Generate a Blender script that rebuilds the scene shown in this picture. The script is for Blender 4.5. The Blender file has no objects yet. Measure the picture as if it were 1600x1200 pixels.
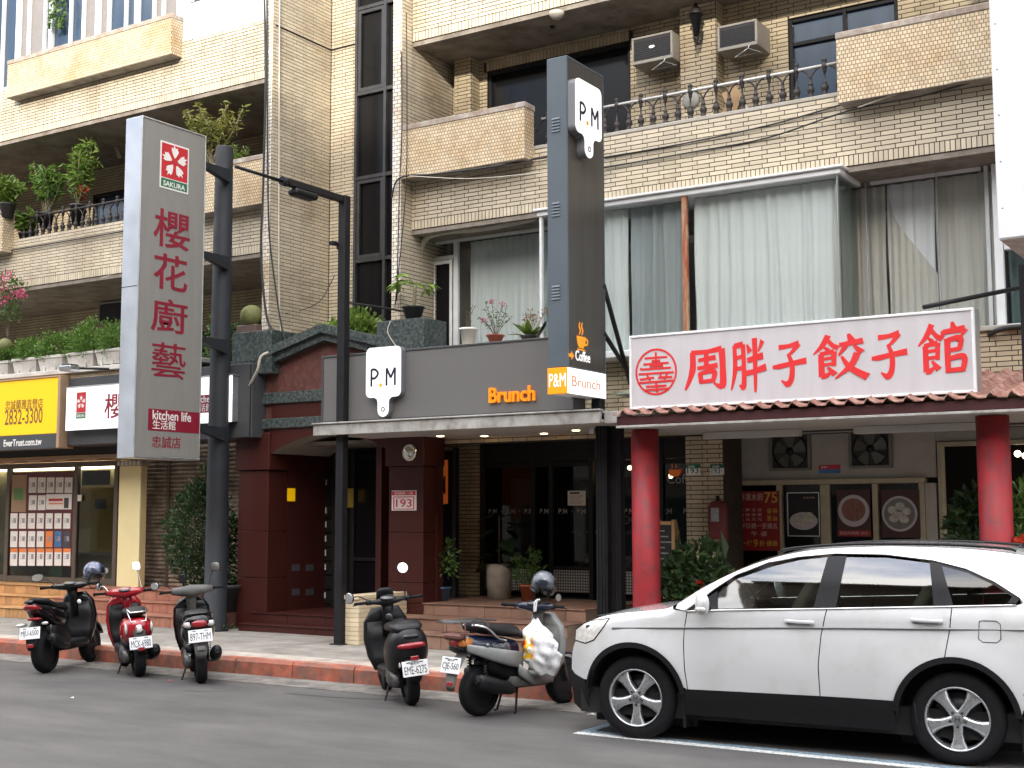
import bpy, math, random
import numpy as np
from mathutils import Vector, Matrix
from mathutils.geometry import delaunay_2d_cdt
random.seed(7)
SC = bpy.context.scene
COL = SC.collection
PI = math.pi
R = math.radians
# ------------------------------------------------------------------ camera
CAM_H = 1.9
FPX = 2044.3
YAW, PITCH, ROLL = -.566662, .0991934, -.0021062
_f = Vector((math.sin(YAW)*math.cos(PITCH), math.cos(YAW)*math.cos(PITCH), math.sin(PITCH)))
_r0 = Vector((math.cos(YAW), -math.sin(YAW), 0)); _u0 = _r0.cross(_f)
_r = _r0*math.cos(ROLL) + _u0*math.sin(ROLL); _u = _u0*math.cos(ROLL) - _r0*math.sin(ROLL)
cd = bpy.data.cameras.new('camera'); cam = bpy.data.objects.new('camera', cd); COL.objects.link(cam)
cd.sensor_width = 36; cd.lens = 36*FPX/1600; cd.clip_end = 500; cd.clip_start = .05
cam.matrix_world = Matrix(((_r.x, _u.x, -_f.x, 0), (_r.y, _u.y, -_f.y, 0), (_r.z, _u.z, -_f.z, CAM_H), (0, 0, 0, 1)))
SC.camera = cam
# ------------------------------------------------------------------ sky, sun, exposure
SUN_EL, SUN_AZ = R(17), R(20)
W = bpy.data.worlds.new('World'); SC.world = W; W.use_nodes = True
wn, wl = W.node_tree.nodes, W.node_tree.links
wn.clear()
wo = wn.new('ShaderNodeOutputWorld'); bg = wn.new('ShaderNodeBackground'); sky = wn.new('ShaderNodeTexSky')
sky.sky_type = 'NISHITA'; sky.sun_disc = False; sky.sun_elevation = R(30); sky.sun_rotation = PI - SUN_AZ
sky.air_density = 1.0; sky.dust_density = 1.5
tc = wn.new('ShaderNodeTexCoord'); mp = wn.new('ShaderNodeMapping'); mp.inputs['Scale'].default_value = (1, 1, 2.2)
nz = wn.new('ShaderNodeTexNoise'); nz.inputs['Scale'].default_value = 3.6; nz.inputs['Detail'].default_value = 7; nz.inputs['Roughness'].default_value = .58
rmp = wn.new('ShaderNodeValToRGB'); rmp.color_ramp.elements[0].position = .42; rmp.color_ramp.elements[1].position = .56
mx = wn.new('ShaderNodeMix'); mx.data_type = 'RGBA'
wl.new(tc.outputs['Generated'], mp.inputs['Vector']); wl.new(mp.outputs['Vector'], nz.inputs['Vector'])
wl.new(nz.outputs['Fac'], rmp.inputs['Fac']); wl.new(rmp.outputs['Color'], mx.inputs['Factor'])
wl.new(sky.outputs['Color'], mx.inputs['A']); mx.inputs['B'].default_value = (9.2, 8.9, 8.5, 1)
sep = wn.new('ShaderNodeSeparateXYZ'); wl.new(tc.outputs['Generated'], sep.inputs[0]); gr = wn.new('ShaderNodeMapRange'); gr.inputs['From Min'].default_value = 0; gr.inputs['From Max'].default_value = 1; gr.inputs['To Min'].default_value = .12; gr.inputs['To Max'].default_value = 2.5; wl.new(sep.outputs['Z'], gr.inputs['Value'])
gm = wn.new('ShaderNodeVectorMath'); gm.operation = 'SCALE'; wl.new(mx.outputs['Result'], gm.inputs[0]); wl.new(gr.outputs['Result'], gm.inputs['Scale'])
wl.new(gm.outputs['Vector'], bg.inputs['Color']); bg.inputs['Strength'].default_value = .15
wl.new(bg.outputs['Background'], wo.inputs['Surface'])
sl = bpy.data.lights.new('sun', 'SUN'); sl.energy = 2.0; sl.angle = R(1.6); sl.color = (1, .93, .82)
sun = bpy.data.objects.new('sun', sl); COL.objects.link(sun)
_sd = Vector((-math.sin(SUN_AZ)*math.cos(SUN_EL), math.cos(SUN_AZ)*math.cos(SUN_EL), -math.sin(SUN_EL)))
sun.rotation_euler = _sd.to_track_quat('-Z', 'Y').to_euler(); sun.location = (8, -20, 30)
SC.view_settings.view_transform = 'Standard'; SC.view_settings.look = 'None'
SC.view_settings.gamma = 1; SC.view_settings.use_curve_mapping = False
SC.view_settings.exposure = 1.3
SC.render.engine = 'CYCLES'
SC.cycles.max_bounces = 6; SC.cycles.diffuse_bounces = 3; SC.cycles.caustics_reflective = False; SC.cycles.caustics_refractive = False; SC.cycles.transparent_max_bounces = 16; SC.cycles.glossy_bounces = 4
SC.cycles.transmission_bounces = 6; SC.cycles.sample_clamp_indirect = 6

# ------------------------------------------------------------------ photo ray helpers (a pixel and a known plane give a point)
def ray(px, py): return _f*FPX + _r*(px-800) - _u*(py-600)
def P(px, py, Y): d = ray(px, py); return d*(Y/d.y) + Vector((0, 0, CAM_H))
def PX(px, py, X): d = ray(px, py); return d*(X/d.x) + Vector((0, 0, CAM_H))
def PZ(px, py, z): d = ray(px, py); return d*((z-CAM_H)/d.z) + Vector((0, 0, CAM_H))

# ------------------------------------------------------------------ materials
MATS = {}
def lin(c):
    if isinstance(c, str):
        c = [int(c[i:i+2], 16)/255 for i in (0, 2, 4)]
        c = [v/12.92 if v <= .04045 else ((v+.055)/1.055)**2.4 for v in c]
    return tuple(c[:3]) + (1,)
def mat(name, col=(.5, .5, .5), rough=.6, metal=0, var=.12, scale=6, bump=0, bscale=60, spec=.5, emit=0, ecol=None, col2=None, c2amt=.5, c2scale=3, coat=0, stretch=None, island=0, bdist=.01, trans=0, sub=0):
    if name in MATS: return MATS[name]
    m = bpy.data.materials.new(name); m.use_nodes = True; MATS[name] = m
    n, l = m.node_tree.nodes, m.node_tree.links; b = n['Principled BSDF']
    c = lin(col); b.inputs['Roughness'].default_value = rough; b.inputs['Metallic'].default_value = metal
    b.inputs['Specular IOR Level'].default_value = spec
    if coat: b.inputs['Coat Weight'].default_value = coat; b.inputs['Coat Roughness'].default_value = .04
    if trans: b.inputs['Transmission Weight'].default_value = trans
    if sub: b.inputs['Subsurface Weight'].default_value = sub; b.inputs['Subsurface Scale'].default_value = .02
    if emit: b.inputs['Emission Color'].default_value = lin(ecol or col); b.inputs['Emission Strength'].default_value = emit
    t = n.new('ShaderNodeTexCoord'); src = t.outputs['Object']
    if stretch:
        mpg = n.new('ShaderNodeMapping'); mpg.inputs['Scale'].default_value = stretch; l.new(src, mpg.inputs['Vector']); src = mpg.outputs['Vector']
    cur = None
    if col2 is not None:
        z = n.new('ShaderNodeTexNoise'); z.inputs['Scale'].default_value = c2scale; z.inputs['Detail'].default_value = 6; z.inputs['Roughness'].default_value = .65
        rp = n.new('ShaderNodeValToRGB'); rp.color_ramp.elements[0].position = max(0, .62-c2amt*.5); rp.color_ramp.elements[1].position = min(1, .86-c2amt*.5)
        q = n.new('ShaderNodeMix'); q.data_type = 'RGBA'; q.inputs['A'].default_value = c; q.inputs['B'].default_value = lin(col2)
        l.new(src, z.inputs['Vector']); l.new(z.outputs['Fac'], rp.inputs['Fac']); l.new(rp.outputs['Color'], q.inputs['Factor']); cur = q.outputs['Result']
    if var:
        z = n.new('ShaderNodeTexNoise'); z.inputs['Scale'].default_value = scale; z.inputs['Detail'].default_value = 5; l.new(src, z.inputs['Vector'])
        mr = n.new('ShaderNodeMapRange'); mr.inputs['From Min'].default_value = .25; mr.inputs['From Max'].default_value = .75
        mr.inputs['To Min'].default_value = 1-var; mr.inputs['To Max'].default_value = 1+var; l.new(z.outputs['Fac'], mr.inputs['Value'])
        val = mr.outputs['Result']
        if island:
            g = n.new('ShaderNodeNewGeometry'); oi = n.new('ShaderNodeObjectInfo'); ad = n.new('ShaderNodeMath'); ad.operation = 'ADD'
            fr = n.new('ShaderNodeMath'); fr.operation = 'FRACT'
            l.new(g.outputs['Random Per Island'], ad.inputs[0]); l.new(oi.outputs['Random'], ad.inputs[1]); l.new(ad.outputs[0], fr.inputs[0])
            m2 = n.new('ShaderNodeMapRange'); m2.inputs['To Min'].default_value = 1-island; m2.inputs['To Max'].default_value = 1+island*.6; l.new(fr.outputs[0], m2.inputs['Value'])
            mu = n.new('ShaderNodeMath'); mu.operation = 'MULTIPLY'; l.new(val, mu.inputs[0]); l.new(m2.outputs['Result'], mu.inputs[1]); val = mu.outputs[0]
        vm = n.new('ShaderNodeVectorMath'); vm.operation = 'SCALE'
        if cur is None: vm.inputs[0].default_value = c[:3]
        else: l.new(cur, vm.inputs[0])
        l.new(val, vm.inputs['Scale']); cur = vm.outputs['Vector']
        rr = n.new('ShaderNodeMapRange'); rr.inputs['From Min'].default_value = .3; rr.inputs['From Max'].default_value = .7
        rr.inputs['To Min'].default_value = max(0, rough*.85); rr.inputs['To Max'].default_value = min(1, rough*1.2); l.new(z.outputs['Fac'], rr.inputs['Value']); l.new(rr.outputs['Result'], b.inputs['Roughness'])
    if cur is None: b.inputs['Base Color'].default_value = c
    else: l.new(cur, b.inputs['Base Color'])
    if bump:
        z = n.new('ShaderNodeTexNoise'); z.inputs['Scale'].default_value = bscale; z.inputs['Detail'].default_value = 4; l.new(src, z.inputs['Vector'])
        bp = n.new('ShaderNodeBump'); bp.inputs['Strength'].default_value = bump; bp.inputs['Distance'].default_value = bdist; l.new(z.outputs['Fac'], bp.inputs['Height']); l.new(bp.outputs['Normal'], b.inputs['Normal'])
    return m
def glass(name, tint=(.9, .95, .95), refl=1.0, rough=.02, ior=1.5):
    if name in MATS: return MATS[name]
    m = bpy.data.materials.new(name); m.use_nodes = True; MATS[name] = m
    n, l = m.node_tree.nodes, m.node_tree.links; n.clear()
    o = n.new('ShaderNodeOutputMaterial'); tr = n.new('ShaderNodeBsdfTransparent'); gl = n.new('ShaderNodeBsdfGlossy'); mixn = n.new('ShaderNodeMixShader'); fr = n.new('ShaderNodeFresnel')
    gb = n.new('ShaderNodeNewGeometry'); im = n.new('ShaderNodeMapRange'); im.inputs['To Min'].default_value = ior; im.inputs['To Max'].default_value = 1/ior; l.new(gb.outputs['Backfacing'], im.inputs['Value']); l.new(im.outputs['Result'], fr.inputs['IOR']); tr.inputs['Color'].default_value = lin(tint); gl.inputs['Roughness'].default_value = rough
    k = n.new('ShaderNodeMath'); k.operation = 'MULTIPLY'; k.inputs[1].default_value = refl; k.use_clamp = True
    t = n.new('ShaderNodeTexCoord'); z = n.new('ShaderNodeTexNoise'); z.inputs['Scale'].default_value = 1.3; bp = n.new('ShaderNodeBump'); bp.inputs['Strength'].default_value = .02; bp.inputs['Distance'].default_value = .05
    l.new(t.outputs['Object'], z.inputs['Vector']); l.new(z.outputs['Fac'], bp.inputs['Height']); l.new(bp.outputs['Normal'], gl.inputs['Normal'])
    l.new(fr.outputs['Fac'], k.inputs[0]); l.new(k.outputs[0], mixn.inputs['Fac']); l.new(tr.outputs[0], mixn.inputs[1]); l.new(gl.outputs[0], mixn.inputs[2]); l.new(mixn.outputs[0], o.inputs['Surface'])
    return m
def tilemat(name, col, grout, w, h, axis='xz', mortar=.006, rough=.5, off=.5, var=.15, bump=.5, stain=None):
    """small ceramic mosaic, too fine to build piece by piece"""
    if name in MATS: return MATS[name]
    m = bpy.data.materials.new(name); m.use_nodes = True; MATS[name] = m
    n, l = m.node_tree.nodes, m.node_tree.links; b = n['Principled BSDF']; b.inputs['Roughness'].default_value = rough
    t = n.new('ShaderNodeTexCoord'); sp = n.new('ShaderNodeSeparateXYZ'); cb = n.new('ShaderNodeCombineXYZ'); l.new(t.outputs['Object'], sp.inputs[0])
    l.new(sp.outputs['XYZ'.index(axis[0].upper())], cb.inputs[0]); l.new(sp.outputs['XYZ'.index(axis[1].upper())], cb.inputs[1])
    br = n.new('ShaderNodeTexBrick'); br.offset = off; br.inputs['Scale'].default_value = 1; br.inputs['Brick Width'].default_value = w; br.inputs['Row Height'].default_value = h
    br.inputs['Mortar Size'].default_value = mortar; br.inputs['Mortar Smooth'].default_value = .2; br.inputs['Bias'].default_value = 0
    c = lin(col); br.inputs['Color1'].default_value = tuple(v*(1-var) for v in c[:3])+(1,); br.inputs['Color2'].default_value = tuple(min(1, v*(1+var)) for v in c[:3])+(1,); br.inputs['Mortar'].default_value = lin(grout)
    l.new(cb.outputs[0], br.inputs['Vector']); out = br.outputs['Color']
    z = n.new('ShaderNodeTexNoise'); z.inputs['Scale'].default_value = 2.5; z.inputs['Detail'].default_value = 6; l.new(t.outputs['Object'], z.inputs['Vector'])
    rp = n.new('ShaderNodeValToRGB'); rp.color_ramp.elements[0].position = .45; rp.color_ramp.elements[1].position = .75
    mm = n.new('ShaderNodeMix'); mm.data_type = 'RGBA'; mm.blend_type = 'MULTIPLY'; mm.inputs['B'].default_value = lin(stain or (.80, .68, .52)); l.new(z.outputs['Fac'], rp.inputs['Fac']); l.new(rp.outputs['Color'], mm.inputs['Factor']); l.new(out, mm.inputs['A']); l.new(mm.outputs['Result'], b.inputs['Base Color'])
    bp = n.new('ShaderNodeBump'); bp.inputs['Strength'].default_value = bump; bp.inputs['Distance'].default_value = .004; iv = n.new('ShaderNodeMath'); iv.operation = 'SUBTRACT'; iv.inputs[0].default_value = 1; l.new(br.outputs['Fac'], iv.inputs[1]); l.new(iv.outputs[0], bp.inputs['Height']); l.new(bp.outputs['Normal'], b.inputs['Normal'])
    return m
def leafmat(name, col, col2, rough=.45):
    if name in MATS: return MATS[name]
    m = bpy.data.materials.new(name); m.use_nodes = True; MATS[name] = m
    n, l = m.node_tree.nodes, m.node_tree.links; b = n['Principled BSDF']; o = n['Material Output']
    g = n.new('ShaderNodeNewGeometry'); oi = n.new('ShaderNodeObjectInfo'); ad = n.new('ShaderNodeMath'); ad.operation = 'ADD'; fr = n.new('ShaderNodeMath'); fr.operation = 'FRACT'
    l.new(g.outputs['Random Per Island'], ad.inputs[0]); l.new(oi.outputs['Random'], ad.inputs[1]); l.new(ad.outputs[0], fr.inputs[0])
    q = n.new('ShaderNodeMix'); q.data_type = 'RGBA'; q.inputs['A'].default_value = lin(col); q.inputs['B'].default_value = lin(col2); l.new(fr.outputs[0], q.inputs['Factor'])
    l.new(q.outputs['Result'], b.inputs['Base Color']); b.inputs['Roughness'].default_value = rough
    tl = n.new('ShaderNodeBsdfTranslucent'); l.new(q.outputs['Result'], tl.inputs['Color']); ms = n.new('ShaderNodeMixShader'); ms.inputs[0].default_value = .25
    l.new(b.outputs[0], ms.inputs[1]); l.new(tl.outputs[0], ms.inputs[2]); l.new(ms.outputs[0], o.inputs['Surface'])
    return m

# ------------------------------------------------------------------ things, parts
WLOC = {}
def props(o, label=None, cat=None, group=None, kind=None):
    for k, v in (('label', label), ('category', cat), ('group', group), ('kind', kind)):
        if v: o[k] = v
    return o
def thing(name, label, cat, loc=(0, 0, 0), group=None, kind=None):
    o = bpy.data.objects.new(name, None); COL.objects.link(o); o.location = loc; o.empty_display_size = .2
    WLOC[o.name] = Vector(loc); return props(o, label, cat, group, kind)
def link(name, me, parent=None, m=None):
    o = bpy.data.objects.new(name, me); COL.objects.link(o)
    if parent is not None: o.parent = parent; WLOC[o.name] = WLOC.get(parent.name, Vector((0, 0, 0)))
    else: WLOC[o.name] = Vector((0, 0, 0))
    if m is not None:
        me.materials.clear(); me.materials.append(m)
    return o
def copy_tree(o, parent=None, loc=None, rz=None):
    c = o.copy(); COL.objects.link(c); c.parent = parent
    if parent is None:
        if loc is not None: c.location = loc
        if rz is not None: c.rotation_euler = (0, 0, rz)
    for ch in list(o.children): copy_tree(ch, c)
    return c
class MB:
    """mesh collector"""
    def __init__(s): s.v = []; s.f = []; s.sm = []
    def add(s, vs, fs, smooth=False):
        b = len(s.v); s.v.extend([tuple(p) for p in vs]); s.f.extend([tuple(i+b for i in f) for f in fs]); s.sm.extend([smooth]*len(fs)); return s
    def box(s, x0, x1, y0, y1, z0, z1, b=0):
        if x0 > x1: x0, x1 = x1, x0
        if y0 > y1: y0, y1 = y1, y0
        if z0 > z1: z0, z1 = z1, z0
        if b <= 0:
            return s.add([(x0, y0, z0), (x1, y0, z0), (x1, y1, z0), (x0, y1, z0), (x0, y0, z1), (x1, y0, z1), (x1, y1, z1), (x0, y1, z1)],
                         [(0, 3, 2, 1), (4, 5, 6, 7), (0, 1, 5, 4), (1, 2, 6, 5), (2, 3, 7, 6), (3, 0, 4, 7)])
        b = min(b, (x1-x0)*.45, (y1-y0)*.45, (z1-z0)*.45)
        vs = []; idx = {}
        for ix, X in enumerate((x0, x1)):
            for iy, Y in enumerate((y0, y1)):
                for iz, Z in enumerate((z0, z1)):
                    sx, sy, sz = (1-2*ix), (1-2*iy), (1-2*iz)
                    for k, p in enumerate(((X, Y+sy*b, Z+sz*b), (X+sx*b, Y, Z+sz*b), (X+sx*b, Y+sy*b, Z))):
                        idx[ix, iy, iz, k] = len(vs); vs.append(p)
        I = lambda a, c, d, k: idx[a, c, d, k]
        fs = []
        for q in (0, 1):
            fs.append((I(q, 0, 0, 0), I(q, 1, 0, 0), I(q, 1, 1, 0), I(q, 0, 1, 0)))
            fs.append((I(0, q, 0, 1), I(1, q, 0, 1), I(1, q, 1, 1), I(0, q, 1, 1)))
            fs.append((I(0, 0, q, 2), I(1, 0, q, 2), I(1, 1, q, 2), I(0, 1, q, 2)))
        for a in (0, 1):
            for c in (0, 1):
                fs.append((I(0, a, c, 1), I(1, a, c, 1), I(1, a, c, 2), I(0, a, c, 2)))
                fs.append((I(a, 0, c, 0), I(a, 1, c, 0), I(a, 1, c, 2), I(a, 0, c, 2)))
                fs.append((I(a, c, 0, 0), I(a, c, 1, 0), I(a, c, 1, 1), I(a, c, 0, 1)))
                for d in (0, 1): fs.append((I(a, c, d, 0), I(a, c, d, 1), I(a, c, d, 2)))
        cx = Vector(((x0+x1)/2, (y0+y1)/2, (z0+z1)/2)); out = []
        for f in fs:
            p = [Vector(vs[i]) for i in f]; nn = (p[1]-p[0]).cross(p[2]-p[0]); m = sum(p, Vector())/len(p)-cx
            out.append(f if nn.dot(m) > 0 else tuple(reversed(f)))
        return s.add(vs, out)
    def quad(s, a, b, c, d): return s.add([a, b, c, d], [(0, 1, 2, 3)])
    def prism(s, poly, y0, y1, plane='xz'):
        """closed polygon (u,v) extruded along the third axis"""
        n = len(poly)
        if plane == 'xz': mk = lambda u, v, w: (u, w, v)
        elif plane == 'yz': mk = lambda u, v, w: (w, u, v)
        else: mk = lambda u, v, w: (u, v, w)
        vs = [mk(u, v, y0) for u, v in poly] + [mk(u, v, y1) for u, v in poly]
        fs = [tuple(range(n)), tuple(range(2*n-1, n-1, -1))] + [(i, i+n, (i+1) % n+n, (i+1) % n) for i in range(n)]
        return s.add(vs, fs)
    def tube(s, pts, r, n=8, cap=True, closed=False):
        pts = [Vector(p) for p in pts]; m = len(pts); rs = r if isinstance(r, (list, tuple)) else [r]*m
        vs = []; up = None
        for i, p in enumerate(pts):
            if closed: d = pts[(i+1) % m]-pts[i-1]
            else: d = pts[min(i+1, m-1)]-pts[max(i-1, 0)]
            if d.length < 1e-9: d = Vector((0, 0, 1))
            d.normalize()
            if up is None: up = Vector((0, 0, 1)) if abs(d.z) < .9 else Vector((1, 0, 0))
            a = up-d*up.dot(d)
            if a.length < 1e-4: a = d.orthogonal()
            a.normalize(); up = a; b = d.cross(a)
            for k in range(n):
                t = 2*PI*k/n; vs.append(p+(a*math.cos(t)+b*math.sin(t))*rs[i])
        fs = []
        for i in range(m if closed else m-1):
            j = (i+1) % m
            for k in range(n): fs.append((i*n+k, i*n+(k+1) % n, j*n+(k+1) % n, j*n+k))
        s.add(vs, fs, n > 4)
        if cap and not closed:
            b = len(s.v)-len(vs); s.f.append(tuple(b+k for k in reversed(range(n)))); s.f.append(tuple(b+(m-1)*n+k for k in range(n))); s.sm += [False, False]
        return s
    def cyl(s, a, b, r, n=16, r2=None): return s.tube([a, b], [r, r if r2 is None else r2], n)
    def lathe(s, prof, c, n=20, axis='z', smooth=True, cap=True):
        vs = []; m = len(prof)
        for rr, h in prof:
            for k in range(n):
                t = 2*PI*k/n; x, y = rr*math.cos(t), rr*math.sin(t)
                q = (x, y, h) if axis == 'z' else ((x, h, y) if axis == 'y' else (h, x, y))
                vs.append((c[0]+q[0], c[1]+q[1], c[2]+q[2]))
        fs = [(i*n+k, i*n+(k+1) % n, (i+1)*n+(k+1) % n, (i+1)*n+k) for i in range(m-1) for k in range(n)]
        s.add(vs, fs, smooth)
        b = len(s.v)-len(vs)
        if not cap: return s
        if prof[0][0] > 1e-5: s.f.append(tuple(b+k for k in reversed(range(n)))); s.sm.append(False)
        if prof[-1][0] > 1e-5: s.f.append(tuple(b+(m-1)*n+k for k in range(n))); s.sm.append(False)
        return s
    def loft(s, secs, n=20, cap=True, smooth=True):
        """secs: list of (centre, right half-vector, up half-vector, exponent)"""
        vs = []
        for sec in secs:
            c, a, b = Vector(sec[0]), Vector(sec[1]), Vector(sec[2]); e = sec[3] if len(sec) > 3 else 2.0
            for k in range(n):
                t = 2*PI*k/n; ct, st = math.cos(t), math.sin(t)
                vs.append(c+a*(math.copysign(abs(ct)**(2/e), ct))+b*(math.copysign(abs(st)**(2/e), st)))
        m = len(secs)
        fs = [(i*n+k, i*n+(k+1) % n, (i+1)*n+(k+1) % n, (i+1)*n+k) for i in range(m-1) for k in range(n)]
        s.add(vs, fs, smooth)
        if cap:
            b = len(s.v)-len(vs); s.f.append(tuple(b+k for k in reversed(range(n)))); s.f.append(tuple(b+(m-1)*n+k for k in range(n))); s.sm += [smooth, smooth]
        return s
    def sphere(s, c, r, n=14, m=9, sc=(1, 1, 1)):
        prof = [(r*math.sin(PI*i/m), -r*math.cos(PI*i/m)) for i in range(m+1)]
        q = MB(); q.lathe([(max(a, 1e-6), b) for a, b in prof], (0, 0, 0), n)
        return s.add([(c[0]+x*sc[0], c[1]+y*sc[1], c[2]+z*sc[2]) for x, y, z in q.v], q.f, True)
    def xf(s, M): s.v = [tuple(M @ Vector(p)) for p in s.v]; return s
    def merge(s, o): return s.add(o.v, o.f) if not o.sm else s._m(o)
    def _m(s, o):
        b = len(s.v); s.v.extend(o.v); s.f.extend([tuple(i+b for i in f) for f in o.f]); s.sm.extend(o.sm); return s
    def mesh(s, name, off=None):
        me = bpy.data.meshes.new(name); o = off or Vector((0, 0, 0))
        me.from_pydata([(x-o.x, y-o.y, z-o.z) for x, y, z in s.v], [], s.f)
        if any(s.sm): me.polygons.foreach_set('use_smooth', s.sm)
        me.update(); return me
    def build(s, name, m, parent=None, local=False, fix=False):
        off = None if (local or parent is None) else WLOC.get(parent.name)
        me = s.mesh(name, off)
        if fix:
            import bmesh
            bm = bmesh.new(); bm.from_mesh(me); bmesh.ops.remove_doubles(bm, verts=bm.verts, dist=1e-5); bmesh.ops.recalc_face_normals(bm, faces=bm.faces); bm.to_mesh(me); bm.free()
        return link(name, me, parent, m)
def solo(o, label, cat, group=None, kind=None): return props(o, label, cat, group, kind)
def smooth_path(pts, n=6):
    """Catmull-Rom through points"""
    pts = [Vector(p) for p in pts]; out = []
    for i in range(len(pts)-1):
        p0, p1, p2, p3 = pts[max(i-1, 0)], pts[i], pts[i+1], pts[min(i+2, len(pts)-1)]
        for k in range(n):
            t = k/n; out.append(.5*((2*p1)+(p2-p0)*t+(2*p0-5*p1+4*p2-p3)*t*t+(3*p1-p0-3*p2+p3)*t**3))
    out.append(pts[-1]); return out
FRONT = Matrix(((1, 0, 0), (0, 0, -1), (0, 1, 0)))      # text read from the street
SIDE = Matrix(((0, 0, 1), (1, 0, 0), (0, 1, 0)))        # text on a face looking along +X
def text(body, m, parent, loc, height, face=FRONT, width=None, bold=0, depth=.004, align='LEFT', name='lettering', spacing=1.0, local=False, line=1.0):
    """loc = left (or centre) of the baseline; height = cap height / glyph height; width stretches to fit"""
    c = bpy.data.curves.new(name, 'FONT'); c.body = body; c.extrude = depth/2; c.offset = bold; c.resolution_u = 3; c.space_character = spacing; c.space_line = line
    o = bpy.data.objects.new(name, c); COL.objects.link(o); bpy.context.view_layer.update()
    me = bpy.data.meshes.new_from_object(o.evaluated_get(bpy.context.evaluated_depsgraph_get()))
    bpy.data.objects.remove(o); bpy.data.curves.remove(c)
    n = len(me.vertices)
    if n == 0: return None
    co = np.empty(n*3); me.vertices.foreach_get('co', co); co = co.reshape(-1, 3)
    mn, mxx = co.min(0), co.max(0)
    s = height/(mxx[1]-mn[1]); sx = s if width is None else width/(mxx[0]-mn[0])
    co[:, 0] = (co[:, 0]-mn[0])*sx; co[:, 1] = (co[:, 1]-mn[1])*s
    co[:, 2] = (co[:, 2]-mn[2])/max(1e-9, mxx[2]-mn[2])*depth
    if align == 'CENTER': co[:, 0] -= co[:, 0].max()/2
    F = np.array(face); co = co @ F.T
    L = Vector(loc)-(Vector((0, 0, 0)) if (local or parent is None) else WLOC[parent.name])
    co += np.array(L); me.vertices.foreach_set('co', co.ravel()); me.update()
    return link(name, me, parent, m)
def polyface(pts, m, parent, loc, face=FRONT, depth=.004, name='emblem', local=False):
    """flat shape(s) in face coordinates: list of polygons"""
    b = MB()
    for i, poly in enumerate(pts): b.prism(poly, 0, depth+i*.0003, 'xy')
    F = face.to_4x4(); L = Vector(loc)
    b.xf(Matrix.Translation(L) @ F)
    return b.build(name, m, parent, local=local)
def brush(pts, ws):
    """brush stroke polygon: centre line points with half-widths"""
    p = smooth_path([(x, y, 0) for x, y in pts], 5) if len(pts) > 2 else [Vector((x, y, 0)) for x, y in pts]
    n = len(p); L, Rr = [], []
    for i, q in enumerate(p):
        d = p[min(i+1, n-1)]-p[max(i-1, 0)]; d.normalize(); nn = Vector((-d.y, d.x, 0)); t = i/(n-1)*(len(ws)-1); k = min(int(t), len(ws)-2); w = ws[k]+(ws[k+1]-ws[k])*(t-k)
        L.append((q.x+nn.x*w, q.y+nn.y*w)); Rr.append((q.x-nn.x*w, q.y-nn.y*w))
    return L+Rr[::-1]
# shared finishes
def M_(k): return MATS[k]
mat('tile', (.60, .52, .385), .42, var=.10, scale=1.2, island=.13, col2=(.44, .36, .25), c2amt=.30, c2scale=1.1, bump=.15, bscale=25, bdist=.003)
mat('tile_darker', (.52, .43, .29), .48, var=.12, col2=(.36, .28, .18), c2amt=.35, c2scale=1.3, scale=1.5, island=.12, bump=.15, bscale=25, bdist=.003)  # darker version of the tile, for recessed and covered walls
mat('grout', (.035, .024, .017), .9, var=.2)
tilemat('mosaic', (.66, .54, .36), (.23, .155, .09), .049, .049, 'xz', mortar=.0055)
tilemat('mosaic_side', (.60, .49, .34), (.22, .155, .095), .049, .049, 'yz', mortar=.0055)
tilemat('pier_tile', (.78, .73, .64), (.16, .12, .09), .105, .0573, 'xz', mortar=.0055)
mat('concrete', (.36, .33, .29), .85, var=.2, scale=5, bump=.3, col2=(.2, .17, .14), c2amt=.45)
mat('coping', (.30, .235, .185), .85, var=.25, scale=9, bump=.4, col2=(.46, .41, .36), c2amt=.4, c2scale=6)
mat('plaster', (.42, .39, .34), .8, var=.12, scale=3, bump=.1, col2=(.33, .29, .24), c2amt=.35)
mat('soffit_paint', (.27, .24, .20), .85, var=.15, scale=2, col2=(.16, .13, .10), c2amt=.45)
mat('black_metal', (.011, .011, .013), .5, spec=.3, var=.25, scale=8)
mat('dark_frame', (.016, .016, .017), .45, spec=.3, var=.2, scale=10)
mat('white_frame', (.74, .75, .75), .4, var=.08, scale=5)
mat('alu', (.55, .57, .58), .38, metal=.85, var=.12, scale=6)
mat('steel', (.45, .46, .47), .3, metal=.9, var=.12, scale=14)
mat('iron', (.028, .022, .02), .55, var=.35, scale=20, bump=.2, bscale=50)
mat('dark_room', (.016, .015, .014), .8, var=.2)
mat('rubber', (.008, .008, .009), .8, spec=.25, var=.2, scale=18, bump=.15, bscale=90)
mat('black_plastic', (.009, .009, .010), .45, spec=.35, var=.2, scale=20)
mat('cable', (.02, .02, .021), .6, var=.2)
mat('white_cable', (.62, .58, .5), .6, var=.15)
mat('white_paint', (.78, .78, .77), .45, var=.06, scale=4)
mat('paper', (.78, .76, .72), .7, var=.05)
mat('red_paper', (.5, .03, .03), .6, var=.08)
glass('window_glass', (.75, .8, .8), 1.3)
glass('dark_glass', (.16, .17, .18), 1.2)
glass('shop_glass', (.55, .58, .58), .75)
glass('clear_glass', (.98, .99, .99), 1.0)
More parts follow.
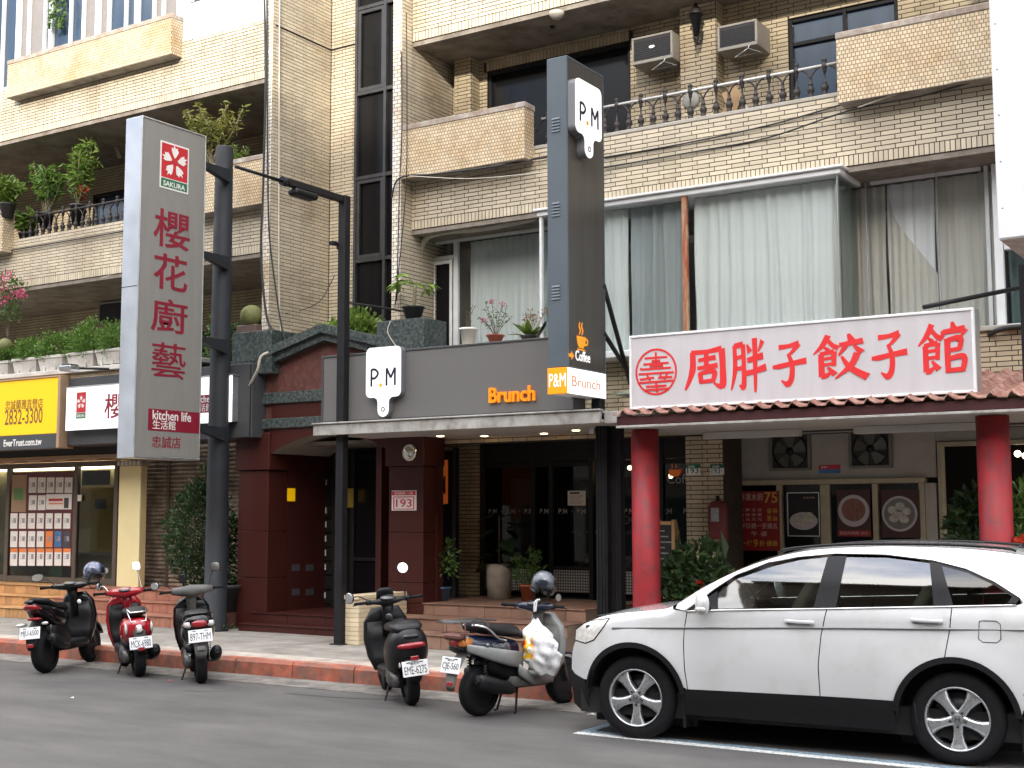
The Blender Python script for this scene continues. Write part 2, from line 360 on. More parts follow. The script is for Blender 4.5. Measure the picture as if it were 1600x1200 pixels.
# ------------------------------------------------------------------ ground, road, kerb, pavement
SW = .18                       # pavement height
CY = 11.68                     # kerb face
def asphalt():
    m = bpy.data.materials.new('asphalt'); m.use_nodes = True; MATS['asphalt'] = m
    n, l = m.node_tree.nodes, m.node_tree.links; b = n['Principled BSDF']; t = n.new('ShaderNodeTexCoord')
    a = n.new('ShaderNodeTexNoise'); a.inputs['Scale'].default_value = .55; a.inputs['Detail'].default_value = 6
    c = n.new('ShaderNodeTexNoise'); c.inputs['Scale'].default_value = 115; c.inputs['Detail'].default_value = 3
    s = n.new('ShaderNodeTexNoise'); s.inputs['Scale'].default_value = 2.2; s.inputs['Detail'].default_value = 8; s.inputs['Roughness'].default_value = .7
    mp = n.new('ShaderNodeMapping'); mp.inputs['Scale'].default_value = (.28, .8, 1)
    for q in (a, c): l.new(t.outputs['Object'], q.inputs['Vector'])
    l.new(t.outputs['Object'], mp.inputs['Vector']); l.new(mp.outputs['Vector'], s.inputs['Vector'])
    r1 = n.new('ShaderNodeValToRGB'); e = r1.color_ramp.elements; e[0].position = .3; e[0].color = (.064, .0615, .0605, 1); e[1].position = .7; e[1].color = (.094, .090, .088, 1)
    l.new(a.outputs['Fac'], r1.inputs['Fac'])
    r2 = n.new('ShaderNodeValToRGB'); e = r2.color_ramp.elements; e[0].position = .3; e[0].color = (.5, .5, .5, 1); e[1].position = .72; e[1].color = (1.5, 1.48, 1.45, 1); l.new(c.outputs['Fac'], r2.inputs['Fac'])
    r3 = n.new('ShaderNodeValToRGB'); e = r3.color_ramp.elements; e[0].position = .33; e[0].color = (.68, .68, .68, 1); e[1].position = .66; e[1].color = (1.16, 1.15, 1.14, 1); l.new(s.outputs['Fac'], r3.inputs['Fac'])
    m1 = n.new('ShaderNodeMix'); m1.data_type = 'RGBA'; m1.blend_type = 'MULTIPLY'; m1.inputs['Factor'].default_value = 1; l.new(r1.outputs[0], m1.inputs['A']); l.new(r2.outputs[0], m1.inputs['B'])
    m2 = n.new('ShaderNodeMix'); m2.data_type = 'RGBA'; m2.blend_type = 'MULTIPLY'; m2.inputs['Factor'].default_value = 1; l.new(m1.outputs['Result'], m2.inputs['A']); l.new(r3.outputs[0], m2.inputs['B'])
    l.new(m2.outputs['Result'], b.inputs['Base Color']); b.inputs['Roughness'].default_value = .82
    bp = n.new('ShaderNodeBump'); bp.inputs['Strength'].default_value = .45; bp.inputs['Distance'].default_value = .006; l.new(c.outputs['Fac'], bp.inputs['Height']); l.new(bp.outputs['Normal'], b.inputs['Normal'])
    return m
asphalt()
mat('soil', (.12, .1, .08), .95, var=.2)
mat('gutter', (.21, .195, .175), .9, var=.25, scale=7, bump=.5, bscale=80, col2=(.11, .1, .09), c2amt=.5, c2scale=4)
mat('kerb_red', (.36, .10, .055), .75, var=.3, scale=9, bump=.4, bscale=50, col2=(.20, .095, .07), c2amt=.5, c2scale=5, island=.2)
mat('kerb_top', (.40, .27, .22), .85, var=.25, scale=7, bump=.4, col2=(.36, .1, .05), c2amt=.55, c2scale=4, island=.1)
mat('pavement', (.285, .265, .235), .85, var=.22, scale=4, bump=.35, bscale=70, col2=(.20, .18, .155), c2amt=.5, c2scale=2.5, island=.08)
mat('pavement_pale', (.42, .385, .335), .85, var=.2, scale=5, bump=.35, bscale=70, col2=(.3, .22, .18), c2amt=.4, c2scale=3)
mat('paint_white', (.60, .61, .59), .7, var=.2, scale=25, col2=(.2, .2, .2), c2amt=.32, c2scale=40)
mat('paint_blue', (.22, .34, .42), .7, var=.25, scale=25, col2=(.1, .1, .11), c2amt=.45, c2scale=30)
g = MB(); g.quad((-150, -150, -.06), (150, -150, -.06), (150, 150, -.06), (-150, 150, -.06)); props(g.build('ground', M_('soil')), kind='structure')
g = MB(); NX, NY = 60, 12
g.quad((-80, -9.2, 0), (60, -9.2, 0), (60, 13, 0), (-80, 13, 0)); props(g.build('road', M_('asphalt')), kind='structure')
g = MB(); g.box(-60, -6.3, 11.14, CY+.02, -.02, .006); props(g.build('gutter', M_('gutter')), kind='structure')
g = MB(); g.box(-60, 40, 11.86, 24, -.05, SW-.02); props(g.build('pavement', M_('gutter')), kind='structure')
PAV = bpy.data.objects['pavement']; PAV['kind'] = 'structure'
# paving slabs, each its own piece
x = -30.1; rr = random.Random(3)
while x < -2:
    w = 1.52
    m = MB(); m.box(x, x+w-.012, 11.88, 12.29, SW-.03, SW+rr.uniform(-.002, .003), .006); m.build('slab', M_('pavement_pale'), PAV)
    m = MB(); m.box(x, x+w-.012, 12.30, 13.15, SW-.03, SW+rr.uniform(-.003, .003), .006); m.build('slab', M_('pavement'), PAV)
    m = MB(); m.box(x, x+w-.012, 13.16, 15.4, SW-.03, SW+rr.uniform(-.003, .002), .006); m.build('slab', M_('pavement'), PAV)
    x += w
# kerb stones
ks = thing('kerb', None, None, (-12, CY, 0)); ks['kind'] = 'structure'
x = -30.6
while x < -6.4:
    w = .915; m = MB()
    for (px0, px1) in ((x, x+w-.012),):
        z1 = SW+rr.uniform(.004, .014); d = rr.uniform(-.006, .006)
        prof = [(CY+d, -.03), (CY+d+.012, z1-.035), (CY+d+.04, z1), (CY+.19, z1), (CY+.19, -.03)]
        m.prism(prof, px0, px1, 'yz')
    o = m.build('kerb_stone', M_('kerb_red'), ks)
    m = MB(); m.box(x+.004, x+w-.016, CY+.085+d, CY+.185, SW, z1+.002); m.build('worn_top', M_('kerb_top'), o)
    x += w
m = MB(); m.box(-6.42, 20, 12.35, 12.55, -.03, SW+.012, .02); m.build('kerb_stone', M_('kerb_red'), ks)
m = MB(); m.box(-6.44, -6.26, CY, 12.36, -.03, SW+.012, .02); m.build('kerb_stone', M_('kerb_red'), ks)
# bay markings
lm = MB(); lm.box(-5.80, -.4, 10.09, 10.19, -.01, .004); ln = lm.build('parking_line', M_('paint_white')); props(ln, kind='structure')
lm = MB(); lm.box(-5.80, -.4, 10.205, 10.30, -.01, .004); ln = lm.build('parking_line', M_('paint_blue')); props(ln, kind='structure')
lm = MB(); lm.box(-5.80, -5.70, 10.305, 11.9, -.01, .004); ln = lm.build('parking_line', M_('paint_blue')); props(ln, kind='structure')
# thin cracks / seams in the asphalt
for pts in ([tuple(PZ(285, 1079, 0).xy), tuple(PZ(335, 1081, 0).xy), tuple(PZ(398, 1073, 0).xy)], [(-9.7, 10.7), (-9.0, 10.75), (-8.3, 10.95)]):
    m = MB(); sp = smooth_path([(a, b, 0) for a, b in pts], 10)
    for i in range(len(sp)-1):
        a, b = sp[i], sp[i+1]; w = .008+.006*rr.random(); j = rr.uniform(-.01, .01)
        m.quad((a.x, a.y-w+j, .0035), (b.x, b.y-w, .0035), (b.x, b.y+w, .0035), (a.x, a.y+w+j, .0035))
    props(m.build('road_seam', mat('seam', (.03, .03, .03), .9)), kind='structure')
# small litter
for px, py, c, nm in ((264, 1064, (.6, .05, .1), 'fallen_petal'), (924, 1117, (.7, .7, .68), 'paper_scrap'), (112, 1091, (.6, .6, .58), 'paper_scrap')):
    p = PZ(px, py, .004); m = MB(); s = .03 if nm == 'fallen_petal' else .05 if px > 500 else .018
    m.add([(p.x-s, p.y-.01, .004), (p.x, p.y-.02, .014), (p.x+s, p.y+.008, .006), (p.x, p.y+.03, .018)], [(0, 1, 3), (1, 2, 3)])
    o = m.build(nm, mat('litter_%s' % nm, c, .7)); solo(o, {264: 'pink petal lying on the asphalt near the red scooter', 924: 'white paper scrap on the asphalt by the car front wheel', 112: 'tiny pale scrap on the open road at left'}[px], 'litter')
# ------------------------------------------------------------------ the apartment building
YF, YP = 15.15, 14.9
BP, BH = .237, .0573
BLD = thing('apartment_building', 'cream brick-tiled apartment building with balconies above the row of shops', 'building', (-9, 15.15, 0))
BRICK_MES = {}
def tiles(wall, plane, c, u0, u1, v0, v1, holes=(), single=0, m='tile', proud=.006, soldier=0, soldier_h=.135, phase=0., gap=.011, lim=None):
    """running-bond tiles on a wall; plane 'y' faces -Y at Y=c, plane 'x' faces +X at X=c"""
    mb = MB(); done = 0
    def put(a0, a1, b0, b1):
        nonlocal done
        if a1-a0 < .012 or b1-b0 < .01: return
        for (h0, h1, k0, k1) in holes:
            if a1 > h0+1e-4 and a0 < h1-1e-4 and b1 > k0+1e-4 and b0 < k1-1e-4:
                if a0 < h0-.03: put(a0, h0, b0, b1)
                if a1 > h1+.03: put(h1, a1, b0, b1)
                if b0 < k0-.02 and not (a0 < h0-.03 or a1 > h1+.03): put(a0, a1, b0, k0)
                if b1 > k1+.02 and not (a0 < h0-.03 or a1 > h1+.03): put(a0, a1, k1, b1)
                return
        g = gap/2; d = proud+random.uniform(-.0012, .0012)
        if plane == 'y':
            vs = [(a0+g, c-d, b0+g), (a1-g, c-d, b0+g), (a1-g, c-d, b1-g), (a0+g, c-d, b1-g), (a0+g, c, b0+g), (a1-g, c, b0+g), (a1-g, c, b1-g), (a0+g, c, b1-g)]
        else:
            vs = [(c+d, a0+g, b0+g), (c+d, a1-g, b0+g), (c+d, a1-g, b1-g), (c+d, a0+g, b1-g), (c, a0+g, b0+g), (c, a1-g, b0+g), (c, a1-g, b1-g), (c, a0+g, b1-g)]
        fs = [(0, 1, 2, 3), (0, 4, 5, 1), (1, 5, 6, 2), (2, 6, 7, 3), (3, 7, 4, 0)]
        if done < single and (lim is None or lim(a0, b0)):
            key = (round(a1-a0, 3), round(b1-b0, 3), plane)
            if key not in BRICK_MES:
                q = MB(); o = vs[0]; q.add([(p[0]-o[0], p[1]-o[1], p[2]-o[2]) for p in vs], fs); BRICK_MES[key] = q.mesh('brick'); BRICK_MES[key].materials.append(M_(m))
            ob = bpy.data.objects.new('brick', BRICK_MES[key]); COL.objects.link(ob); ob.parent = wall; ob.location = Vector(vs[0])-WLOC[wall.name]; done += 1
        else: mb.add(vs, fs)
    b = v0
    if soldier:
        n = max(1, round((u1-u0)/.0595)); w = (u1-u0)/n
        for i in range(n): put(u0+i*w, u0+(i+1)*w, v0, v0+soldier_h)
        b = v0+soldier_h
    n = max(1, round((v1-b)/BH)); h = (v1-b)/n
    for r in range(n):
        a = u0-BP+((r % 2)*.29+phase)*BP
        while a < u1:
            put(max(a, u0), min(a+BP, u1), b+r*h, b+(r+1)*h); a += BP
    if mb.v:
        o = mb.build('brick_tiles', M_(m), wall); o['kind'] = 'stuff'
def wallh(x0, x1, y0, y1, z0, z1, holes, name='wall', m='grout'):
    xs = sorted({x0, x1, *[h[0] for h in holes], *[h[1] for h in holes]}); q = MB()
    for a, b_ in zip(xs[:-1], xs[1:]):
        c = (a+b_)/2; cuts = sorted([(max(h[2], z0), min(h[3], z1)) for h in holes if h[0] < c < h[1]]); z = z0
        for k0, k1 in cuts:
            if k0 > z+1e-4: q.box(a, b_, y0, y1, z, k0)
            z = k1
        if z < z1-1e-4: q.box(a, b_, y0, y1, z, z1)
    return q.build(name, M_(m), BLD)
def wall(x0, x1, y0, y1, z0, z1, name='wall', m='grout', b=0, parent=None):
    q = MB(); q.box(x0, x1, y0, y1, z0, z1, b); return q.build(name, M_(m), parent or BLD)
mat('dark_pane', (.008, .008, .009), .1, spec=.22, var=0)
mat('pane_blue', (.045, .07, .11), .08, spec=.4, var=.2, scale=1.5, stretch=(3, 1, .4))
mat('pane_grey', (.22, .20, .19), .25, var=.06)
mat('bronze', (.045, .045, .048), .35, var=.2)
XPL, XPR = -13.95, -11.39
# ---- left wing: spandrels, recess walls, slabs
w = wall(-34, -14.09, YF, 15.45, 6.05, 6.97, 'spandrel_wall'); tiles(w, 'y', YF, -30, -14.09, 6.05, 6.97, soldier=1, m='tile')
w = wall(-34, -14.09, YF, 15.45, 8.90, 9.87, 'spandrel_wall'); tiles(w, 'y', YF, -30, -14.09, 8.90, 9.87, soldier=1, m='tile')
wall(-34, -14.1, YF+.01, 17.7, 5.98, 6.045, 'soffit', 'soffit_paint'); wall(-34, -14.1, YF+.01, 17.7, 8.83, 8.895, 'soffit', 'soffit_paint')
H1 = [(-19.3, -16.9, 4.0, 5.3), (-16.0, -14.2, 3.9, 5.25)]; H2 = [(-21.0, -18.9, 6.6, 8.3), (-16.2, -14.3, 6.7, 8.35)]
w = wallh(-34, -14.0, 17.3, 17.6, 3.5, 5.98, H1, 'recess_wall'); tiles(w, 'y', 17.3, -30, -14.0, 3.6, 5.98, holes=H1, m='tile_darker')
w = wallh(-34, -14.0, 17.3, 17.6, 6.6, 8.83, H2, 'recess_wall'); tiles(w, 'y', 17.3, -30, -14.0, 6.6, 8.83, holes=H2, m='tile_darker')
# ---- left pier + stair recess
w = wall(-14.09, XPL, YP, 16.6, .2, 13.5, 'pier', 'pier_tile')
w = wall(-14.05, XPL-.002, YP+.004, 16.32, 4.0, 13.4, 'stair_side_wall'); 
for o in (w,): pass
w2 = wall(XPL-.01, XPL+.001, YP+.003, 16.3, 3.9, 13, 'stair_side_wall'); tiles(w2, 'x', XPL+.001, YP+.003, 16.3, 3.9, 12, m='tile')
w = wall(-14.0, -11.5, 16.3, 16.6, 3.9, 13.4, 'stair_back_wall'); tiles(w, 'y', 16.3, XPL+.02, -13.33, 3.9, 12, m='tile')
wall(XPL+.006, XPL+.012, YP+.05, 16.29, 9.62, 9.642, 'expansion_joint', 'black_metal'); wall(XPL+.02, -13.35, 16.282, 16.293, 9.62, 9.642, 'expansion_joint', 'black_metal')
# ---- stair window strip
zs = [P(585, y, 16.22).z for y in (520, 405, 275, 142, 8)] + [11.6, 13]
xa, xm, xb = -13.33, -12.73, -11.9
wn_ = MB(); wn_.box(xa, xb, 16.27, 16.295, zs[0]-.4, 13); WN = wn_.build('stair_window', M_('dark_pane'), BLD)
for xx in (xa, xm, xb): q = MB(); q.box(xx-.025, xx+.025, 16.2, 16.27, zs[0]-.4, 13, .004); q.build('mullion', M_('bronze'), WN)
for i, z in enumerate(zs[:-1]):
    q = MB(); q.box(xa+.026, xm-.026, 16.205, 16.27, z-.03, z+.03, .004); q.build('transom', M_('bronze'), WN)
    q = MB(); q.box(xm+.026, xb-.026, 16.205, 16.27, z-.03, z+.03, .004); q.build('transom', M_('bronze'), WN)
    if i % 2 == 1 and i+1 < len(zs):
        q = MB(); z0, z1 = z+.035, zs[i+1]-.035
        for (a, b_, c, d) in ((xa+.03, xa+.085, z0, z1), (xm-.085, xm-.03, z0, z1), (xa+.086, xm-.086, z0, z0+.06), (xa+.086, xm-.086, z1-.06, z1)): q.box(a, b_, 16.215, 16.26, c, d, .004)
        q.build('sash', M_('bronze'), WN)
# ---- right pier
w = wall(-11.55, XPR, YP, 16.6, 3.9, 13.5, 'pier', 'pier_tile')
w = wall(XPR-.01, XPR+.001, YP+.004, 16.2, 4.0, 13, 'pier_side'); tiles(w, 'x', XPR+.001, YP+.004, 16.2, 3.9, 12, m='tile')
# ---- right wing
w = wall(XPR, 1.5, YF, 15.45, 6.05, 6.93, 'spandrel_wall')
tiles(w, 'y', YF, XPR+.006, 1.0, 6.05, 6.93, soldier=1, single=300, lim=lambda a, b: a > -7.2 and b < 6.93 and a < -3.0)
w = wall(XPR, 1.5, YF, 15.45, 8.90, 13.0, 'spandrel_wall'); tiles(w, 'y', YF, XPR+.006, 1.0, 8.90, 11.2, soldier=1)
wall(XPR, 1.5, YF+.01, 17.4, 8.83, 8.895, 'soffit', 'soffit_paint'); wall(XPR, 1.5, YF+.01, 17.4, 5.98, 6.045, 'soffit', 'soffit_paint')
wall(XPR+.3, -4.9, YF-.012, 15.44, 6.932, 6.985, 'rail_sill', 'plaster', .008)
xw0, xw1 = P(762, 120, 16.2).x, P(985, 120, 16.2).x; zt = P(860, 92, 16.2).z
xv0, xv1 = P(1232, 60, 16.2).x, P(1404, 60, 16.2).x
H3 = [(xw0, xw1, 6.6, zt), (xv0, xv1, 6.6, 8.45)]; w = wallh(XPR, 1.5, 16.2, 16.5, 6.6, 8.83, H3, 'recess_wall')
tiles(w, 'y', 16.2, XPR+.01, 1.0, 6.6, 8.83, holes=H3, m='tile_darker')
xj = P(737, 100, 15.98).x
w = wall(xj-.32, xj, 15.98, 16.19, 6.6, 8.83, 'pilaster'); tiles(w, 'y', 15.98, xj-.32, xj, 6.6, 8.83, m='tile_darker'); tiles(w, 'x', xj, 15.98, 16.19, 6.6, 8.83, m='tile_darker')
xq0, xq1 = P(1062, 60, 15.95).x, P(1119, 60, 15.95).x
w = wall(xq0, xq1, 15.95, 16.19, 6.6, 8.83, 'pilaster'); tiles(w, 'y', 15.95, xq0, xq1, 6.6, 8.83, m='tile_darker'); tiles(w, 'x', xq1, 15.95, 16.19, 6.6, 8.83, m='tile_darker')
def window(x0, x1, y, z0, z1, fm='dark_frame', pm='dark_pane', vs=(), hs=(), t=.05, name='window'):
    q = MB(); q.box(x0, x1, y+.03, y+.05, z0, z1); wd = q.build(name, M_(pm), BLD)
    xs = [x0+t/2]+list(vs)+[x1-t/2]; zl = [z0+t/2]+list(hs)+[z1-t/2]
    for xx in xs: q = MB(); q.box(xx-t/2, xx+t/2, y-.03, y+.03, z0, z1, .004); q.build('frame', M_(fm), wd)
    for zz in zl:
        for a, b_ in zip(xs[:-1], xs[1:]): q = MB(); q.box(a+t/2+.001, b_-t/2-.001, y-.022, y+.025, zz-t/2, zz+t/2, .004); q.build('frame', M_(fm), wd)
    return wd
window(xw0, xw1, 16.25, 6.6, zt, vs=[xw0+(xw1-xw0)*.5]); q = MB(); n = int((xw1-xw0)/.0595)
o = wall(xw0-.05, xw1+.05, 16.17, 16.198, zt, zt+.15, 'lintel'); 
for i in range(n): q.box(xw0+i*.0595+.004, xw0+(i+1)*.0595-.004, 16.164, 16.17, zt+.006, zt+.144)
q.build('soldier_tiles', M_('tile_darker'), o)['kind'] = 'stuff'
window(xv0, xv1, 16.25, 6.6, 8.45, pm='pane_blue', vs=[xv0+(xv1-xv0)*.52], hs=[8.1])
window(-21.0, -18.9, 17.35, 6.6, 8.3, pm='pane_blue', vs=[-20.0]); window(-16.2, -14.3, 17.35, 6.7, 8.35, vs=[-15.3])
window(-19.3, -16.9, 17.35, 4.0, 5.3, vs=[-18.1]); window(-16.0, -14.2, 17.35, 3.9, 5.25)
# ---- top-left white windows on the enclosed balcony
xs_ = [P(x/4, 60, 15.2).x for x in (-160, -60, 20, 115, 180, 280, 320, 440, 520, 610, 680, 785, 855, 960, 1020, 1125)]
Z0 = 9.88
for i in range(len(xs_)-1):
    pm = 'pane_grey' if i % 5 in (3, 4) else 'pane_blue'
    q = MB(); q.box(xs_[i], xs_[i+1], 15.24, 15.26, Z0, 12.0); wd = q.build('window', M_(pm), BLD)
    t = .05 if i % 3 else .11
    q = MB(); q.box(xs_[i]-t/2, xs_[i]+t/2, 15.17, 15.24, Z0, 12, .006); q.build('frame', M_('white_frame'), wd)
q = MB(); q.box(xs_[0], -16.02, 15.15, 15.22, Z0, Z0+.07, .006); q.build('window_sill', M_('white_frame'), BLD)
q = MB(); q.box(xs_[-1]-.06, -16.02, 15.16, 15.24, Z0+.075, 12, .006); q.build('frame', M_('white_frame'), BLD)
q = MB(); q.box(-16.0, -14.1, 15.15, 15.22, 9.875, 10.52, .006); pn = q.build('white_panel', M_('white_paint'), BLD)
q = MB(); q.box(-16.0, -14.1, 15.17, 15.24, 10.53, 12); q.build('window', M_('pane_blue'), BLD)
for xx in (-16.05, -15.4, -14.75): q = MB(); q.box(xx-.05, xx+.05, 15.13, 15.17, 10.53, 12, .006); q.build('frame', M_('white_frame'), bpy.data.objects[BLD.children[-1].name])
# ---- planter boxes of mosaic with stained coping
def planter(x0, x1, z0, z1, side=True, y0=YP):
    q = MB(); q.box(x0, x1, y0, YF-.004, z0, z1-.085); p = q.build('balcony_planter', M_('mosaic'), BLD)
    q = MB(); q.box(x0-.01, x1+.012, y0-.012, YF+.02, z1-.084, z1, .01); q.build('coping', M_('coping'), p)
    if side: q = MB(); q.box(x1+.0005, x1+.004, y0+.003, YF-.006, z0+.003, z1-.088); q.build('side_face', M_('mosaic_side'), p)
    q = MB(); q.box(x0+.004, x1-.004, y0+.004, YF-.006, z0-.006, z0-.001); q.build('underside', M_('concrete'), p)
planter(-20.58, -16.25, 9.6, 10.31); planter(XPR+.004, -9.27, 6.76, 7.56); planter(-4.87, 1.4, 6.77, 7.63, False); planter(-34, -20.55, 6.72, 7.5); planter(-16.2, -14.1, 6.77, 7.56, False)
# ---- iron balustrades
def baluster_mesh(kind):
    q = MB()
    if kind == 'tall':
        q.lathe([(.03, 0), (.036, .02), (.036, .05), (.026, .07), (.045, .10), (.047, .135), (.02, .17), (.03, .185), (.012, .2), (.011, .3), (.02, .31), (.024, .33), (.026, .36), (.034, .375), (.034, .415), (.026, .43), (.028, .45), (.036, .465), (.02, .49)], (0, 0, 0), 10)
    else:
        q.lathe([(.03, 0), (.036, .02), (.036, .05), (.026, .07), (.045, .10), (.047, .135), (.022, .17), (.032, .185), (.032, .2), (.02, .21), (.02, .25)], (0, 0, 0), 10)
    return q.mesh('baluster')
ME_T, ME_L = baluster_mesh('tall'), baluster_mesh('low'); ME_T.materials.append(M_('iron')); ME_L.materials.append(M_('iron'))
q = MB(); q.tube([(.18*math.cos(t)+.0, 0, .23+.17*math.sin(t)) for t in [PI*i/10 for i in range(11)]], .012, 6); ME_A = q.mesh('arch'); ME_A.materials.append(M_('iron'))
mat('rail_pipe', (.55, .54, .52), .4, metal=.3, var=.1)
def balustrade(x0, x1, z, name, railm):
    q = MB(); q.cyl((x0, YF+.10, z+.40), (x1, YF+.10, z+.40), .021, 10); rl = q.build('balustrade', M_(railm), BLD)
    n = int((x1-x0)/.36)
    for i in range(n+1):
        xx = x0+.1+i*.36
        if xx > x1: break
        for me, nm, dx in ((ME_T, 'baluster', 0), (ME_L, 'baluster', .18), (ME_A, 'arch', 0)):
            if xx+dx > x1-.05: continue
            ob = bpy.data.objects.new(nm, me); COL.objects.link(ob); ob.parent = rl; ob.location = Vector((xx+dx, YF+.10, z))-WLOC[rl.name]
balustrade(-9.2, -4.9, 6.985, 'r', 'rail_pipe'); balustrade(-20.5, -16.25, 6.97, 'l', 'iron')
# ---- second storey glazing (bay window) of the right wing
ZB, ZT = 3.98, 6.0
YB, YD = 15.0, 15.78
xbl, xbr = P(846, 345, YB).x, P(1308, 262, YB).x
xdl, xdr = P(672, 372, YD).x, P(1548, 300, YD).x
w = wall(XPR, 1.5, 15.3, 15.6, 2.9, ZB-.03, 'spandrel_wall'); tiles(w, 'y', 15.3, XPR+.006, 1.0, 2.9, ZB-.03, m='tile_darker')
w = wall(XPR, xdl-.02, 15.62, 15.9, ZB-.02, ZT-.02, 'recess_wall'); tiles(w, 'y', 15.62, XPR+.006, xdl-.02, ZB-.02, ZT-.02, m='tile')
ztop = P(1200, 286, YB).z
BAY = wall(xbl-.05, xbr+.05, YB-.05, 15.74, ztop-.02, ztop+.05, 'bay_window', 'white_frame', .01)
q = MB(); q.box(xbl-.09, xbr+.09, YB-.09, 15.72, ztop+.051, ztop+.085, .008); q.build('drip_edge', M_('white_frame'), BAY)
q = MB(); q.box(xbl-.05, xbr+.05, YB-.05, 15.74, ZB-.06, ZB+.03, .01); q.build('sill', M_('white_frame'), BAY)
xmul = P(1071, 400, YB).x
for xx, t in ((xbl, .04), (xmul, .07), (xbr, .012)):
    q = MB(); q.box(xx-t/2, xx+t/2, YB-.03, YB+.03, ZB+.03, ztop-.02, .006); q.build('frame', M_('white_frame' if xx != xmul else 'rust_frame') if False else ((M_('white_frame') if xx == xbl else M_('alu')) if xx != xmul else mat('rust_frame', (.42, .33, .2), .7, var=.3, scale=9, col2=(.35, .09, .04), c2amt=.55, stretch=(12, 1, 1.2))), BAY)
xth = xmul+(xbr-xmul)*.58
for a, b_ in ((xbl+.03, xmul-.036), (xmul+.036, xth-.004), (xth+.004, xbr-.02)):
    q = MB(); q.box(a, b_, YB-.004, YB+.004, ZB+.03, ztop-.02); q.build('pane', M_('clear_glass'), BAY)
for xx, nm in ((xbr, 1), (xbl, -1)):
    q = MB(); q.box(xx-.004, xx+.004, YB+.03, 15.70, ZB+.03, ztop-.02); q.build('pane', M_('window_glass'), BAY)
# recessed windows either side
for x0, x1, vs in ((xdl, xbl-.06, [P(714, 450, YD).x]), (xbr+.06, xdr, [P(1466, 350, YD).x])):
    q = MB(); q.box(x0, x1, YD+.02, YD+.028, ZB, ZT-.06); wd = q.build('window', M_('clear_glass'), BLD)
    for xx in [x0+.04, x1-.04]+vs:
        t = (.05 if xx == x1-.04 else .014) if x0 != xdl else (.05 if xx != vs[0] else .085)
        q = MB(); q.box(xx-t/2, xx+t/2, YD-.04, YD+.019, ZB, ZT-.02, .006); q.build('frame', M_('white_frame' if t > .02 else 'alu'), wd)
    q = MB(); q.box(x0+.1, x1-.1, YD-.03, YD+.019, ZT-.06, ZT-.005, .006); q.build('frame', M_('white_frame'), wd)
    q = MB(); q.box(x0, x1, YD-.05, YD+.1, ZB-.06, ZB, .006); q.build('sill', M_('white_frame'), wd)
# narrow casement at the far left of the glazing: transom light and open vent
xv = P(714, 450, YD).x
q = MB(); zq = P(690, 404, YD).z; q.box(xdl+.07, xv-.045, YD-.035, YD+.018, zq-.03, zq+.03, .005); q.build('transom', M_('white_frame'), BLD)
q = MB(); q.box(xdl+.07, xdl+.13, YD-.06, YD-.04, ZB, zq-.04, .005); q.box(xv-.1, xv-.05, YD-.06, YD-.04, ZB, zq-.04, .005); q.box(xdl+.131, xv-.101, YD-.058, YD-.042, zq-.1, zq-.045, .005); q.build('casement', M_('white_frame'), BLD)
q = MB(); q.box(xdl+.13, xv-.10, YD-.01, YD+.0, ZB, zq-.1); q.build('dark_pane', M_('dark_pane'), BLD)
# room behind the glazing
q = MB()
q.box(XPR+.2, .5, 18.2, 18.3, 3.5, 6.05); q.box(XPR+.1, XPR+.2, 15.9, 18.2, 3.5, 6.05); q.box(.5, .6, 15.9, 18.2, 3.5, 6.05); q.box(XPR+.1, .6, 15.9, 18.3, 3.4, 3.5)
q.build('room_shell', mat('room', (.25, .24, .22), .8), BLD)
# right edge: next bay, white frames
xe0 = P(1552, 350, 15.6).x
for (x0, x1, z0, z1) in ((xe0, .9, ZB, ZT-.05),):
    q = MB(); q.box(x0, x1, 15.66, 15.68, z0, z1); wd = q.build('window', M_('window_glass'), BLD)
    for xx in (x0+.05, x0+.75, x1-.05): q = MB(); q.box(xx-.05, xx+.05, 15.58, 15.66, z0, z1, .008); q.build('frame', M_('white_frame'), wd)
    for zz in (z0+.04, z0+.98, z0+1.2): q = MB(); q.box(x0+.11, x0+.69, 15.585, 15.66, zz-.04, zz+.04, .008); q.build('frame', M_('white_frame'), wd)
    q = MB(); q.box(x0-.3, x1, 15.25, 15.56, ZB-.03, ZB+.03, .01); q.build('sill', M_('plaster'), wd)
def interp_(t, x):
    for (a, b), (c, d) in zip(t[:-1], t[1:]):
        if a <= x <= c: return b+(d-b)*(x-a)/(c-a)
    return t[-1][1]
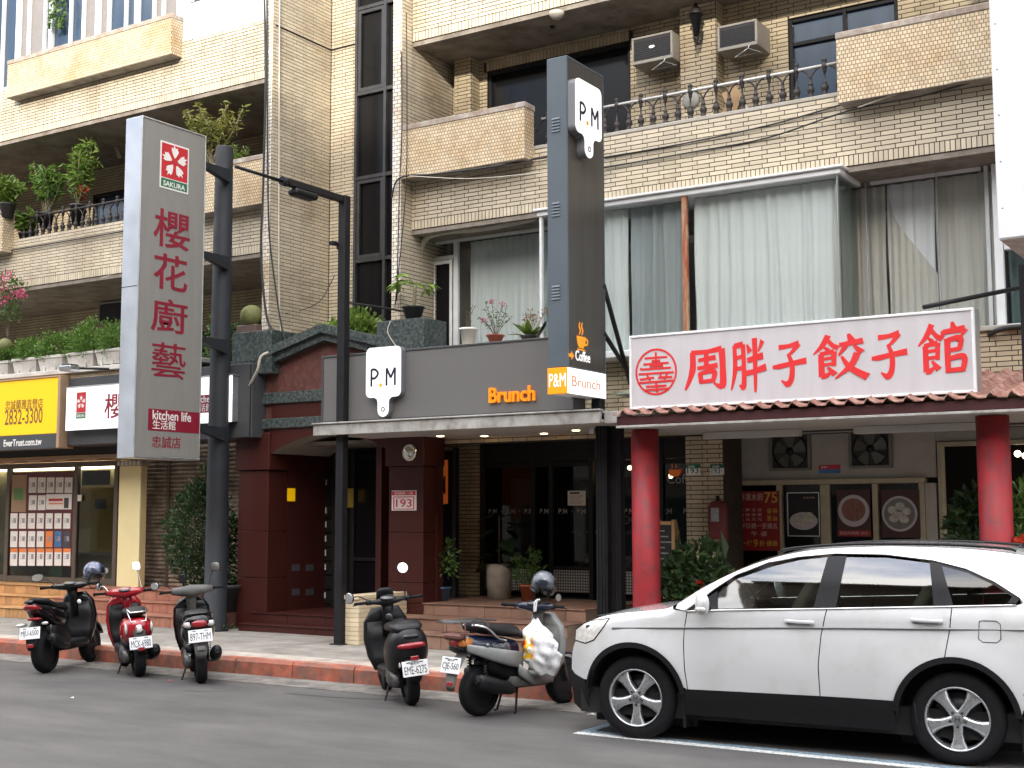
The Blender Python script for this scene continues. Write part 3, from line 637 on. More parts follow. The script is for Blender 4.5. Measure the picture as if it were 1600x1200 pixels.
# ---- curtains (pleated cloth hanging inside)
def curtain_mat(name, c):
    m = bpy.data.materials.new(name); m.use_nodes = True; MATS[name] = m; n, l = m.node_tree.nodes, m.node_tree.links; b = n['Principled BSDF']; b.inputs['Base Color'].default_value = lin(c); b.inputs['Roughness'].default_value = .8
    t = n.new('ShaderNodeBsdfTranslucent'); t.inputs['Color'].default_value = lin(c); s = n.new('ShaderNodeMixShader'); s.inputs[0].default_value = .12; l.new(b.outputs[0], s.inputs[1]); l.new(t.outputs[0], s.inputs[2]); l.new(s.outputs[0], n['Material Output'].inputs['Surface']); return m
curtain_mat('curtain', (.70, .75, .73)); curtain_mat('curtain_white', (.90, .93, .95)); curtain_mat('curtain_grey', (.36, .41, .41)); curtain_mat('curtain_warm', (.66, .65, .58))
def curtain(x0, x1, y, z0, z1, m, amp=.028, pitch=.12, seed=1, taper=0., edge=None, lab=''):
    rg = random.Random(seed); nx = max(8, int((x1-x0)/.012)); nz = 14; vs = []; ph = rg.random()*6
    ks = [rg.uniform(.75, 1.3) for _ in range(60)]
    acc = 0; xsn = []
    for i in range(nx+1):
        u = i/nx; acc += ks[int(u*40) % 60]/nx; xsn.append(acc*(x1-x0)/pitch*2*PI)
    for j in range(nz+1):
        v = j/nz
        for i in range(nx+1):
            u = i/nx; xx = x0+(x1-x0)*u
            a = amp*(.55+.45*(1-v))*(1+.4*math.sin(xsn[i]*.31+ph))
            s = math.sin(xsn[i]+ph+.35*math.sin(v*3+u*9)+.5*math.sin(u*31+v*1.3)); s = math.copysign(abs(s)**.6, s)
            ex = 0
            if edge: ex = edge*math.sin(v*PI)**1.5*(u**6)
            vs.append((xx+taper*(1-v)*(u-.5)*(x1-x0)+ex+.006*math.sin(v*7+u*20), y+a*s, z0+(z1-z0)*v))
    fs = [(j*(nx+1)+i, j*(nx+1)+i+1, (j+1)*(nx+1)+i+1, (j+1)*(nx+1)+i) for j in range(nz) for i in range(nx)]
    q = MB(); q.add(vs, fs, True); o = q.build('curtain', M_(m)); solo(o, lab, 'curtain'); return o
zt_ = ztop-.03; zb_ = ZB+.04
xA = P(985, 420, YB+.2).x
curtain(xbl+.02, xA, YB+.16, zb_, zt_, 'curtain', seed=2, lab='pale curtain in the bay window behind the tall dark blade sign')
curtain(xA+.03, xmul-.03, YB+.2, zb_, zt_, 'curtain_grey', amp=.05, pitch=.17, seed=5, lab='crumpled grey curtain left of the rusty mullion in the bay window')
xC = P(1312, 420, YB+.16).x
curtain(xmul+.05, xbr-.03, YB+.16, zb_, zt_, 'curtain', seed=8, pitch=.155, lab='wide pale green curtain in the middle of the bay window above the dumpling sign')
curtain(xbr-.25, P(1385, 400, YD+.15).x, YD+.05+.1, zb_, ZT-.05, 'curtain_warm', seed=11, lab='narrow grey curtain at the bay window right corner')
curtain(P(1388, 400, YD+.15).x, P(1462, 400, YD+.15).x, YD+.15, zb_, ZT-.05, 'curtain_white', seed=13, pitch=.16, lab='bright white curtain in the recessed window right of the bay')
curtain(P(1464, 400, YD+.15).x, xdr-.02, YD+.15, zb_, ZT-.05, 'curtain_warm', seed=14, pitch=.16, lab='dull grey curtain at the far right window edge')
curtain(P(735, 450, YD+.15).x, xbl+.1, YD+.15, zb_, ZT-.05, 'curtain', seed=15, pitch=.13, lab='pale curtain in the recessed window above the white flower pot')
curtain(xe0+.1, .8, YD+.1, zb_, ZT-.05, 'curtain_grey', seed=16, lab='grey curtain behind the white window frames at the right edge')
q = MB(); vs = [(xbr-.07+.022*math.sin(i*1.1+.3*math.sin(j)), YB+.1+.62*i/60, zb_+(zt_-zb_)*j/8) for j in range(9) for i in range(61)]; q.add(vs, [(j*61+i, j*61+i+1, (j+1)*61+i+1, (j+1)*61+i) for j in range(8) for i in range(60)], True); solo(q.build('curtain', M_('curtain_warm')), 'grey curtain along the short right return of the bay window', 'curtain')
q = MB(); pts = [(1386, 296), (1390, 318), (1400, 345), (1415, 366), (1440, 396), (1466, 428)]; vs = []; n = 48  # rippled grey sheet with a slanting top edge
for i in range(n+1):
    px = 1386+80*i/n; py = interp_(pts, px); a = P(px, py, YD+.1); vs += [(a.x, YD+.1+.012*math.sin(i*.9), zb_), (a.x, YD+.1+.02*math.sin(i*.9), a.z)]
q.add(vs, [(2*i, 2*i+2, 2*i+3, 2*i+1) for i in range(n)], True); solo(q.build('slant_sheet', M_('curtain_warm')), 'grey rippled sheet below a slanting edge in the right window', 'curtain')
# ---- plain ceiling over the ground floor + party walls so no light leaks
q = MB(); q.box(XPR, 1.5, 15.61, 20, 3.35, 3.45); q.box(-34, XPR, 16.61, 20, 3.35, 3.45); q.build('floor_slab', M_('concrete'), BLD)
q = MB(); q.box(-34, 1.5, 20, 20.2, 0, 13); q.build('rear_wall', M_('concrete'), BLD)
q = MB(); q.box(-34, 1.5, 16.6, 20, 12.9, 13.1); q.build('roof_slab', M_('concrete'), BLD)
q = MB(); q.box(-34, -14.1, 15.26, 16.6, 10.6, 12); q.build('upper_storey', M_('concrete'), BLD)
# ------------------------------------------------------------------ left shop: steps, shopfront, shutter
mat('terracotta', (.36, .155, .10), .6, var=.15, scale=6, island=.22, bump=.1)
mat('terracotta_yellow_lit', (.50, .27, .11), .6, var=.15, scale=6, island=.22, bump=.1)  # yellow light spill painted into the left step tiles
mat('step_tile', (.235, .135, .092), .6, var=.2, scale=5, island=.22, bump=.15)
mat('red_granite', (.070, .018, .014), .35, var=.3, scale=60, spec=.3, col2=(.045, .012, .010), c2amt=.55, c2scale=90)
mat('red_granite_rough', (.095, .03, .023), .7, var=.3, scale=12, col2=(.13, .055, .045), c2amt=.35, c2scale=14, bump=.15)
mat('green_marble', (.020, .032, .031), .4, var=.4, scale=30, col2=(.11, .13, .125), c2amt=.42, c2scale=22, bump=.1)
mat('arch_soffit', (.34, .30, .25), .7, var=.1)
mat('fascia_grey', (.060, .062, .066), .42, var=.1, scale=2)
mat('brown_board', (.36, .24, .15), .7, var=.12, scale=4)
mat('yellow_pillar', (.85, .74, .40), .55, var=.05, scale=3)
mat('shutter', (.38, .32, .25), .5, metal=.15, var=.2, scale=3, col2=(.17, .13, .10), c2amt=.5, c2scale=5)
mat('poster_dark', (.10, .012, .014), .5, var=.2)
curtain_mat('yellow_film', (.62, .46, .08)); MATS['yellow_film'].node_tree.nodes['Mix Shader'].inputs[0].default_value = .55
LZ = .68
def steps(name, label, x0, x1, rows, lz0, tile_w, mats, m_split=None, tread=True, yback=16.4):
    """rows: list of (Y of riser, z bottom, z top)"""
    s = thing(name, label, 'steps', ((x0+x1)/2, rows[0][0], lz0)); rg = random.Random(len(label))
    q = MB(); q.box(x0+.006, x1-.006, rows[0][0]+.012, yback, lz0-.1, rows[0][2]-.014)
    for (y, z0, z1) in rows[1:]: q.box(x0+.006, x1-.006, y+.012, yback, z0-.013, z1-.014)
    q.build('core', M_('grout_pale') if 'grout_pale' in MATS else mat('grout_pale', (.30, .22, .17), .9), s)
    for i, (y, z0, z1) in enumerate(rows):
        tw = tile_w[i]; x = x0
        while x < x1-.01:
            xe = min(x+tw, x1); mm = mats[0] if m_split is None or (x+xe)/2+rg.uniform(-.1, .1) > m_split else mats[1]
            q = MB(); q.box(x+.003, xe-.003, y-rg.uniform(0, .002), y+.012, z0+.002, z1-.018, .003); q.build('riser_tile', M_(mm), s); x = xe
        yb = rows[i+1][0] if i+1 < len(rows) else min(yback, y+1.6)
        x = x0
        while x < x1-.01:
            xe = min(x+.45, x1); mm = mats[0] if m_split is None or (x+xe)/2 > m_split else mats[1]
            q = MB(); q.box(x+.003, xe-.003, y-.02, yb-.003, z1-.014, z1+rg.uniform(0, .002), .003); q.build('tread_tile', M_(mm), s); x = xe
    return s
steps('terracotta_steps', 'terracotta tiled steps below the poster window and the roller shutter at left', -24, -14.75, [(14.3, SW, .35), (14.72, .35, .515), (15.1, .515, LZ)], SW, (.11, .16, .3), ('terracotta', 'terracotta_yellow_lit'), -18.6, yback=16.2)
# shopfront with posters
SHOP = thing('property_shopfront', 'brown framed shop window full of white property cards beside a yellow door', 'shopfront', (-20, 15.6, LZ))
YS = 15.6
def pbox(par, px0, px1, py0, py1, y, d, m, name, b=.003):
    a = P(px0, (py0+py1)/2, y); c = P(px1, (py0+py1)/2, y); zt = P((px0+px1)/2, py0, y).z; zb = P((px0+px1)/2, py1, y).z
    q = MB(); q.box(a.x, c.x, y, y+d, zb, zt, b); return q.build(name, M_(m), par)
mat('brown_frame', (.10, .078, .06), .45, var=.15)
ztop_ = P(100, 722, YS).z
q = MB(); q.box(-34, P(186, 820, YS).x, YS+.25, YS+.3, LZ, 2.9); q.build('backing', mat('shop_glow', (.42, .34, .18), .7), SHOP)  # warm yellow backing: glow of the lit interior put into its colour
q = MB(); q.box(-23, -18.3, YS+.12, YS+.2, 2.72, 2.76); q.build('ceiling_light', mat('shop_light', (1, .9, .7), .5, emit=5, ecol=(1, .88, .62), var=0), SHOP)
xq = [P(x, 830, YS).x for x in (-40, 12, 118, 181)]
for x in xq: q = MB(); q.box(x-.05, x+.05, YS-.03, YS+.05, LZ, ztop_, .006); q.build('frame', M_('brown_frame'), SHOP)
for a, b_ in zip(xq[:-1], xq[1:]):
    for z in (LZ+.06, ztop_-.05): q = MB(); q.box(a+.051, b_-.051, YS-.025, YS+.045, z-.05, z+.05, .006); q.build('frame', M_('brown_frame'), SHOP)
    q = MB(); q.box(a+.05, b_-.05, YS, YS+.008, LZ+.12, ztop_-.11); q.build('pane', M_('shop_glass'), SHOP)
pb = pbox(SHOP, 17, 115, 737, 884, YS-.012, .008, 'poster_dark', 'poster_board')
pbox(SHOP, 18, 41, 742, 800, YS-.016, .003, 'brown_board', 'brown_poster'); o = pbox(SHOP, 22, 36, 763, 781, YS-.019, .002, 'green_card', 'green_notice') if 'green_card' in MATS else None
mat('green_card', (.12, .26, .08), .6, var=.2); pbox(SHOP, 22, 36, 763, 781, YS-.019, .002, 'green_card', 'green_notice')
mat('card_print', (.30, .29, .3), .6, var=.5, scale=40); mat('orange_band', (.75, .23, .06), .6, var=.1); mat('card_blue', (.05, .16, .35), .5, var=.4, scale=20); mat('dark_print', (.06, .06, .07), .6, var=.4, scale=30)
rg = random.Random(4)
def card(px0, px1, py0, py1, band=False, cm='paper', pm='card_print'):
    c = pbox(SHOP, px0, px1, py0, py1, YS-.017, .003, cm, 'property_card', 0)
    w = px1-px0; h = py1-py0
    if band: pbox(SHOP, px0, px1, py0, py0+h*.22, YS-.0195, .002, 'orange_band', 'card_header', 0)
    pbox(SHOP, px0+w*.45, px0+w*.8, py0+h*.32, py0+h*.62, YS-.0195, .002, pm, 'card_photo', 0)
    for k in range(3): pbox(SHOP, px0+w*.15, px0+w*(.3+.1*rg.random()), py0+h*(.34+.12*k), py0+h*(.38+.12*k), YS-.0195, .002, pm, 'card_text', 0)
for i in range(5): card(45+14*i, 57+14*i, 746, 770)
for i in range(2): card(45+14*i, 57+14*i, 774, 797)
c = pbox(SHOP, 72, 112, 772, 796, YS-.017, .003, 'paper', 'wide_card', 0); pbox(SHOP, 76, 98, 779, 783, YS-.0195, .002, 'red_paper', 'card_text', 0); pbox(SHOP, 76, 98, 786, 788, YS-.0195, .002, 'orange_band', 'card_text', 0); pbox(SHOP, 100, 107, 778, 794, YS-.0195, .002, 'dark_print', 'card_photo', 0)
for r_, (y0, y1) in enumerate(((802, 826), (830, 855), (857, 884))):
    for i in range(7):
        cm = 'paper'
        if r_ == 1 and i == 4: cm = 'orange_band'
        if r_ == 1 and i == 5: cm = 'card_blue'
        if r_ == 1 and i == 6: cm = 'dark_print'
        card(16+13.8*i, 27+13.8*i, y0, y1, band=(r_ == 2), cm=cm)
pbox(SHOP, 124, 176, 762, 862, YS+.02, .006, 'yellow_film', 'window_film', 0); pbox(SHOP, 128, 172, 735, 758, YS+.02, .006, 'dark_print', 'transom_film', 0)
pbox(SHOP, 148, 166, 780, 795, YS+.015, .004, 'dark_print', 'notice', 0); pbox(SHOP, 121, 127, 773, 783, YS-.04, .01, 'paper', 'access_sticker', 0)
pbox(SHOP, 78, 98, 884, 899, YS+.02, .01, 'green_card', 'green_leaflet', 0)
yp = P(200, 820, 15.45); xa_, xb_ = P(184, 820, 15.42).x, P(218, 820, 15.42).x
q = MB(); q.box(xa_, xb_, 15.42, 15.57, LZ, 2.74, .01); YPIL = q.build('yellow_pillar', M_('yellow_pillar'), SHOP)
q = MB(); q.box(xa_-.03, xb_+.03, 15.39, 15.59, 2.745, 2.83, .01); q.build('capital', M_('plaster'), SHOP)
for i in range(6): q = MB(); xx = xa_+.02+i*(xb_-xa_-.04)/5; q.box(xx-.015, xx+.015, 15.375, 15.389, 2.755, 2.82, .004); q.build('dentil', M_('white_paint'), SHOP)
# brown canopy board below the fascia
q = MB(); q.box(-34, P(187, 715, 14.7).x, 15.0, 15.7, 2.86, 2.93, .006); cb = q.build('canopy_board', M_('brown_board'), SHOP)
for i in range(6): q = MB(); xx = -21.8+i*.75; q.box(xx, xx+.32, 15.1, 15.2, 2.85, 2.858); q.build('slot', M_('black_metal'), cb)
q = MB(); q.box(-34, -16.9, 15.02, 15.6, 2.94, 3.3); q.build('canopy_back', M_('dark_frame'), SHOP)
# roller shutter
SH = thing('roller_shutter', 'closed brown roller shutter with grimy slats behind the potted tree', 'shutter', (-15.8, 15.95, LZ))
xs0, xs1 = P(219, 820, 15.95).x, -14.52
n = 34; hs = (3.1-LZ)/n
q = MB(); prof = [(0, 0), (-.03, .012), (-.036, hs*.4), (-.012, hs*.66), (-.004, hs*.98), (0, hs)]
for i in range(n):
    q = MB(); z = LZ+i*hs; q.prism([(15.95+a, z+b_) for a, b_ in prof]+[(15.99, z+hs), (15.99, z)], xs0, xs1, 'yz'); q.build('slat', M_('shutter'), SH)
for xx in (xs0-.03, xs1+.03, xs0+.72): q = MB(); q.box(xx-.03, xx+.03, 15.90, 15.93, LZ, 3.1, .005); q.build('guide_rail', M_('brown_frame'), SH)
# fascia signs of the left shops
YA = 14.5
FS = thing('shop_fascia', 'long dark grey shop fascia carrying the white kitchen shop lightbox', 'shop sign', (-16, YA, 3.2))
fz0, fz1 = P(240, 690, YA).z, P(240, 580, YA).z
fx0, fx1 = P(95, 640, YA).x, P(393, 640, YA).x
q = MB(); q.box(fx0, fx1, YA, YA+.55, fz0, fz1, .008); q.build('panel', M_('fascia_grey'), FS)
for xx in (fx0+.02, fx1-.02): q = MB(); q.box(xx-.012, xx+.012, YA-.012, YA-.001, fz0+.02, fz1-.02, .003); q.build('edge_trim', M_('dark_frame'), FS)
lx0, lx1 = P(103, 640, YA-.15).x, P(362, 620, YA-.15).x
lz1, lz0 = P(103, 607, YA-.15).z, P(103, 673, YA-.15).z
mat('lightbox_white', (.80, .80, .79), .4, var=.03, emit=.35, ecol=(1, .99, .97))
q = MB(); q.box(lx0, lx1, YA-.15, YA-.13, lz0, lz1, .004); LB = q.build('lightbox_face', M_('lightbox_white'), FS)
q = MB(); q.box(lx0+.01, lx1-.01, YA-.129, YA-.002, lz0+.01, lz1-.01); q.build('lightbox_body', M_('alu'), FS)
q = MB(); q.box(lx0-.01, lx1+.01, YA-.16, YA-.002, lz1+.001, lz1+.02, .003); q.build('top_trim', M_('alu'), FS)
mat('sak_red', (.53, .025, .035), .45, var=.06); mat('sak_green', (.02, .15, .07), .45, var=.06); mat('sak_maroon', (.235, .012, .03), .45, var=.06)
def sakura_emblem(par, loc, w, h, face, d=.004, bg_w=True):
    L = Vector(loc); F = face
    def off(u, v, k): return L + (F @ Vector((u, v, k)))
    polyface([[(0, 0), (w, 0), (w, h), (0, h)]], M_('paper'), par, L, face, d, 'emblem_border')
    b_ = w*.045
    polyface([[(b_, h*.235), (w-b_, h*.235), (w-b_, h-b_), (b_, h-b_)]], M_('sak_red'), par, off(0, 0, d), face, .002, 'emblem_field')
    polyface([[(b_, b_), (w-b_, b_), (w-b_, h*.215), (b_, h*.215)]], M_('sak_green'), par, off(0, 0, d), face, .002, 'emblem_base')
    cx, cy, r = w/2, h*.61, w*.42; pet = []
    for k in range(5):
        a = PI/2+k*2*PI/5; pts = []
        for (t, rad) in ((0, .12), (-.10, .22), (-.42, .62), (-.42, .78), (-.26, .86), (-.24, .98), (-.06, .86), (.05, 1.12), (.12, .88), (.28, .95), (.36, .78), (.36, .6), (.10, .22)):
            pts.append((cx+r*rad*math.cos(a+t), cy+r*rad*math.sin(a+t)))
        pet.append(pts)
    polyface(pet, M_('paper'), par, off(0, 0, d+.002), face, .001, 'emblem_blossom')
    st = []
    for k in range(10):
        a = PI/2+k*PI/5; rad = r*(.32 if k % 2 == 0 else .12); st.append((cx+rad*math.cos(a), cy+rad*math.sin(a)))
    polyface([st], M_('sak_red'), par, off(0, 0, d+.005), face, .001, 'emblem_stamens')
    text('SAKURA', M_('paper'), par, off(w*.12, h*.06, d+.002), h*.11, face, width=w*.76, bold=.02, depth=.001, name='emblem_lettering')
sakura_emblem(FS, (P(119, 640, YA-.151).x, YA-.151, P(119, 655, YA-.151).z), .25, .45, FRONT)
xt = P(163, 640, YA-.151).x; zb_t = P(165, 655, YA-.151).z
text('櫻花廚藝', M_('sak_maroon'), FS, (xt, YA-.151, zb_t), .42, FRONT, width=1.95, bold=.01)
o_ = MB(); xr0, xr1 = P(300, 630, YA-.152).x, P(356, 630, YA-.152).x; o_.box(xr0, xr1, YA-.155, YA-.151, P(320, 645, YA-.152).z, P(320, 617, YA-.152).z); o_.build('maroon_band', M_('sak_maroon'), FS)
text('kitchen life', M_('paper'), FS, (xr0+.05, YA-.1555, P(320, 629, YA-.152).z), .11, FRONT, width=.6, bold=.01, depth=.002); text('生活館', M_('paper'), FS, (xr0+.05, YA-.1555, P(320, 643, YA-.152).z), .12, FRONT, depth=.002)
# flood lamp on an arm above the fascia
LAMP = thing('flood_lamp', 'small grey flood lamp on an arm above the yellow sign', 'lamp', (-18, 14.2, 3.9))
a = P(112, 575, 13.9); b_ = P(185, 577, 14.6)
q = MB(); q.tube([a, b_, b_+Vector((.1, .3, -.2))], .02, 8); q.build('arm', M_('black_metal'), LAMP)
q = MB(); q.box(a.x-.19, a.x+.09, a.y-.11, a.y+.11, a.z-.05, a.z+.04, .02); q.build('head', M_('steel'), LAMP)
q = MB(); q.box(a.x-.15, a.x+.05, a.y-.09, a.y+.09, a.z+.041, a.z+.06, .006); q.build('lens', M_('dark_pane'), LAMP)
# yellow property sign
YS2 = 14.35
EV = thing('property_sign', 'bright yellow property agency sign with a phone number at the left edge', 'shop sign', (-20.5, YS2, 3.2))
ex1 = P(90, 650, YS2).x; ez1 = P(60, 592, YS2).z; ez0 = P(45, 702, YS2).z; ezm = P(45, 679, YS2).z
mat('sign_yellow', (.85, .49, .005), .45, var=.02, emit=.14, ecol=(1, .54, .0)); mat('sign_brown', (.16, .085, .035), .5, var=.1)
q = MB(); q.box(-34, ex1, YS2, YS2+.25, ezm, ez1, .006); q.build('panel', M_('sign_yellow'), EV)
q = MB(); q.box(-34, ex1, YS2+.002, YS2+.25, ez0, ezm-.002, .006); q.build('base_strip', M_('fascia_grey'), EV)
q = MB(); q.box(ex1+.002, ex1+.07, YS2-.02, YS2+.3, ez0, ez1+.03, .006); q.build('end_trim', M_('brown_board'), EV); q = MB(); q.box(-34, ex1, YS2-.02, YS2+.26, ez1+.002, ez1+.03, .006); q.build('top_trim', M_('brown_board'), EV)
p0 = P(8, 642, YS2-.001); p1 = P(67, 635, YS2-.001)
text('忠誠蘭雅直營店', M_('sign_brown'), EV, (p0.x, YS2-.001, P(30, 640, YS2).z), .17, FRONT, width=p1.x-p0.x, depth=.003)
text('2832-3300', M_('sign_brown'), EV, (p0.x, YS2-.001, P(30, 663, YS2).z), .26, FRONT, width=p1.x-p0.x, bold=.006, depth=.003)
text('EverTrust.com.tw', M_('paper'), EV, (P(6, 692, YS2).x, YS2+.0, P(30, 697, YS2).z), .12, FRONT, width=P(65, 690, YS2).x-P(6, 692, YS2).x, bold=.02, depth=.004)

# ------------------------------------------------------------------ red granite entrance portal
YPO = 14.78; GL = .44
POR = thing('entrance_portal', 'red granite entrance portal with a green marble gable and an arched opening', 'portal', (-13, YPO, SW))
pxl0, pxl1 = P(371, 850, YPO).x, P(418, 850, YPO).x; pxr0, pxr1 = P(607, 830, YPO).x, P(661, 830, YPO).x
zcap0, zcap1 = P(390, 735, YPO).z, P(390, 690, YPO).z
def granite_pillar(x0, x1, name):
    z = SW; hs = [.75, .62, .62]; 
    zz = [SW, .95, 1.65, zcap0]
    for a, b_ in zip(zz[:-1], zz[1:]): q = MB(); q.box(x0, x1, YPO, YPO+.42, a+.003, b_-.003, .006); q.build(name, M_('red_granite'), POR)
    q = MB(); q.box(x0-.04, x1+.04, YPO-.04, YPO+.46, zcap0+.001, zcap1+.12, .008); q.build('capital', M_('red_granite'), POR)
granite_pillar(pxl0, pxl1, 'pillar_stone'); granite_pillar(pxr0, pxr1, 'pillar_stone')
# arched header
xA0, xA1 = pxl1+.04, pxr0-.04; zsp = P(430, 708, YPO).z; zap = zsp+.27; zh = P(440, 668, YPO).z
arc = []
for i in range(17):
    t = i/16; xx = xA0+(xA1-xA0)*t; arc.append((xx, zsp+(zap-zsp)*(1-(2*t-1)**2)))
hz1 = P(440, 545, YPO).z
for i in range(16):
    (x0, z0), (x1, z1) = arc[i], arc[i+1]
q = MB(); q.prism([(xA0, zh+.4)]+arc[::1]+[(xA1, zh+.4)], YPO, YPO+.35, 'xz'); q.build('arch_header', M_('red_granite'), POR)
q = MB()
for i in range(16):
    (x0, z0), (x1, z1) = arc[i], arc[i+1]; q.quad((x0, YPO-.004, z0-.004), (x0, YPO+1.35, z0-.004), (x1, YPO+1.35, z1-.004), (x1, YPO-.004, z1-.004))
q.build('arch_lining', M_('arch_soffit'), POR)
# gable wall
gx0, gx1 = pxl0-.02, pxr1+.02; gxc = (gx0+gx1)/2
zg0 = zcap1+.125; zba1 = P(450, 653, YPO).z; zba0 = P(450, 669, YPO).z; zbb1 = P(450, 612, YPO).z; zbb0 = P(450, 630, YPO).z
zge = P(405, 590, YPO).z; zga = P(520, 532, YPO).z
q = MB(); q.prism([(gx0, zg0), (gx1, zg0), (gx1, zge), (gxc, zga), (gx0, zge)], YPO+.03, YPO+.3, 'xz'); q.build('gable_wall', M_('red_granite_rough'), POR)
for a, b_ in ((zba0, zba1), (zbb0, zbb1)): q = MB(); q.box(gx0-.05, gx1+.05, YPO-.04, YPO+.028, a, b_, .01); q.build('marble_band', M_('green_marble'), POR)
for sgn, xe in ((-1, gx0-.12), (1, gx1+.12)):
    sl_ = (zga-zge)/(gxc-gx0)
    for k, (yo, t0, t1) in enumerate(((-.10, 0.0, .11), (-.17, .112, .24))):
        z_e = zge-abs(xe-(gx0 if sgn < 0 else gx1))*sl_
        q = MB(); q.prism([(xe, z_e+t0), (gxc, zga+t0), (gxc, zga+t1), (xe, z_e+t1)], YPO+yo, YPO+(.1 if k == 0 else 1.3), 'xz'); q.build('gable_moulding', M_('green_marble'), POR)
# marble planter boxes above the portal corners
for (px0, px1, py0, py1, y) in ((362, 424, 521, 590, 14.62), (588, 662, 503, 560, 14.55)):
    a = P(px0, (py0+py1)/2, y); c = P(px1, (py0+py1)/2, y); q = MB(); q.box(a.x, c.x, y, y+.55, a.z-.32, P(px0, py0, y).z, .008); q.build('marble_planter', M_('green_marble'), POR)
# inside the porch
xin = pxl1
q = MB(); q.box(xin-.1, xin+.002, YPO+.43, 16.3, GL, 3.0); q.build('porch_wall', M_('red_granite'), POR)
q = MB(); q.box(xin, pxr0+.3, YPO+.36, 16.3, 2.95, 3.0); q.build('porch_ceiling', M_('soffit_paint'), POR)
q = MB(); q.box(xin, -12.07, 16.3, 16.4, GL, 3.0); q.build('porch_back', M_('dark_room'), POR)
q = MB(); q.box(pxr1-.3, pxr1+.038, YPO+.43, PX(684, 800, pxr1+.04).y, LZ, 3.0); q.build('porch_wall', M_('red_granite'), POR)
q = MB(); q.box(-12.06, -11.96, YPO+.44, 16.29, LZ, 3.0); q.build('porch_wall', M_('red_granite'), POR)
for (px, py, c) in ((455, 773, 'sign_yellow'), (462, 887, 'dark_print'), (484, 887, 'dark_print'), (462, 925, 'dark_print'), (484, 925, 'dark_print')):
    p = PX(px, py, xin+.003); q = MB(); q.box(xin+.003, xin+.006, p.y-.09, p.y+.09, p.z-.1 if c == 'sign_yellow' else p.z-.05, p.z+.1 if c == 'sign_yellow' else p.z+.05); q.build('notice', M_(c), POR)
# letter boxes (one stack) + glazed entrance door
LBX = thing('letterbox_stack', 'dark stack of letterboxes with pale stickers in the portal', 'letterboxes', (-13.5, 16.2, GL))
yl = 16.1; xl0, xl1 = P(497, 850, yl).x, P(519, 850, yl).x
mat('letterbox', (.03, .028, .027), .35, metal=.5, var=.15); mat('sticker', (.52, .62, .58), .6, var=.1)
zl = np.linspace(GL+.05, 2.5, 10)
q = MB(); q.box(xl0, xl1, yl+.03, yl+.2, GL, 2.55); q.build('carcass', M_('letterbox'), LBX)
for i in range(9):
    q = MB(); q.box(xl0+.012, xl1-.012, yl, yl+.028, zl[i]+.012, zl[i+1]-.012, .005); d = q.build('door', M_('letterbox'), LBX)
    if i not in (1, 7): q = MB(); zc = (zl[i]+zl[i+1])/2+.02; q.box(xl0+.05, xl0+.17, yl-.004, yl-.001, zc-.04, zc+.05); q.build('sticker', M_('sticker'), d)
DR = thing('entrance_door', 'dark framed glass entrance door inside the red portal', 'door', (-12.6, 16.15, GL)); 
xd0, xd1 = P(524, 850, 16.15).x, pxr0+.2
for xx in (xd0, xd0+.16, xd0+.38, xd1): q = MB(); q.box(xx-.03, xx+.03, 16.1, 16.2, GL, 2.9, .006); q.build('frame', M_('dark_frame'), DR)
q = MB(); q.box(xd0+.38, xd1, 16.14, 16.15, GL+.05, 2.85); q.build('pane', M_('dark_pane'), DR)
q = MB(); q.box(xd0+.41, xd1-.03, 16.1, 16.13, 1.18, 1.23, .004); q.build('rail', M_('dark_frame'), DR)
p = P(601, 825, 16.05); q = MB(); q.tube([(p.x, 16.1, p.z-.25), (p.x, 16.04, p.z-.22), (p.x, 16.04, p.z+.1), (p.x, 16.1, p.z+.13)], .014, 8); q.build('handle', M_('steel'), DR)
p = P(547, 775, 16.09); q = MB(); q.box(p.x-.07, p.x+.07, 16.085, 16.09, p.z-.18, p.z+.12); q.build('sticker', M_('yellow_film'), DR)
# portal steps
steps('granite_steps', 'low dark red granite steps inside the portal behind the black post', pxl1-.3, pxr0+.35, [(14.5, SW, .29), (14.74, .29, GL)], SW, (.75, .75), ('red_granite', 'red_granite'), yback=16.4)
# plinth at the left of the portal
q = MB(); a = PZ(343, 985, SW); q.box(-14.95, pxl0-.02, 14.35, 15.2, SW, .42, .01); pl = q.build('granite_plinth', M_('red_granite_rough')); solo(pl, 'low reddish granite plinth under the big dark plant pot', 'plinth')
# house number plate on the right pillar
NP = thing('number_plate', 'red and white house number plate reading 193 on the red granite pillar', 'sign', (-11.8, YPO, 1.5))
a = P(612, 798, YPO-.01); c = P(651, 766, YPO-.01); mat('plate_red', (.55, .02, .04), .4, var=.03); mat('plate_white', (.78, .76, .74), .4, var=.03)
q = MB(); q.box(a.x, c.x, YPO-.018, YPO-.002, a.z, c.z, .006); q.build('plate', M_('plate_white'), NP)
w_, h_ = c.x-a.x, c.z-a.z
q = MB(); q.box(a.x+.012, c.x-.012, YPO-.0205, YPO-.0185, c.z-h_*.24, c.z-.01); q.build('header', M_('plate_red'), NP)
for (u0, u1, v0, v1) in ((.08, .92, .06, .10), (.08, .12, .10, .66), (.88, .92, .10, .66), (.08, .92, .66, .70)): q = MB(); q.box(a.x+w_*u0, a.x+w_*u1, YPO-.0205, YPO-.0185, a.z+h_*v0, a.z+h_*v1); q.build('border', M_('plate_red'), NP)
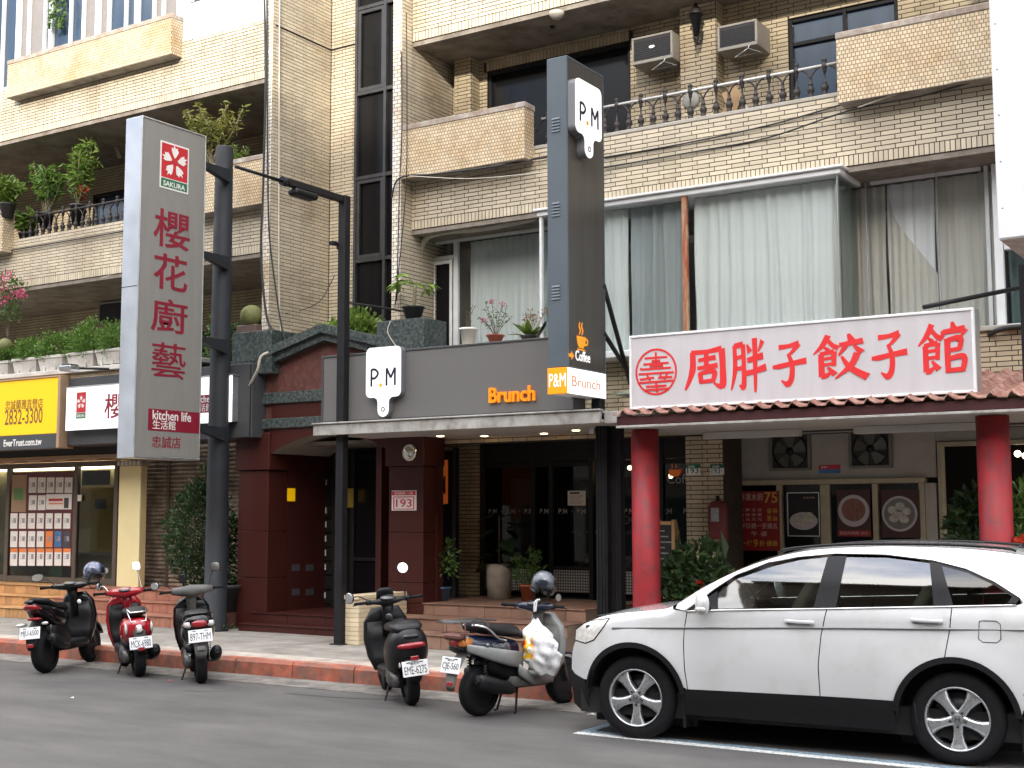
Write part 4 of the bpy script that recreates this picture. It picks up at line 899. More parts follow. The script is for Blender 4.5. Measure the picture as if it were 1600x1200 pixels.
text('193', M_('plate_red'), NP, (a.x+w_*.19, YPO-.0185, a.z+h_*.17), h_*.40, FRONT, width=w_*.63, bold=.01, depth=.003); text('忠誠路二段', M_('plate_white'), NP, (a.x+w_*.12, YPO-.0205, c.z-h_*.2), h_*.14, FRONT, width=w_*.76, depth=.002); text('Zhongcheng Rd. Sec. 2', M_('plate_red'), NP, (a.x+w_*.19, YPO-.0185, a.z+h_*.59), h_*.055, FRONT, width=w_*.5, depth=.002)
# round wall lamp on the capital
p = P(640, 707, YPO-.05); q = MB(); q.lathe([(.12, 0), (.125, -.02), (.10, -.035), (.095, -.03), (.07, -.045), (.0001, -.06)], (p.x, YPO-.041, p.z), 24, 'y'); o = q.build('wall_lamp', mat('chrome_glass', (.7, .68, .6), .12, metal=.9, var=.35, scale=30)); solo(o, 'round chrome wall lamp on the portal capital above the number plate', 'lamp')
# black steel post in front of the portal with its arm
BPT = thing('black_post', 'tall black square post with an arm standing before the portal', 'post', (-11.43, 13.62, SW))
bx, by = -11.43, 13.68; zt_p = P(530, 308, by).z
q = MB(); q.box(bx-.062, bx+.062, by-.062, by+.062, SW, zt_p, .008); q.build('shaft', M_('black_metal'), BPT)
e1 = PX(442, 290, bx); e2 = PX(368, 270, bx)
q = MB(); q.box(bx-.045, bx+.045, e1.y, by-.063, zt_p-.1, zt_p-.01, .008); q.build('arm', M_('black_metal'), BPT)
q = MB(); q.tube([(bx, e1.y, zt_p-.06), (bx, e2.y, zt_p-.06)], .022, 8); q.build('arm_rod', M_('black_metal'), BPT)
q = MB(); q.cyl((bx, e1.y-.02, zt_p-.055), (bx, e1.y+.08, zt_p-.055), .062, 14); q.build('collar', M_('black_metal'), BPT)
q = MB(); ym = (e1.y+by)/2-.25; q.box(bx-.09, bx+.09, ym-.2, ym+.25, zt_p-.2, zt_p-.11, .03); q.build('lamp_head', M_('black_metal'), BPT)
p = P(512, 384, by); q = MB(); q.box(bx-.14, bx-.063, by-.16, by-.02, p.z-.03, p.z+.02, .008); q.box(bx-.10, bx-.063, by-.05, by+.02, p.z-.08, p.z-.031, .006); q.build('bracket', M_('black_metal'), BPT)
q = MB(); q.box(bx-.1, bx+.1, by-.1, by+.1, SW, SW+.012, .003); q.build('base_plate', M_('black_metal'), BPT)

# ------------------------------------------------------------------ brunch cafe: steps, low wall, shopfront, canopy
XC0, XC1 = -11.12, -8.3
steps('cafe_steps', 'wide brown tiled steps leading up to the dark cafe shopfront', XC0, XC1, [(13.82, SW, .36), (14.32, .36, .52), (14.80, .52, LZ)], SW, (.62, .46, .42), ('step_tile', 'terracotta'), -12, yback=16.75)
LW = thing('low_brick_wall', 'low cream brick wall between the black post and the cafe steps', 'wall', (-11.25, 13.8, SW))
x0, x1, y0, y1, z0 = -11.37, -11.14, 13.72, 14.76, SW; z1 = P(558, 937, 13.72).z
mat('tile_yellow', (.70, .585, .40), .5, var=.08, island=.1, bump=.15, bscale=25, bdist=.003)
q = MB(); q.box(x0, x1, y0, y1, z0, z1); lwc = q.build('core', mat('grout_light', (.36, .31, .23), .9), LW)
tiles(lwc, 'y', y0, x0, x1, z0, z1, m='tile_yellow', single=200, gap=.007); tiles(lwc, 'x', x1, y0, y1, z0, z1, m='tile_yellow', single=300, gap=.007)
q = MB(); q.box(x0-.035, x1+.012, y0-.035, y1, z1+.001, z1+.055, .006); q.build('coping', M_('tile_yellow'), LW)
# cafe side wall of brick
CW = thing('cafe_brick_wall', 'dim cream brick wall beside the cafe entrance', 'wall', (-11.8, 16.6, LZ))
xcw1 = P(750, 780, 16.6).x; xcj = P(704, 780, 16.6).x
q = MB(); q.box(xcj-.9, xcw1, 16.6, 16.9, LZ, 3.0); cwc = q.build('core', M_('grout'), CW); tiles(cwc, 'y', 16.6, xcj-.9, xcw1, LZ, 3.0, m='tile_darker')
q = MB(); q.box(xcj-.45, xcj-.02, 16.3, 16.59, LZ, 3.0); c2 = q.build('core', M_('grout'), CW); tiles(c2, 'y', 16.3, xcj-.45, xcj-.02, LZ, 3.0, m='tile_darker'); tiles(c2, 'x', xcj-.02, 16.3, 16.59, LZ, 3.0, m='tile_darker')
# orange flag sign
OS = thing('orange_flag_sign', 'orange board shaped sign with a black M hanging beside the red pillar', 'sign', (-11.3, 15.7, 2))
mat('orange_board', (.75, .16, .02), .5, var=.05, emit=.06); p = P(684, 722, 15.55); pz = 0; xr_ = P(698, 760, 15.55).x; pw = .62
zt2, zb2 = p.z, P(690, 787, 15.55).z
q = MB(); q.prism([(xr_-pw, zt2), (xr_, zt2+.03), (xr_, zb2), (xr_-pw*.3, zb2-.02), (xr_-pw*.34, zb2-.2), (xr_-pw*.5, zb2-.26), (xr_-pw*.66, zb2-.2), (xr_-pw*.7, zb2-.02), (xr_-pw, zb2)], 15.55, 15.58, 'xz'); q.build('board', M_('orange_board'), OS)
text('M', M_('black_metal'), OS, (xr_-.15, 15.549, zb2+.14), .26, FRONT, width=.13, bold=.01); text('P', M_('black_metal'), OS, (xr_-.5, 15.549, zb2+.14), .26, FRONT, width=.11, bold=.01)
q = MB(); q.cyl((xr_-pw*.5, 15.565, zt2), (xr_-pw*.5, 15.565, 3.0), .01, 6); q.build('hanger', M_('black_metal'), OS)
# shopfront of the cafe
YC = 16.75
CF = thing('cafe_shopfront', 'dark framed cafe shopfront with glass doors and checker plate kick panels', 'shopfront', (-10.2, YC, LZ))
xc = [P(x, 800, YC).x for x in (752, 763, 834, 851, 862, 922)]; xce = -6.45; zct = 3.0
mat('checker', (.42, .42, .41), .35, metal=.8, var=.15)
def checker_mat():
    m = M_('checker'); n, l = m.node_tree.nodes, m.node_tree.links; b = n['Principled BSDF']; t = n.new('ShaderNodeTexCoord'); ck = n.new('ShaderNodeTexChecker'); mp = n.new('ShaderNodeMapping'); mp.inputs['Rotation'].default_value = (0, R(45), 0); ck.inputs['Scale'].default_value = 34; ck.inputs['Color1'].default_value = (.55, .55, .54, 1); ck.inputs['Color2'].default_value = (.12, .12, .12, 1); l.new(ck.outputs['Color'], b.inputs['Base Color'])
    l.new(t.outputs['Object'], mp.inputs[0]); l.new(mp.outputs[0], ck.inputs[0]); bp = n.new('ShaderNodeBump'); bp.inputs['Strength'].default_value = 1; bp.inputs['Distance'].default_value = .006; l.new(ck.outputs['Fac'], bp.inputs['Height']); l.new(bp.outputs[0], b.inputs['Normal'])
checker_mat()
zr = P(900, 888, YC).z
for x in (xc[0]+.03, xc[2], xc[4], xc[5]+.03, -8.15, -7.2, xce): q = MB(); q.box(x-.035, x+.035, YC-.04, YC+.04, LZ, zct, .005); q.build('frame', M_('dark_frame'), CF)
for a, b_, kick in ((xc[0]+.07, xc[2]-.04, True), (xc[2]+.04, xc[4]-.04, False), (xc[4]+.04, xc[5]-.01, True), (-9.0, -8.19, True), (-8.11, -7.24, False), (-7.16, xce-.04, False)):
    q = MB(); q.box(a, b_, YC-.004, YC+.004, LZ+.1, 2.6); q.build('pane', M_('shop_glass'), CF)
    q = MB(); q.box(a, b_, YC-.035, YC+.035, 2.6, 2.67, .004); q.build('transom', M_('dark_frame'), CF)
    if kick:
        q = MB(); q.box(a, b_, YC-.022, YC-.008, LZ+.08, zr-.03); q.build('kick_panel', M_('checker'), CF); q = MB(); q.box(a, b_, YC-.035, YC+.035, zr-.028, zr+.03, .004); q.build('mid_rail', M_('dark_frame'), CF)
q = MB(); q.box(xc[0], xce, YC-.03, YC+.03, 2.68, zct-.01); q.build('header_panel', M_('dark_frame'), CF)
p = P(902, 790, YC-.01); q = MB(); a, b_ = P(887, 790, YC-.01), P(915, 790, YC-.01); q.box(a.x, b_.x, YC-.009, YC-.006, a.z, P(887, 767, YC).z); nb = q.build('notice_sheet', M_('paper'), CF)
q = MB(); q.box(a.x+.04, b_.x-.1, YC-.0115, YC-.0095, P(887, 772, YC).z, P(887, 769, YC).z); q.build('notice_heading', M_('dark_print'), nb)
for k in range(5): q = MB(); zz = P(887, 775+k*3, YC).z; q.box(a.x+.04, b_.x-.04-(k % 3)*.03, YC-.0115, YC-.0095, zz-.006, zz+.002); q.build('notice_line', M_('card_print'), nb)
for px in (769, 797, 825, 849, 878, 907): text('P.M', M_('card_white') if 'card_white' in MATS else mat('card_white', (.42, .42, .42), .6, var=.05), CF, (P(px-5, 800, YC).x, YC-.006, P(px, 803, YC).z), .075, FRONT, bold=.005, depth=.002)
for px in (783, 811, 864, 893): text('.', M_('card_white'), CF, (P(px, 800, YC).x, YC-.006, P(px, 800, YC).z), .02, FRONT, depth=.002)
for px in (981, 1040, 1073): text('P.M', M_('card_white'), CF, (P(px-5, 800, YC).x, YC-.006, P(px, 803, YC).z), .075, FRONT, bold=.005, depth=.002)
text('Coffee', M_('card_white'), CF, (P(1043, 755, YC).x, YC-.006, P(1043, 756, YC).z), .13, FRONT, bold=.004, depth=.002)
p = P(1049, 741, YC-.006); polyface([[(0, .03), (.05, .0), (.13, .0), (.17, .03), (.19, .1), (.0, .1)], [(.04, .12), (.06, .12), (.05, .2)], [(.1, .12), (.12, .12), (.11, .2)]], M_('orange_board'), CF, (P(1046, 745, YC).x, YC-.006, P(1046, 745, YC).z), FRONT, .003, 'cup_emblem')
for px in (978, 992):
    p = P(px, 812, YC-.006); q = MB(); q.tube([(p.x+.055*math.cos(t), YC-.007, p.z+.055*math.sin(t)) for t in [2*PI*i/20 for i in range(20)]], .005, 4, closed=True); q.build('round_sticker', M_('card_white'), CF)
text('M', mat('red_vinyl', (.55, .08, .05), .6), CF, (P(1060, 750, YC).x, YC-.006, P(1060, 742, YC).z), .09, FRONT, bold=.01, depth=.002)
# cafe interior
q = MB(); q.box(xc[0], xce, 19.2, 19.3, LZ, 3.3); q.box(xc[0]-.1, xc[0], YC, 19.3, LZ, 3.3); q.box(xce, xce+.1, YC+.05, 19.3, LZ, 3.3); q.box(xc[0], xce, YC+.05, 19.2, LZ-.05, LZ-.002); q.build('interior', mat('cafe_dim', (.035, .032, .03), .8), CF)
q = MB(); a, b_ = P(775, 900, 17.6), P(807, 900, 17.6); q.box(a.x, b_.x, 17.6, 18.2, LZ, P(790, 748, 17.6).z, .01); fr = q.build('refrigerator', mat('fridge', (.5, .53, .54), .35, var=.05)); solo(fr, 'pale tall refrigerator seen through the cafe glass', 'refrigerator')
ct = thing('service_counter', 'steel service counter inside the cafe behind the glass door', 'counter', (-9.6, 17.6, LZ))
q = MB(); q.box(-10.0, -9.05, 17.5, 18.1, LZ, 1.6, .01); q.build('base', M_('dark_frame'), ct); q = MB(); q.box(-10.05, -9.0, 17.45, 18.15, 1.601, 1.64, .006); q.build('top', M_('steel'), ct)
for i, (px, py) in enumerate(((984, 731), (1048, 744))):
    p = P(px, py, 17.6); q = MB(); q.sphere(p, .035, 12, 8); o = q.build('bulb', mat('bulb', (1, .7, .35), .5, emit=9, ecol=(1, .72, .4), var=0)); q = MB(); q.cyl((p.x, p.y, p.z+.03), (p.x, p.y, 3.3), .006, 5); q.build('cord', M_('black_metal'), o); solo(o, ['small warm pendant bulb left of the red column in the cafe', 'warm pendant bulb behind the coffee lettering'][i], 'lamp')
# canopy with downlights
CAN = thing('cafe_canopy', 'grey metal canopy with downlights under the dark cafe fascia', 'canopy', (-10, 13.6, 3))
YK = 13.5
cx0, cx1 = P(489, 672, YK).x, P(937, 658, YK).x; cz1 = P(489, 664, YK).z; cz0 = P(489, 681, YK).z
mat('canopy_grey', (.42, .41, .39), .55, metal=.2, var=.15, scale=4, col2=(.26, .24, .21), c2amt=.4, c2scale=6); mat('canopy_under', (.46, .44, .41), .6, var=.1, scale=2)
q = MB(); q.box(cx0, cx1, YK, YK+.06, cz0, cz1, .006); q.build('front_gutter', M_('canopy_grey'), CAN)
q = MB(); q.box(cx0-.012, cx1+.012, YK-.025, YK+.07, cz1+.001, cz1+.022, .005); q.build('gutter_lip', M_('canopy_grey'), CAN)
q = MB(); q.box(cx0+.003, cx1-.003, YK+.061, 15.62, cz0+.02, cz0+.05); q.build('underside', M_('canopy_under'), CAN)
q = MB(); q.box(cx0+.003, cx1-.003, YK+.071, 15.3, cz1-.02, cz1+.012); q.build('top_sheet', M_('canopy_grey'), CAN)
q = MB(); q.box(-9.2, xce+.2, 15.3, YC, 3.0, 3.03); q.box(-12.2, -9.2, 15.63, YC, 3.0, 3.03); q.build('porch_ceiling', M_('canopy_under'), CAN)
q = MB(); q.box(cx1+.002, cx1+.35, YK+.1, YK+.16, cz0, cz1-.005, .006); q.build('end_gutter', M_('canopy_grey'), CAN)
mat('downlight', (1, .75, .45), .5, emit=7, ecol=(1, .74, .42), var=0)
for px, py in ((688, 681), (757, 681), (850, 677), (900, 672)):
    p = PZ(px, py, cz0+.015); q = MB(); q.lathe([(.055, -.006), (.07, -.004), (.07, .004)], (p.x, p.y, cz0+.017), 16); dl = q.build('downlight_rim', M_('white_frame'), CAN); q = MB(); q.lathe([(.0001, 0), (.052, 0)], (p.x, p.y, cz0+.008), 16); q.build('downlight_lens', M_('downlight'), dl)
# black downpipe posts at the right end of the cafe
for i, (px, dy) in enumerate(((940, 0), (961, .12))):
    p = P(px, 800, 14.2+dy); q = MB(); q.box(p.x-.085, p.x+.07, 14.2+dy, 14.34+dy, SW, 3.0, .012)
    for k in range(3): q.box(p.x-.06+k*.045, p.x-.045+k*.045, 14.188+dy, 14.199+dy, SW, 2.98, .003)
    o = q.build('ribbed_post', M_('black_metal')); solo(o, ['black ribbed steel post at the right end of the cafe canopy', 'second black ribbed post right beside the red column'][i], 'post')
p = P(934, 673, 14.2); q = MB(); q.box(p.x-.09, p.x-.02, 14.13, 14.19, p.z-.04, p.z+.03, .005); o = q.build('clip', M_('alu')); solo(o, 'small bright metal clip at the top of the black posts', 'clip')

# ------------------------------------------------------------------ dumpling restaurant
YR = 13.45
mat('roof_red', (.20, .075, .055), .55, var=.25, scale=8, col2=(.4, .25, .2), c2amt=.45, c2scale=10); mat('fascia_red', (.05, .008, .008), .5, var=.2, scale=6); mat('column_red', (.30, .020, .026), .48, spec=.35, var=.1, scale=5, col2=(.17, .03, .035), c2amt=.38, c2scale=7)
mat('roof_green', (.35, .40, .30), .8, var=.25, scale=14, col2=(.18, .2, .15), c2amt=.5, c2scale=10)
rx0, rx1 = P(958, 662, YR).x, P(1596, 620, YR).x+.2; rz = P(1250, 640, YR).z
RF = thing('tiled_awning', 'rusty red corrugated awning with a red fascia board above the dumpling restaurant', 'awning', (-5, YR, 2.9))
q = MB(); pit = .205; n = int((rx1-rx0)/pit)+1
zf = P(1250, 634, YR).z; zbk = zf+.42
for i in range(n):
    x0 = rx0+i*pit; q = MB(); us = [0, .25, .42, .5, .62, .74, 1.0]; hh = [.0, .0, .0, .03, .055, .03, .0]; vs = []
    nv = 5
    for k in range(nv+1):
        for u, h in zip(us, hh): vs.append((x0+u*pit, YR+(15.25-YR)*k/nv, zf+(zbk-zf)*k/nv+h+.012*(k % 2)*0))
    m_ = len(us); fs = [(k*m_+j, k*m_+j+1, (k+1)*m_+j+1, (k+1)*m_+j) for k in range(nv) for j in range(m_-1)]
    b0 = len(vs); vs += [(x, y, z-.012) for x, y, z in vs[:m_]]; fs += [(j+1, j, b0+j, b0+j+1) for j in range(m_-1)]
    q.add(vs, fs); q.build('roof_sheet', M_('roof_red'), RF)
zfb = P(1250, 653, YR+.05).z
q = MB(); q.box(rx0+.02, rx1, YR+.05, YR+.09, zfb, zf-.02, .006); q.build('fascia_board', M_('fascia_red'), RF)
q = MB(); q.box(rx0+.02, rx1, YR+.03, YR+.1, zfb-.03, zfb-.002, .004); q.build('drip_trim', M_('canopy_grey'), RF)
q = MB(); q.box(rx0+.02, rx1, YR+.11, 15.9, zfb-.02, zfb+.0); q.build('ceiling', M_('canopy_under'), RF)
q = MB(); q.box(rx0-.5, rx0+.55, 14.4, 15.28, zf+.33, zf+.37); q.build('green_felt', M_('roof_green'), RF)
for px, i in ((1009, 0), (1556, 1)):
    p = P(px, 800, 14.0); q = MB(); q.lathe([(.20, SW), (.20, SW+.08), (.168, SW+.1), (.165, 1.0), (.165, zfb-.03)], (p.x, 14.0, 0), 28); o = q.build('red_column', M_('column_red')); solo(o, ['glossy red round column beside the black posts left of the car', 'red round column behind the rear of the white car'][i], 'column')
# wall, windows, fans
YW = 16.1
DW = thing('restaurant_facade', 'shabby white restaurant front with framed windows under the fans', 'shopfront', (-5.2, YW, SW))
DF = .5
wx0, wx1 = P(1140, 700, YW).x, P(1462, 700, YW).x; wz0 = P(1300, 748, YW).z; zc_ = zfb
q = MB(); q.box(wx0, wx1, YW, YW+.12, wz0, zc_-.02); q.build('upper_wall', M_('plaster'), DW)
ox = [P(x, 800, YW).x for x in (1152, 1219, 1285, 1296, 1369, 1442, 1462)]; wzb = P(1300, 858, YW).z
mat('frame_beige', (.40, .35, .24), .5, var=.15, scale=10)
for x in (ox[0], ox[1], (ox[2]+ox[3])/2, ox[4], ox[5]): q = MB(); t = .035 if x not in ((ox[2]+ox[3])/2,) else .06; q.box(x-t, x+t, YW-.04, YW+.05, DF, wz0-.07, .006); q.build('frame', M_('frame_beige'), DW)
q = MB(); q.box(ox[0]-.05, ox[5]+.05, YW-.07, YW+.06, wz0-.068, wz0-.002, .008); q.build('head_rail', M_('frame_beige'), DW)
q = MB(); q.box(ox[5]+.04, ox[6]+.02, YW-.03, YW+.12, DF, wz0-.07, .006); q.build('jamb', M_('plaster'), DW)
for a, b_ in ((ox[0]+.04, ox[1]-.04), (ox[1]+.04, ox[2]), (ox[3], ox[4]-.04), (ox[4]+.04, ox[5]-.04)):
    q = MB(); q.box(a, b_, YW+.02, YW+.026, DF+.1, wz0-.07); q.build('pane', M_('shop_glass'), DW)
q = MB(); q.box(ox[0], ox[5], YW-.05, YW+.1, DF-.3, DF+.1); q.build('lower_wall', M_('plaster'), DW)
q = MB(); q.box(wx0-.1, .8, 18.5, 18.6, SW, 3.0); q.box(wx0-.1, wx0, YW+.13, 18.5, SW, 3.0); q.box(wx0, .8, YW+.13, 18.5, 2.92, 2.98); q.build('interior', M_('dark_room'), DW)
# doorway right of the windows + wall beyond
q = MB(); a = P(1462, 700, YW).x; b_ = P(1530, 760, YW).x; q.box(a+.02, a+.08, YW-.03, YW+.1, SW, P(1490, 690, YW).z, .006); q.box(a+.081, .8, YW-.03, YW+.1, P(1490, 697, YW).z, P(1490, 690, YW).z, .006); q.build('door_frame', M_('frame_beige'), DW)
q = MB(); q.box(a, .8, YW+.01, YW+.1, P(1490, 689, YW).z, zc_-.02); q.build('upper_wall', M_('plaster'), DW)
# ventilation fans
for i, (px0, px1, py0, py1) in enumerate(((1203, 1265, 674, 736), (1327, 1392, 670, 732))):
    a, c = P(px0, py1, YW-.05), P(px1, py0, YW-.05); F = thing('ventilation_fan', ['dark square ventilation fan in the wall above the red menu poster', 'dark square ventilation fan above the bowl posters'][i], 'fan', (a.x, YW, a.z), group='wall fans of the restaurant')
    cx_, cz_ = (a.x+c.x)/2, (a.z+c.z)/2; rr_ = (c.x-a.x)/2
    for (u0, u1, v0, v1) in ((a.x, c.x, a.z, a.z+.035), (a.x, c.x, c.z-.035, c.z), (a.x, a.x+.035, a.z+.036, c.z-.036), (c.x-.035, c.x, a.z+.036, c.z-.036)): q = MB(); q.box(u0, u1, YW-.06, YW-.002, v0, v1, .005); q.build('housing', mat('fan_frame', (.16, .155, .14), .6, var=.2), F)
    q = MB(); q.box(a.x+.036, c.x-.036, YW-.012, YW-.003, a.z+.036, c.z-.036); q.build('back_plate', mat('fan_back', (.05, .048, .043), .7, var=.3), F)
    q = MB(); q.tube([(cx_+rr_*.82*math.cos(t), YW-.045, cz_+rr_*.82*math.sin(t)) for t in [2*PI*k/28 for k in range(28)]], .012, 6, closed=True); q.build('ring', M_('black_metal'), F)
    for k in range(5):
        t = 2*PI*k/5+.3; d = Vector((math.cos(t), 0, math.sin(t))); n_ = Vector((-math.sin(t), 0, math.cos(t))); c0 = Vector((cx_, YW-.035, cz_)); q = MB()
        q.add([c0+d*.05-n_*.03, c0+d*.05+n_*.03+Vector((0, -.012, 0)), c0+d*rr_*.76+n_*.10+Vector((0, -.015, 0)), c0+d*rr_*.76-n_*.07+Vector((0, .012, 0))], [(0, 1, 2, 3)]); q.build('blade', mat('fan_blade', (.10, .098, .085), .5, var=.3), F)
    q = MB(); q.lathe([(.05, 0), (.045, -.03), (.0001, -.035)], (cx_, YW-.03, cz_), 12, 'y'); q.build('hub', M_('black_metal'), F)
# posters
def poster(px0, px1, py0, py1, m, label, y=YW-.05):
    a, c = P(px0, py1, y), P(px1, py0, y); t = thing('poster', label, 'poster', (a.x, y, a.z)); q = MB(); q.box(a.x, c.x, y, y+.012, a.z, c.z); q.build('sheet', M_(m), t); return t, a, c
mat('menu_red', (.26, .015, .015), .5, var=.1); mat('menu_yellow', (.62, .36, .05), .5, var=.05); mat('menu_pink', (.55, .36, .32), .5); mat('bowl', (.46, .42, .44), .5, var=.1); mat('meat', (.22, .09, .07), .6, var=.5, scale=50); mat('dumpling', (.45, .42, .36), .6, var=.35, scale=18); mat('menu_brown', (.05, .016, .012), .5, var=.2)
t, a, c = poster(1155, 1217, 767, 860, 'menu_red', 'red menu poster with yellow prices in the restaurant window'); w_, h_ = c.x-a.x, c.z-a.z; yy = YW-.051
for s_, u, v, hh_, ww, mm in (('冷凍水餃', .02, .84, .13, .60, 'menu_pink'), ('75', .64, .80, .18, .32, 'menu_yellow'), ('特', .84, .62, .09, .11, 'menu_yellow'), ('優', .70, .62, .09, .11, 'menu_yellow'), ('價', .84, .50, .09, .11, 'menu_yellow'), ('惠', .70, .50, .09, .11, 'menu_yellow'), ('平日週一至週五', .05, .37, .09, .9, 'menu_pink'), ('午 餐', .3, .24, .09, .4, 'menu_pink'), ('一律', .08, .08, .09, .24, 'menu_yellow'), ('9', .36, .06, .13, .1, 'menu_yellow'), ('折 優惠', .5, .08, .09, .44, 'menu_yellow'), ('牛 豬 玉 韭', .03, .66, .05, .55, 'menu_pink'), ('肉 肉 米 菜', .03, .58, .05, .55, 'menu_pink'), ('元 元 元 元', .03, .50, .05, .55, 'menu_pink')):
    text(s_, M_(mm), t, (a.x+u*w_, yy, a.z+v*h_), hh_*h_, FRONT, width=ww*w_, bold=.01, depth=.003)
t, a, c = poster(1231, 1280, 769, 838, 'black_plastic', 'black framed poster of a dumpling plate in the restaurant window'); w_, h_ = c.x-a.x, c.z-a.z
for (u0, u1, v0, v1) in ((0, 1, 0, .02), (0, 1, .98, 1), (0, .03, .02, .98), (.97, 1, .02, .98)): q = MB(); q.box(a.x+u0*w_, a.x+u1*w_, YW-.056, YW-.051, a.z+v0*h_, a.z+v1*h_); q.build('frame', M_('alu'), t)
def disc(t, cx, cz, rx, rz, y, m, nm): q = MB(); q.prism([(cx+rx*math.cos(k), cz+rz*math.sin(k)) for k in [2*PI*i/28 for i in range(28)]], y-.002, y, 'xz'); return q.build(nm, M_(m), t)
disc(t, a.x+.5*w_, a.z+.35*h_, w_*.43, h_*.2, YW-.052, 'bowl', 'plate_print'); disc(t, a.x+.32*w_, a.z+.40*h_, w_*.2, h_*.12, YW-.055, 'dumpling', 'dumpling_print'); disc(t, a.x+.66*w_, a.z+.42*h_, w_*.19, h_*.13, YW-.0555, 'dumpling', 'dumpling_print'); disc(t, a.x+.5*w_, a.z+.31*h_, w_*.2, h_*.1, YW-.056, 'dumpling', 'dumpling_print')
text('元盅水餃', M_('menu_pink'), t, (a.x+.5*w_, YW-.051, a.z+.86*h_), .04*h_, FRONT, width=.36*w_, depth=.002)
t, a, c = poster(1309, 1359, 765, 838, 'menu_brown', 'poster of a bowl of minced meat noodles in the restaurant window'); w_, h_ = c.x-a.x, c.z-a.z; disc(t, a.x+.5*w_, a.z+.55*h_, w_*.47, w_*.47, YW-.052, 'bowl', 'bowl_print'); disc(t, a.x+.5*w_, a.z+.57*h_, w_*.36, w_*.34, YW-.055, 'meat', 'meat_print'); q = MB(); q.box(a.x, c.x, YW-.053, YW-.051, a.z, a.z+.13*h_); q.build('caption_band', M_('menu_red'), t); text('香菇肉燥飯 50元', M_('menu_pink'), t, (a.x+.06*w_, YW-.0535, a.z+.04*h_), .07*h_, FRONT, width=.86*w_, depth=.002)
t, a, c = poster(1378, 1436, 765, 840, 'menu_brown', 'poster of a round bowl of boiled dumplings in the right restaurant window'); w_, h_ = c.x-a.x, c.z-a.z; disc(t, a.x+.48*w_, a.z+.5*h_, w_*.46, w_*.46, YW-.052, 'bowl', 'bowl_print')
disc(t, a.x+.48*w_, a.z+.5*h_, w_*.40, w_*.40, YW-.0545, 'fan_frame', 'soup_print')
for k, (u, v) in enumerate(((.3, .58), (.5, .66), (.66, .55), (.45, .46), (.33, .4), (.6, .38))): disc(t, a.x+u*w_, a.z+v*h_, w_*.12, w_*.10, YW-.056-.0004*k, 'dumpling', 'dumpling_print')
# little blue and red label above the windows
a, c = P(1279, 740, YW-.02), P(1312, 726, YW-.02); t = thing('wall_label', 'small red and blue plate between the two wall fans', 'sign', (a.x, YW, a.z)); q = MB(); q.box(a.x, c.x, YW-.014, YW-.002, (a.z+c.z)/2, c.z); q.build('upper', M_('plate_red'), t); q = MB(); q.box(a.x, c.x, YW-.014, YW-.002, a.z, (a.z+c.z)/2-.001); q.build('lower', M_('card_blue'), t); text('營業中', M_('paper'), t, (a.x+.03, YW-.014, (a.z+c.z)/2+.012), .03, FRONT, depth=.002)
# ceiling fluorescent battens
for i, (px0, px1, py) in enumerate(((1100, 1250, 668), (1335, 1525, 654))):
    a, c = P(px0, py, 14.9), P(px1, py-8, 14.9); q = MB(); q.box(a.x, c.x, 14.85, 14.97, zfb-.11, zfb-.021, .01); o = q.build('batten_light', M_('canopy_under')); solo(o, ['unlit batten light under the awning left of the fans', 'unlit batten light under the awning near the right red column'][i], 'lamp')
# brick pier with number plates
YQ = 15.4
PR = thing('brick_pier', 'cream brick pier with two green number plates left of the restaurant windows', 'wall', (-7, YQ, SW)); a, c = P(1072, 780, YQ).x, P(1131, 780, YQ).x
q = MB(); q.box(a, c, YQ, YQ+.6, SW, zfb-.03); pc = q.build('core', M_('grout'), PR); tiles(pc, 'y', YQ, a, c, SW, zfb-.03, m='tile_darker', single=250)
mat('plate_green', (.012, .12, .08), .5)
for k, px in enumerate((1072, 1110)):
    p0, p1 = P(px, 742, YQ-.012), P(px+(22 if k == 0 else 21), 725, YQ-.012); t = thing('number_plate', ['green and white number plate reading 193 on the brick pier, the left one', 'green and white number plate on the brick pier, nearer the fans'][k], 'sign', (p0.x, YQ, p0.z)); q = MB(); q.box(p0.x, p1.x, YQ-.018, YQ-.008, p0.z, p0.z+(p1.z-p0.z)*.62); q.build('number_field', M_('plate_white'), t); q = MB(); q.box(p0.x, p1.x, YQ-.018, YQ-.008, p0.z+(p1.z-p0.z)*.63, p1.z); q.build('street_field', M_('plate_green'), t); text('193', M_('plate_green'), t, (p0.x+.02, YQ-.0185, p0.z+.015), .07, FRONT, width=(p1.x-p0.x)*(.8 if k == 0 else .62), bold=.01, depth=.002)
    text('忠誠路', M_('plate_white'), t, (p0.x+.03, YQ-.0185, p1.z-.045), .03, FRONT, depth=.002)
    if k: text('1', M_('plate_green'), t, (p1.x-.035, YQ-.0185, p0.z+.03), .04, FRONT, depth=.002)
# fire extinguisher bag
p = P(1123, 850, YQ-.09); EX = thing('red_cover_bag', 'dull red cover hanging on the brick pier below the number plates', 'cover', (p.x, YQ-.09, p.z)); ztp = P(1123, 782, YQ-.09).z; mat('dull_red', (.13, .02, .02), .6, var=.3, scale=14)
q = MB(); q.loft([((p.x, YQ-.1, z), (r_, 0, 0), (0, r_*.6, 0), 2.6) for z, r_ in ((p.z, .10), (p.z+.03, .125), (p.z+.3, .128), (ztp-.1, .125), (ztp-.03, .10), (ztp, .05))], 18); q.build('body', M_('dull_red'), EX); q = MB(); q.box(p.x-.06, p.x+.05, YQ-.185, YQ-.176, p.z+.28, p.z+.45); q.build('label', M_('card_print'), EX); q = MB(); q.cyl((p.x, YQ-.1, ztp-.01), (p.x, YQ-.1, ztp+.06), .025, 10); q.build('neck', M_('black_metal'), EX)
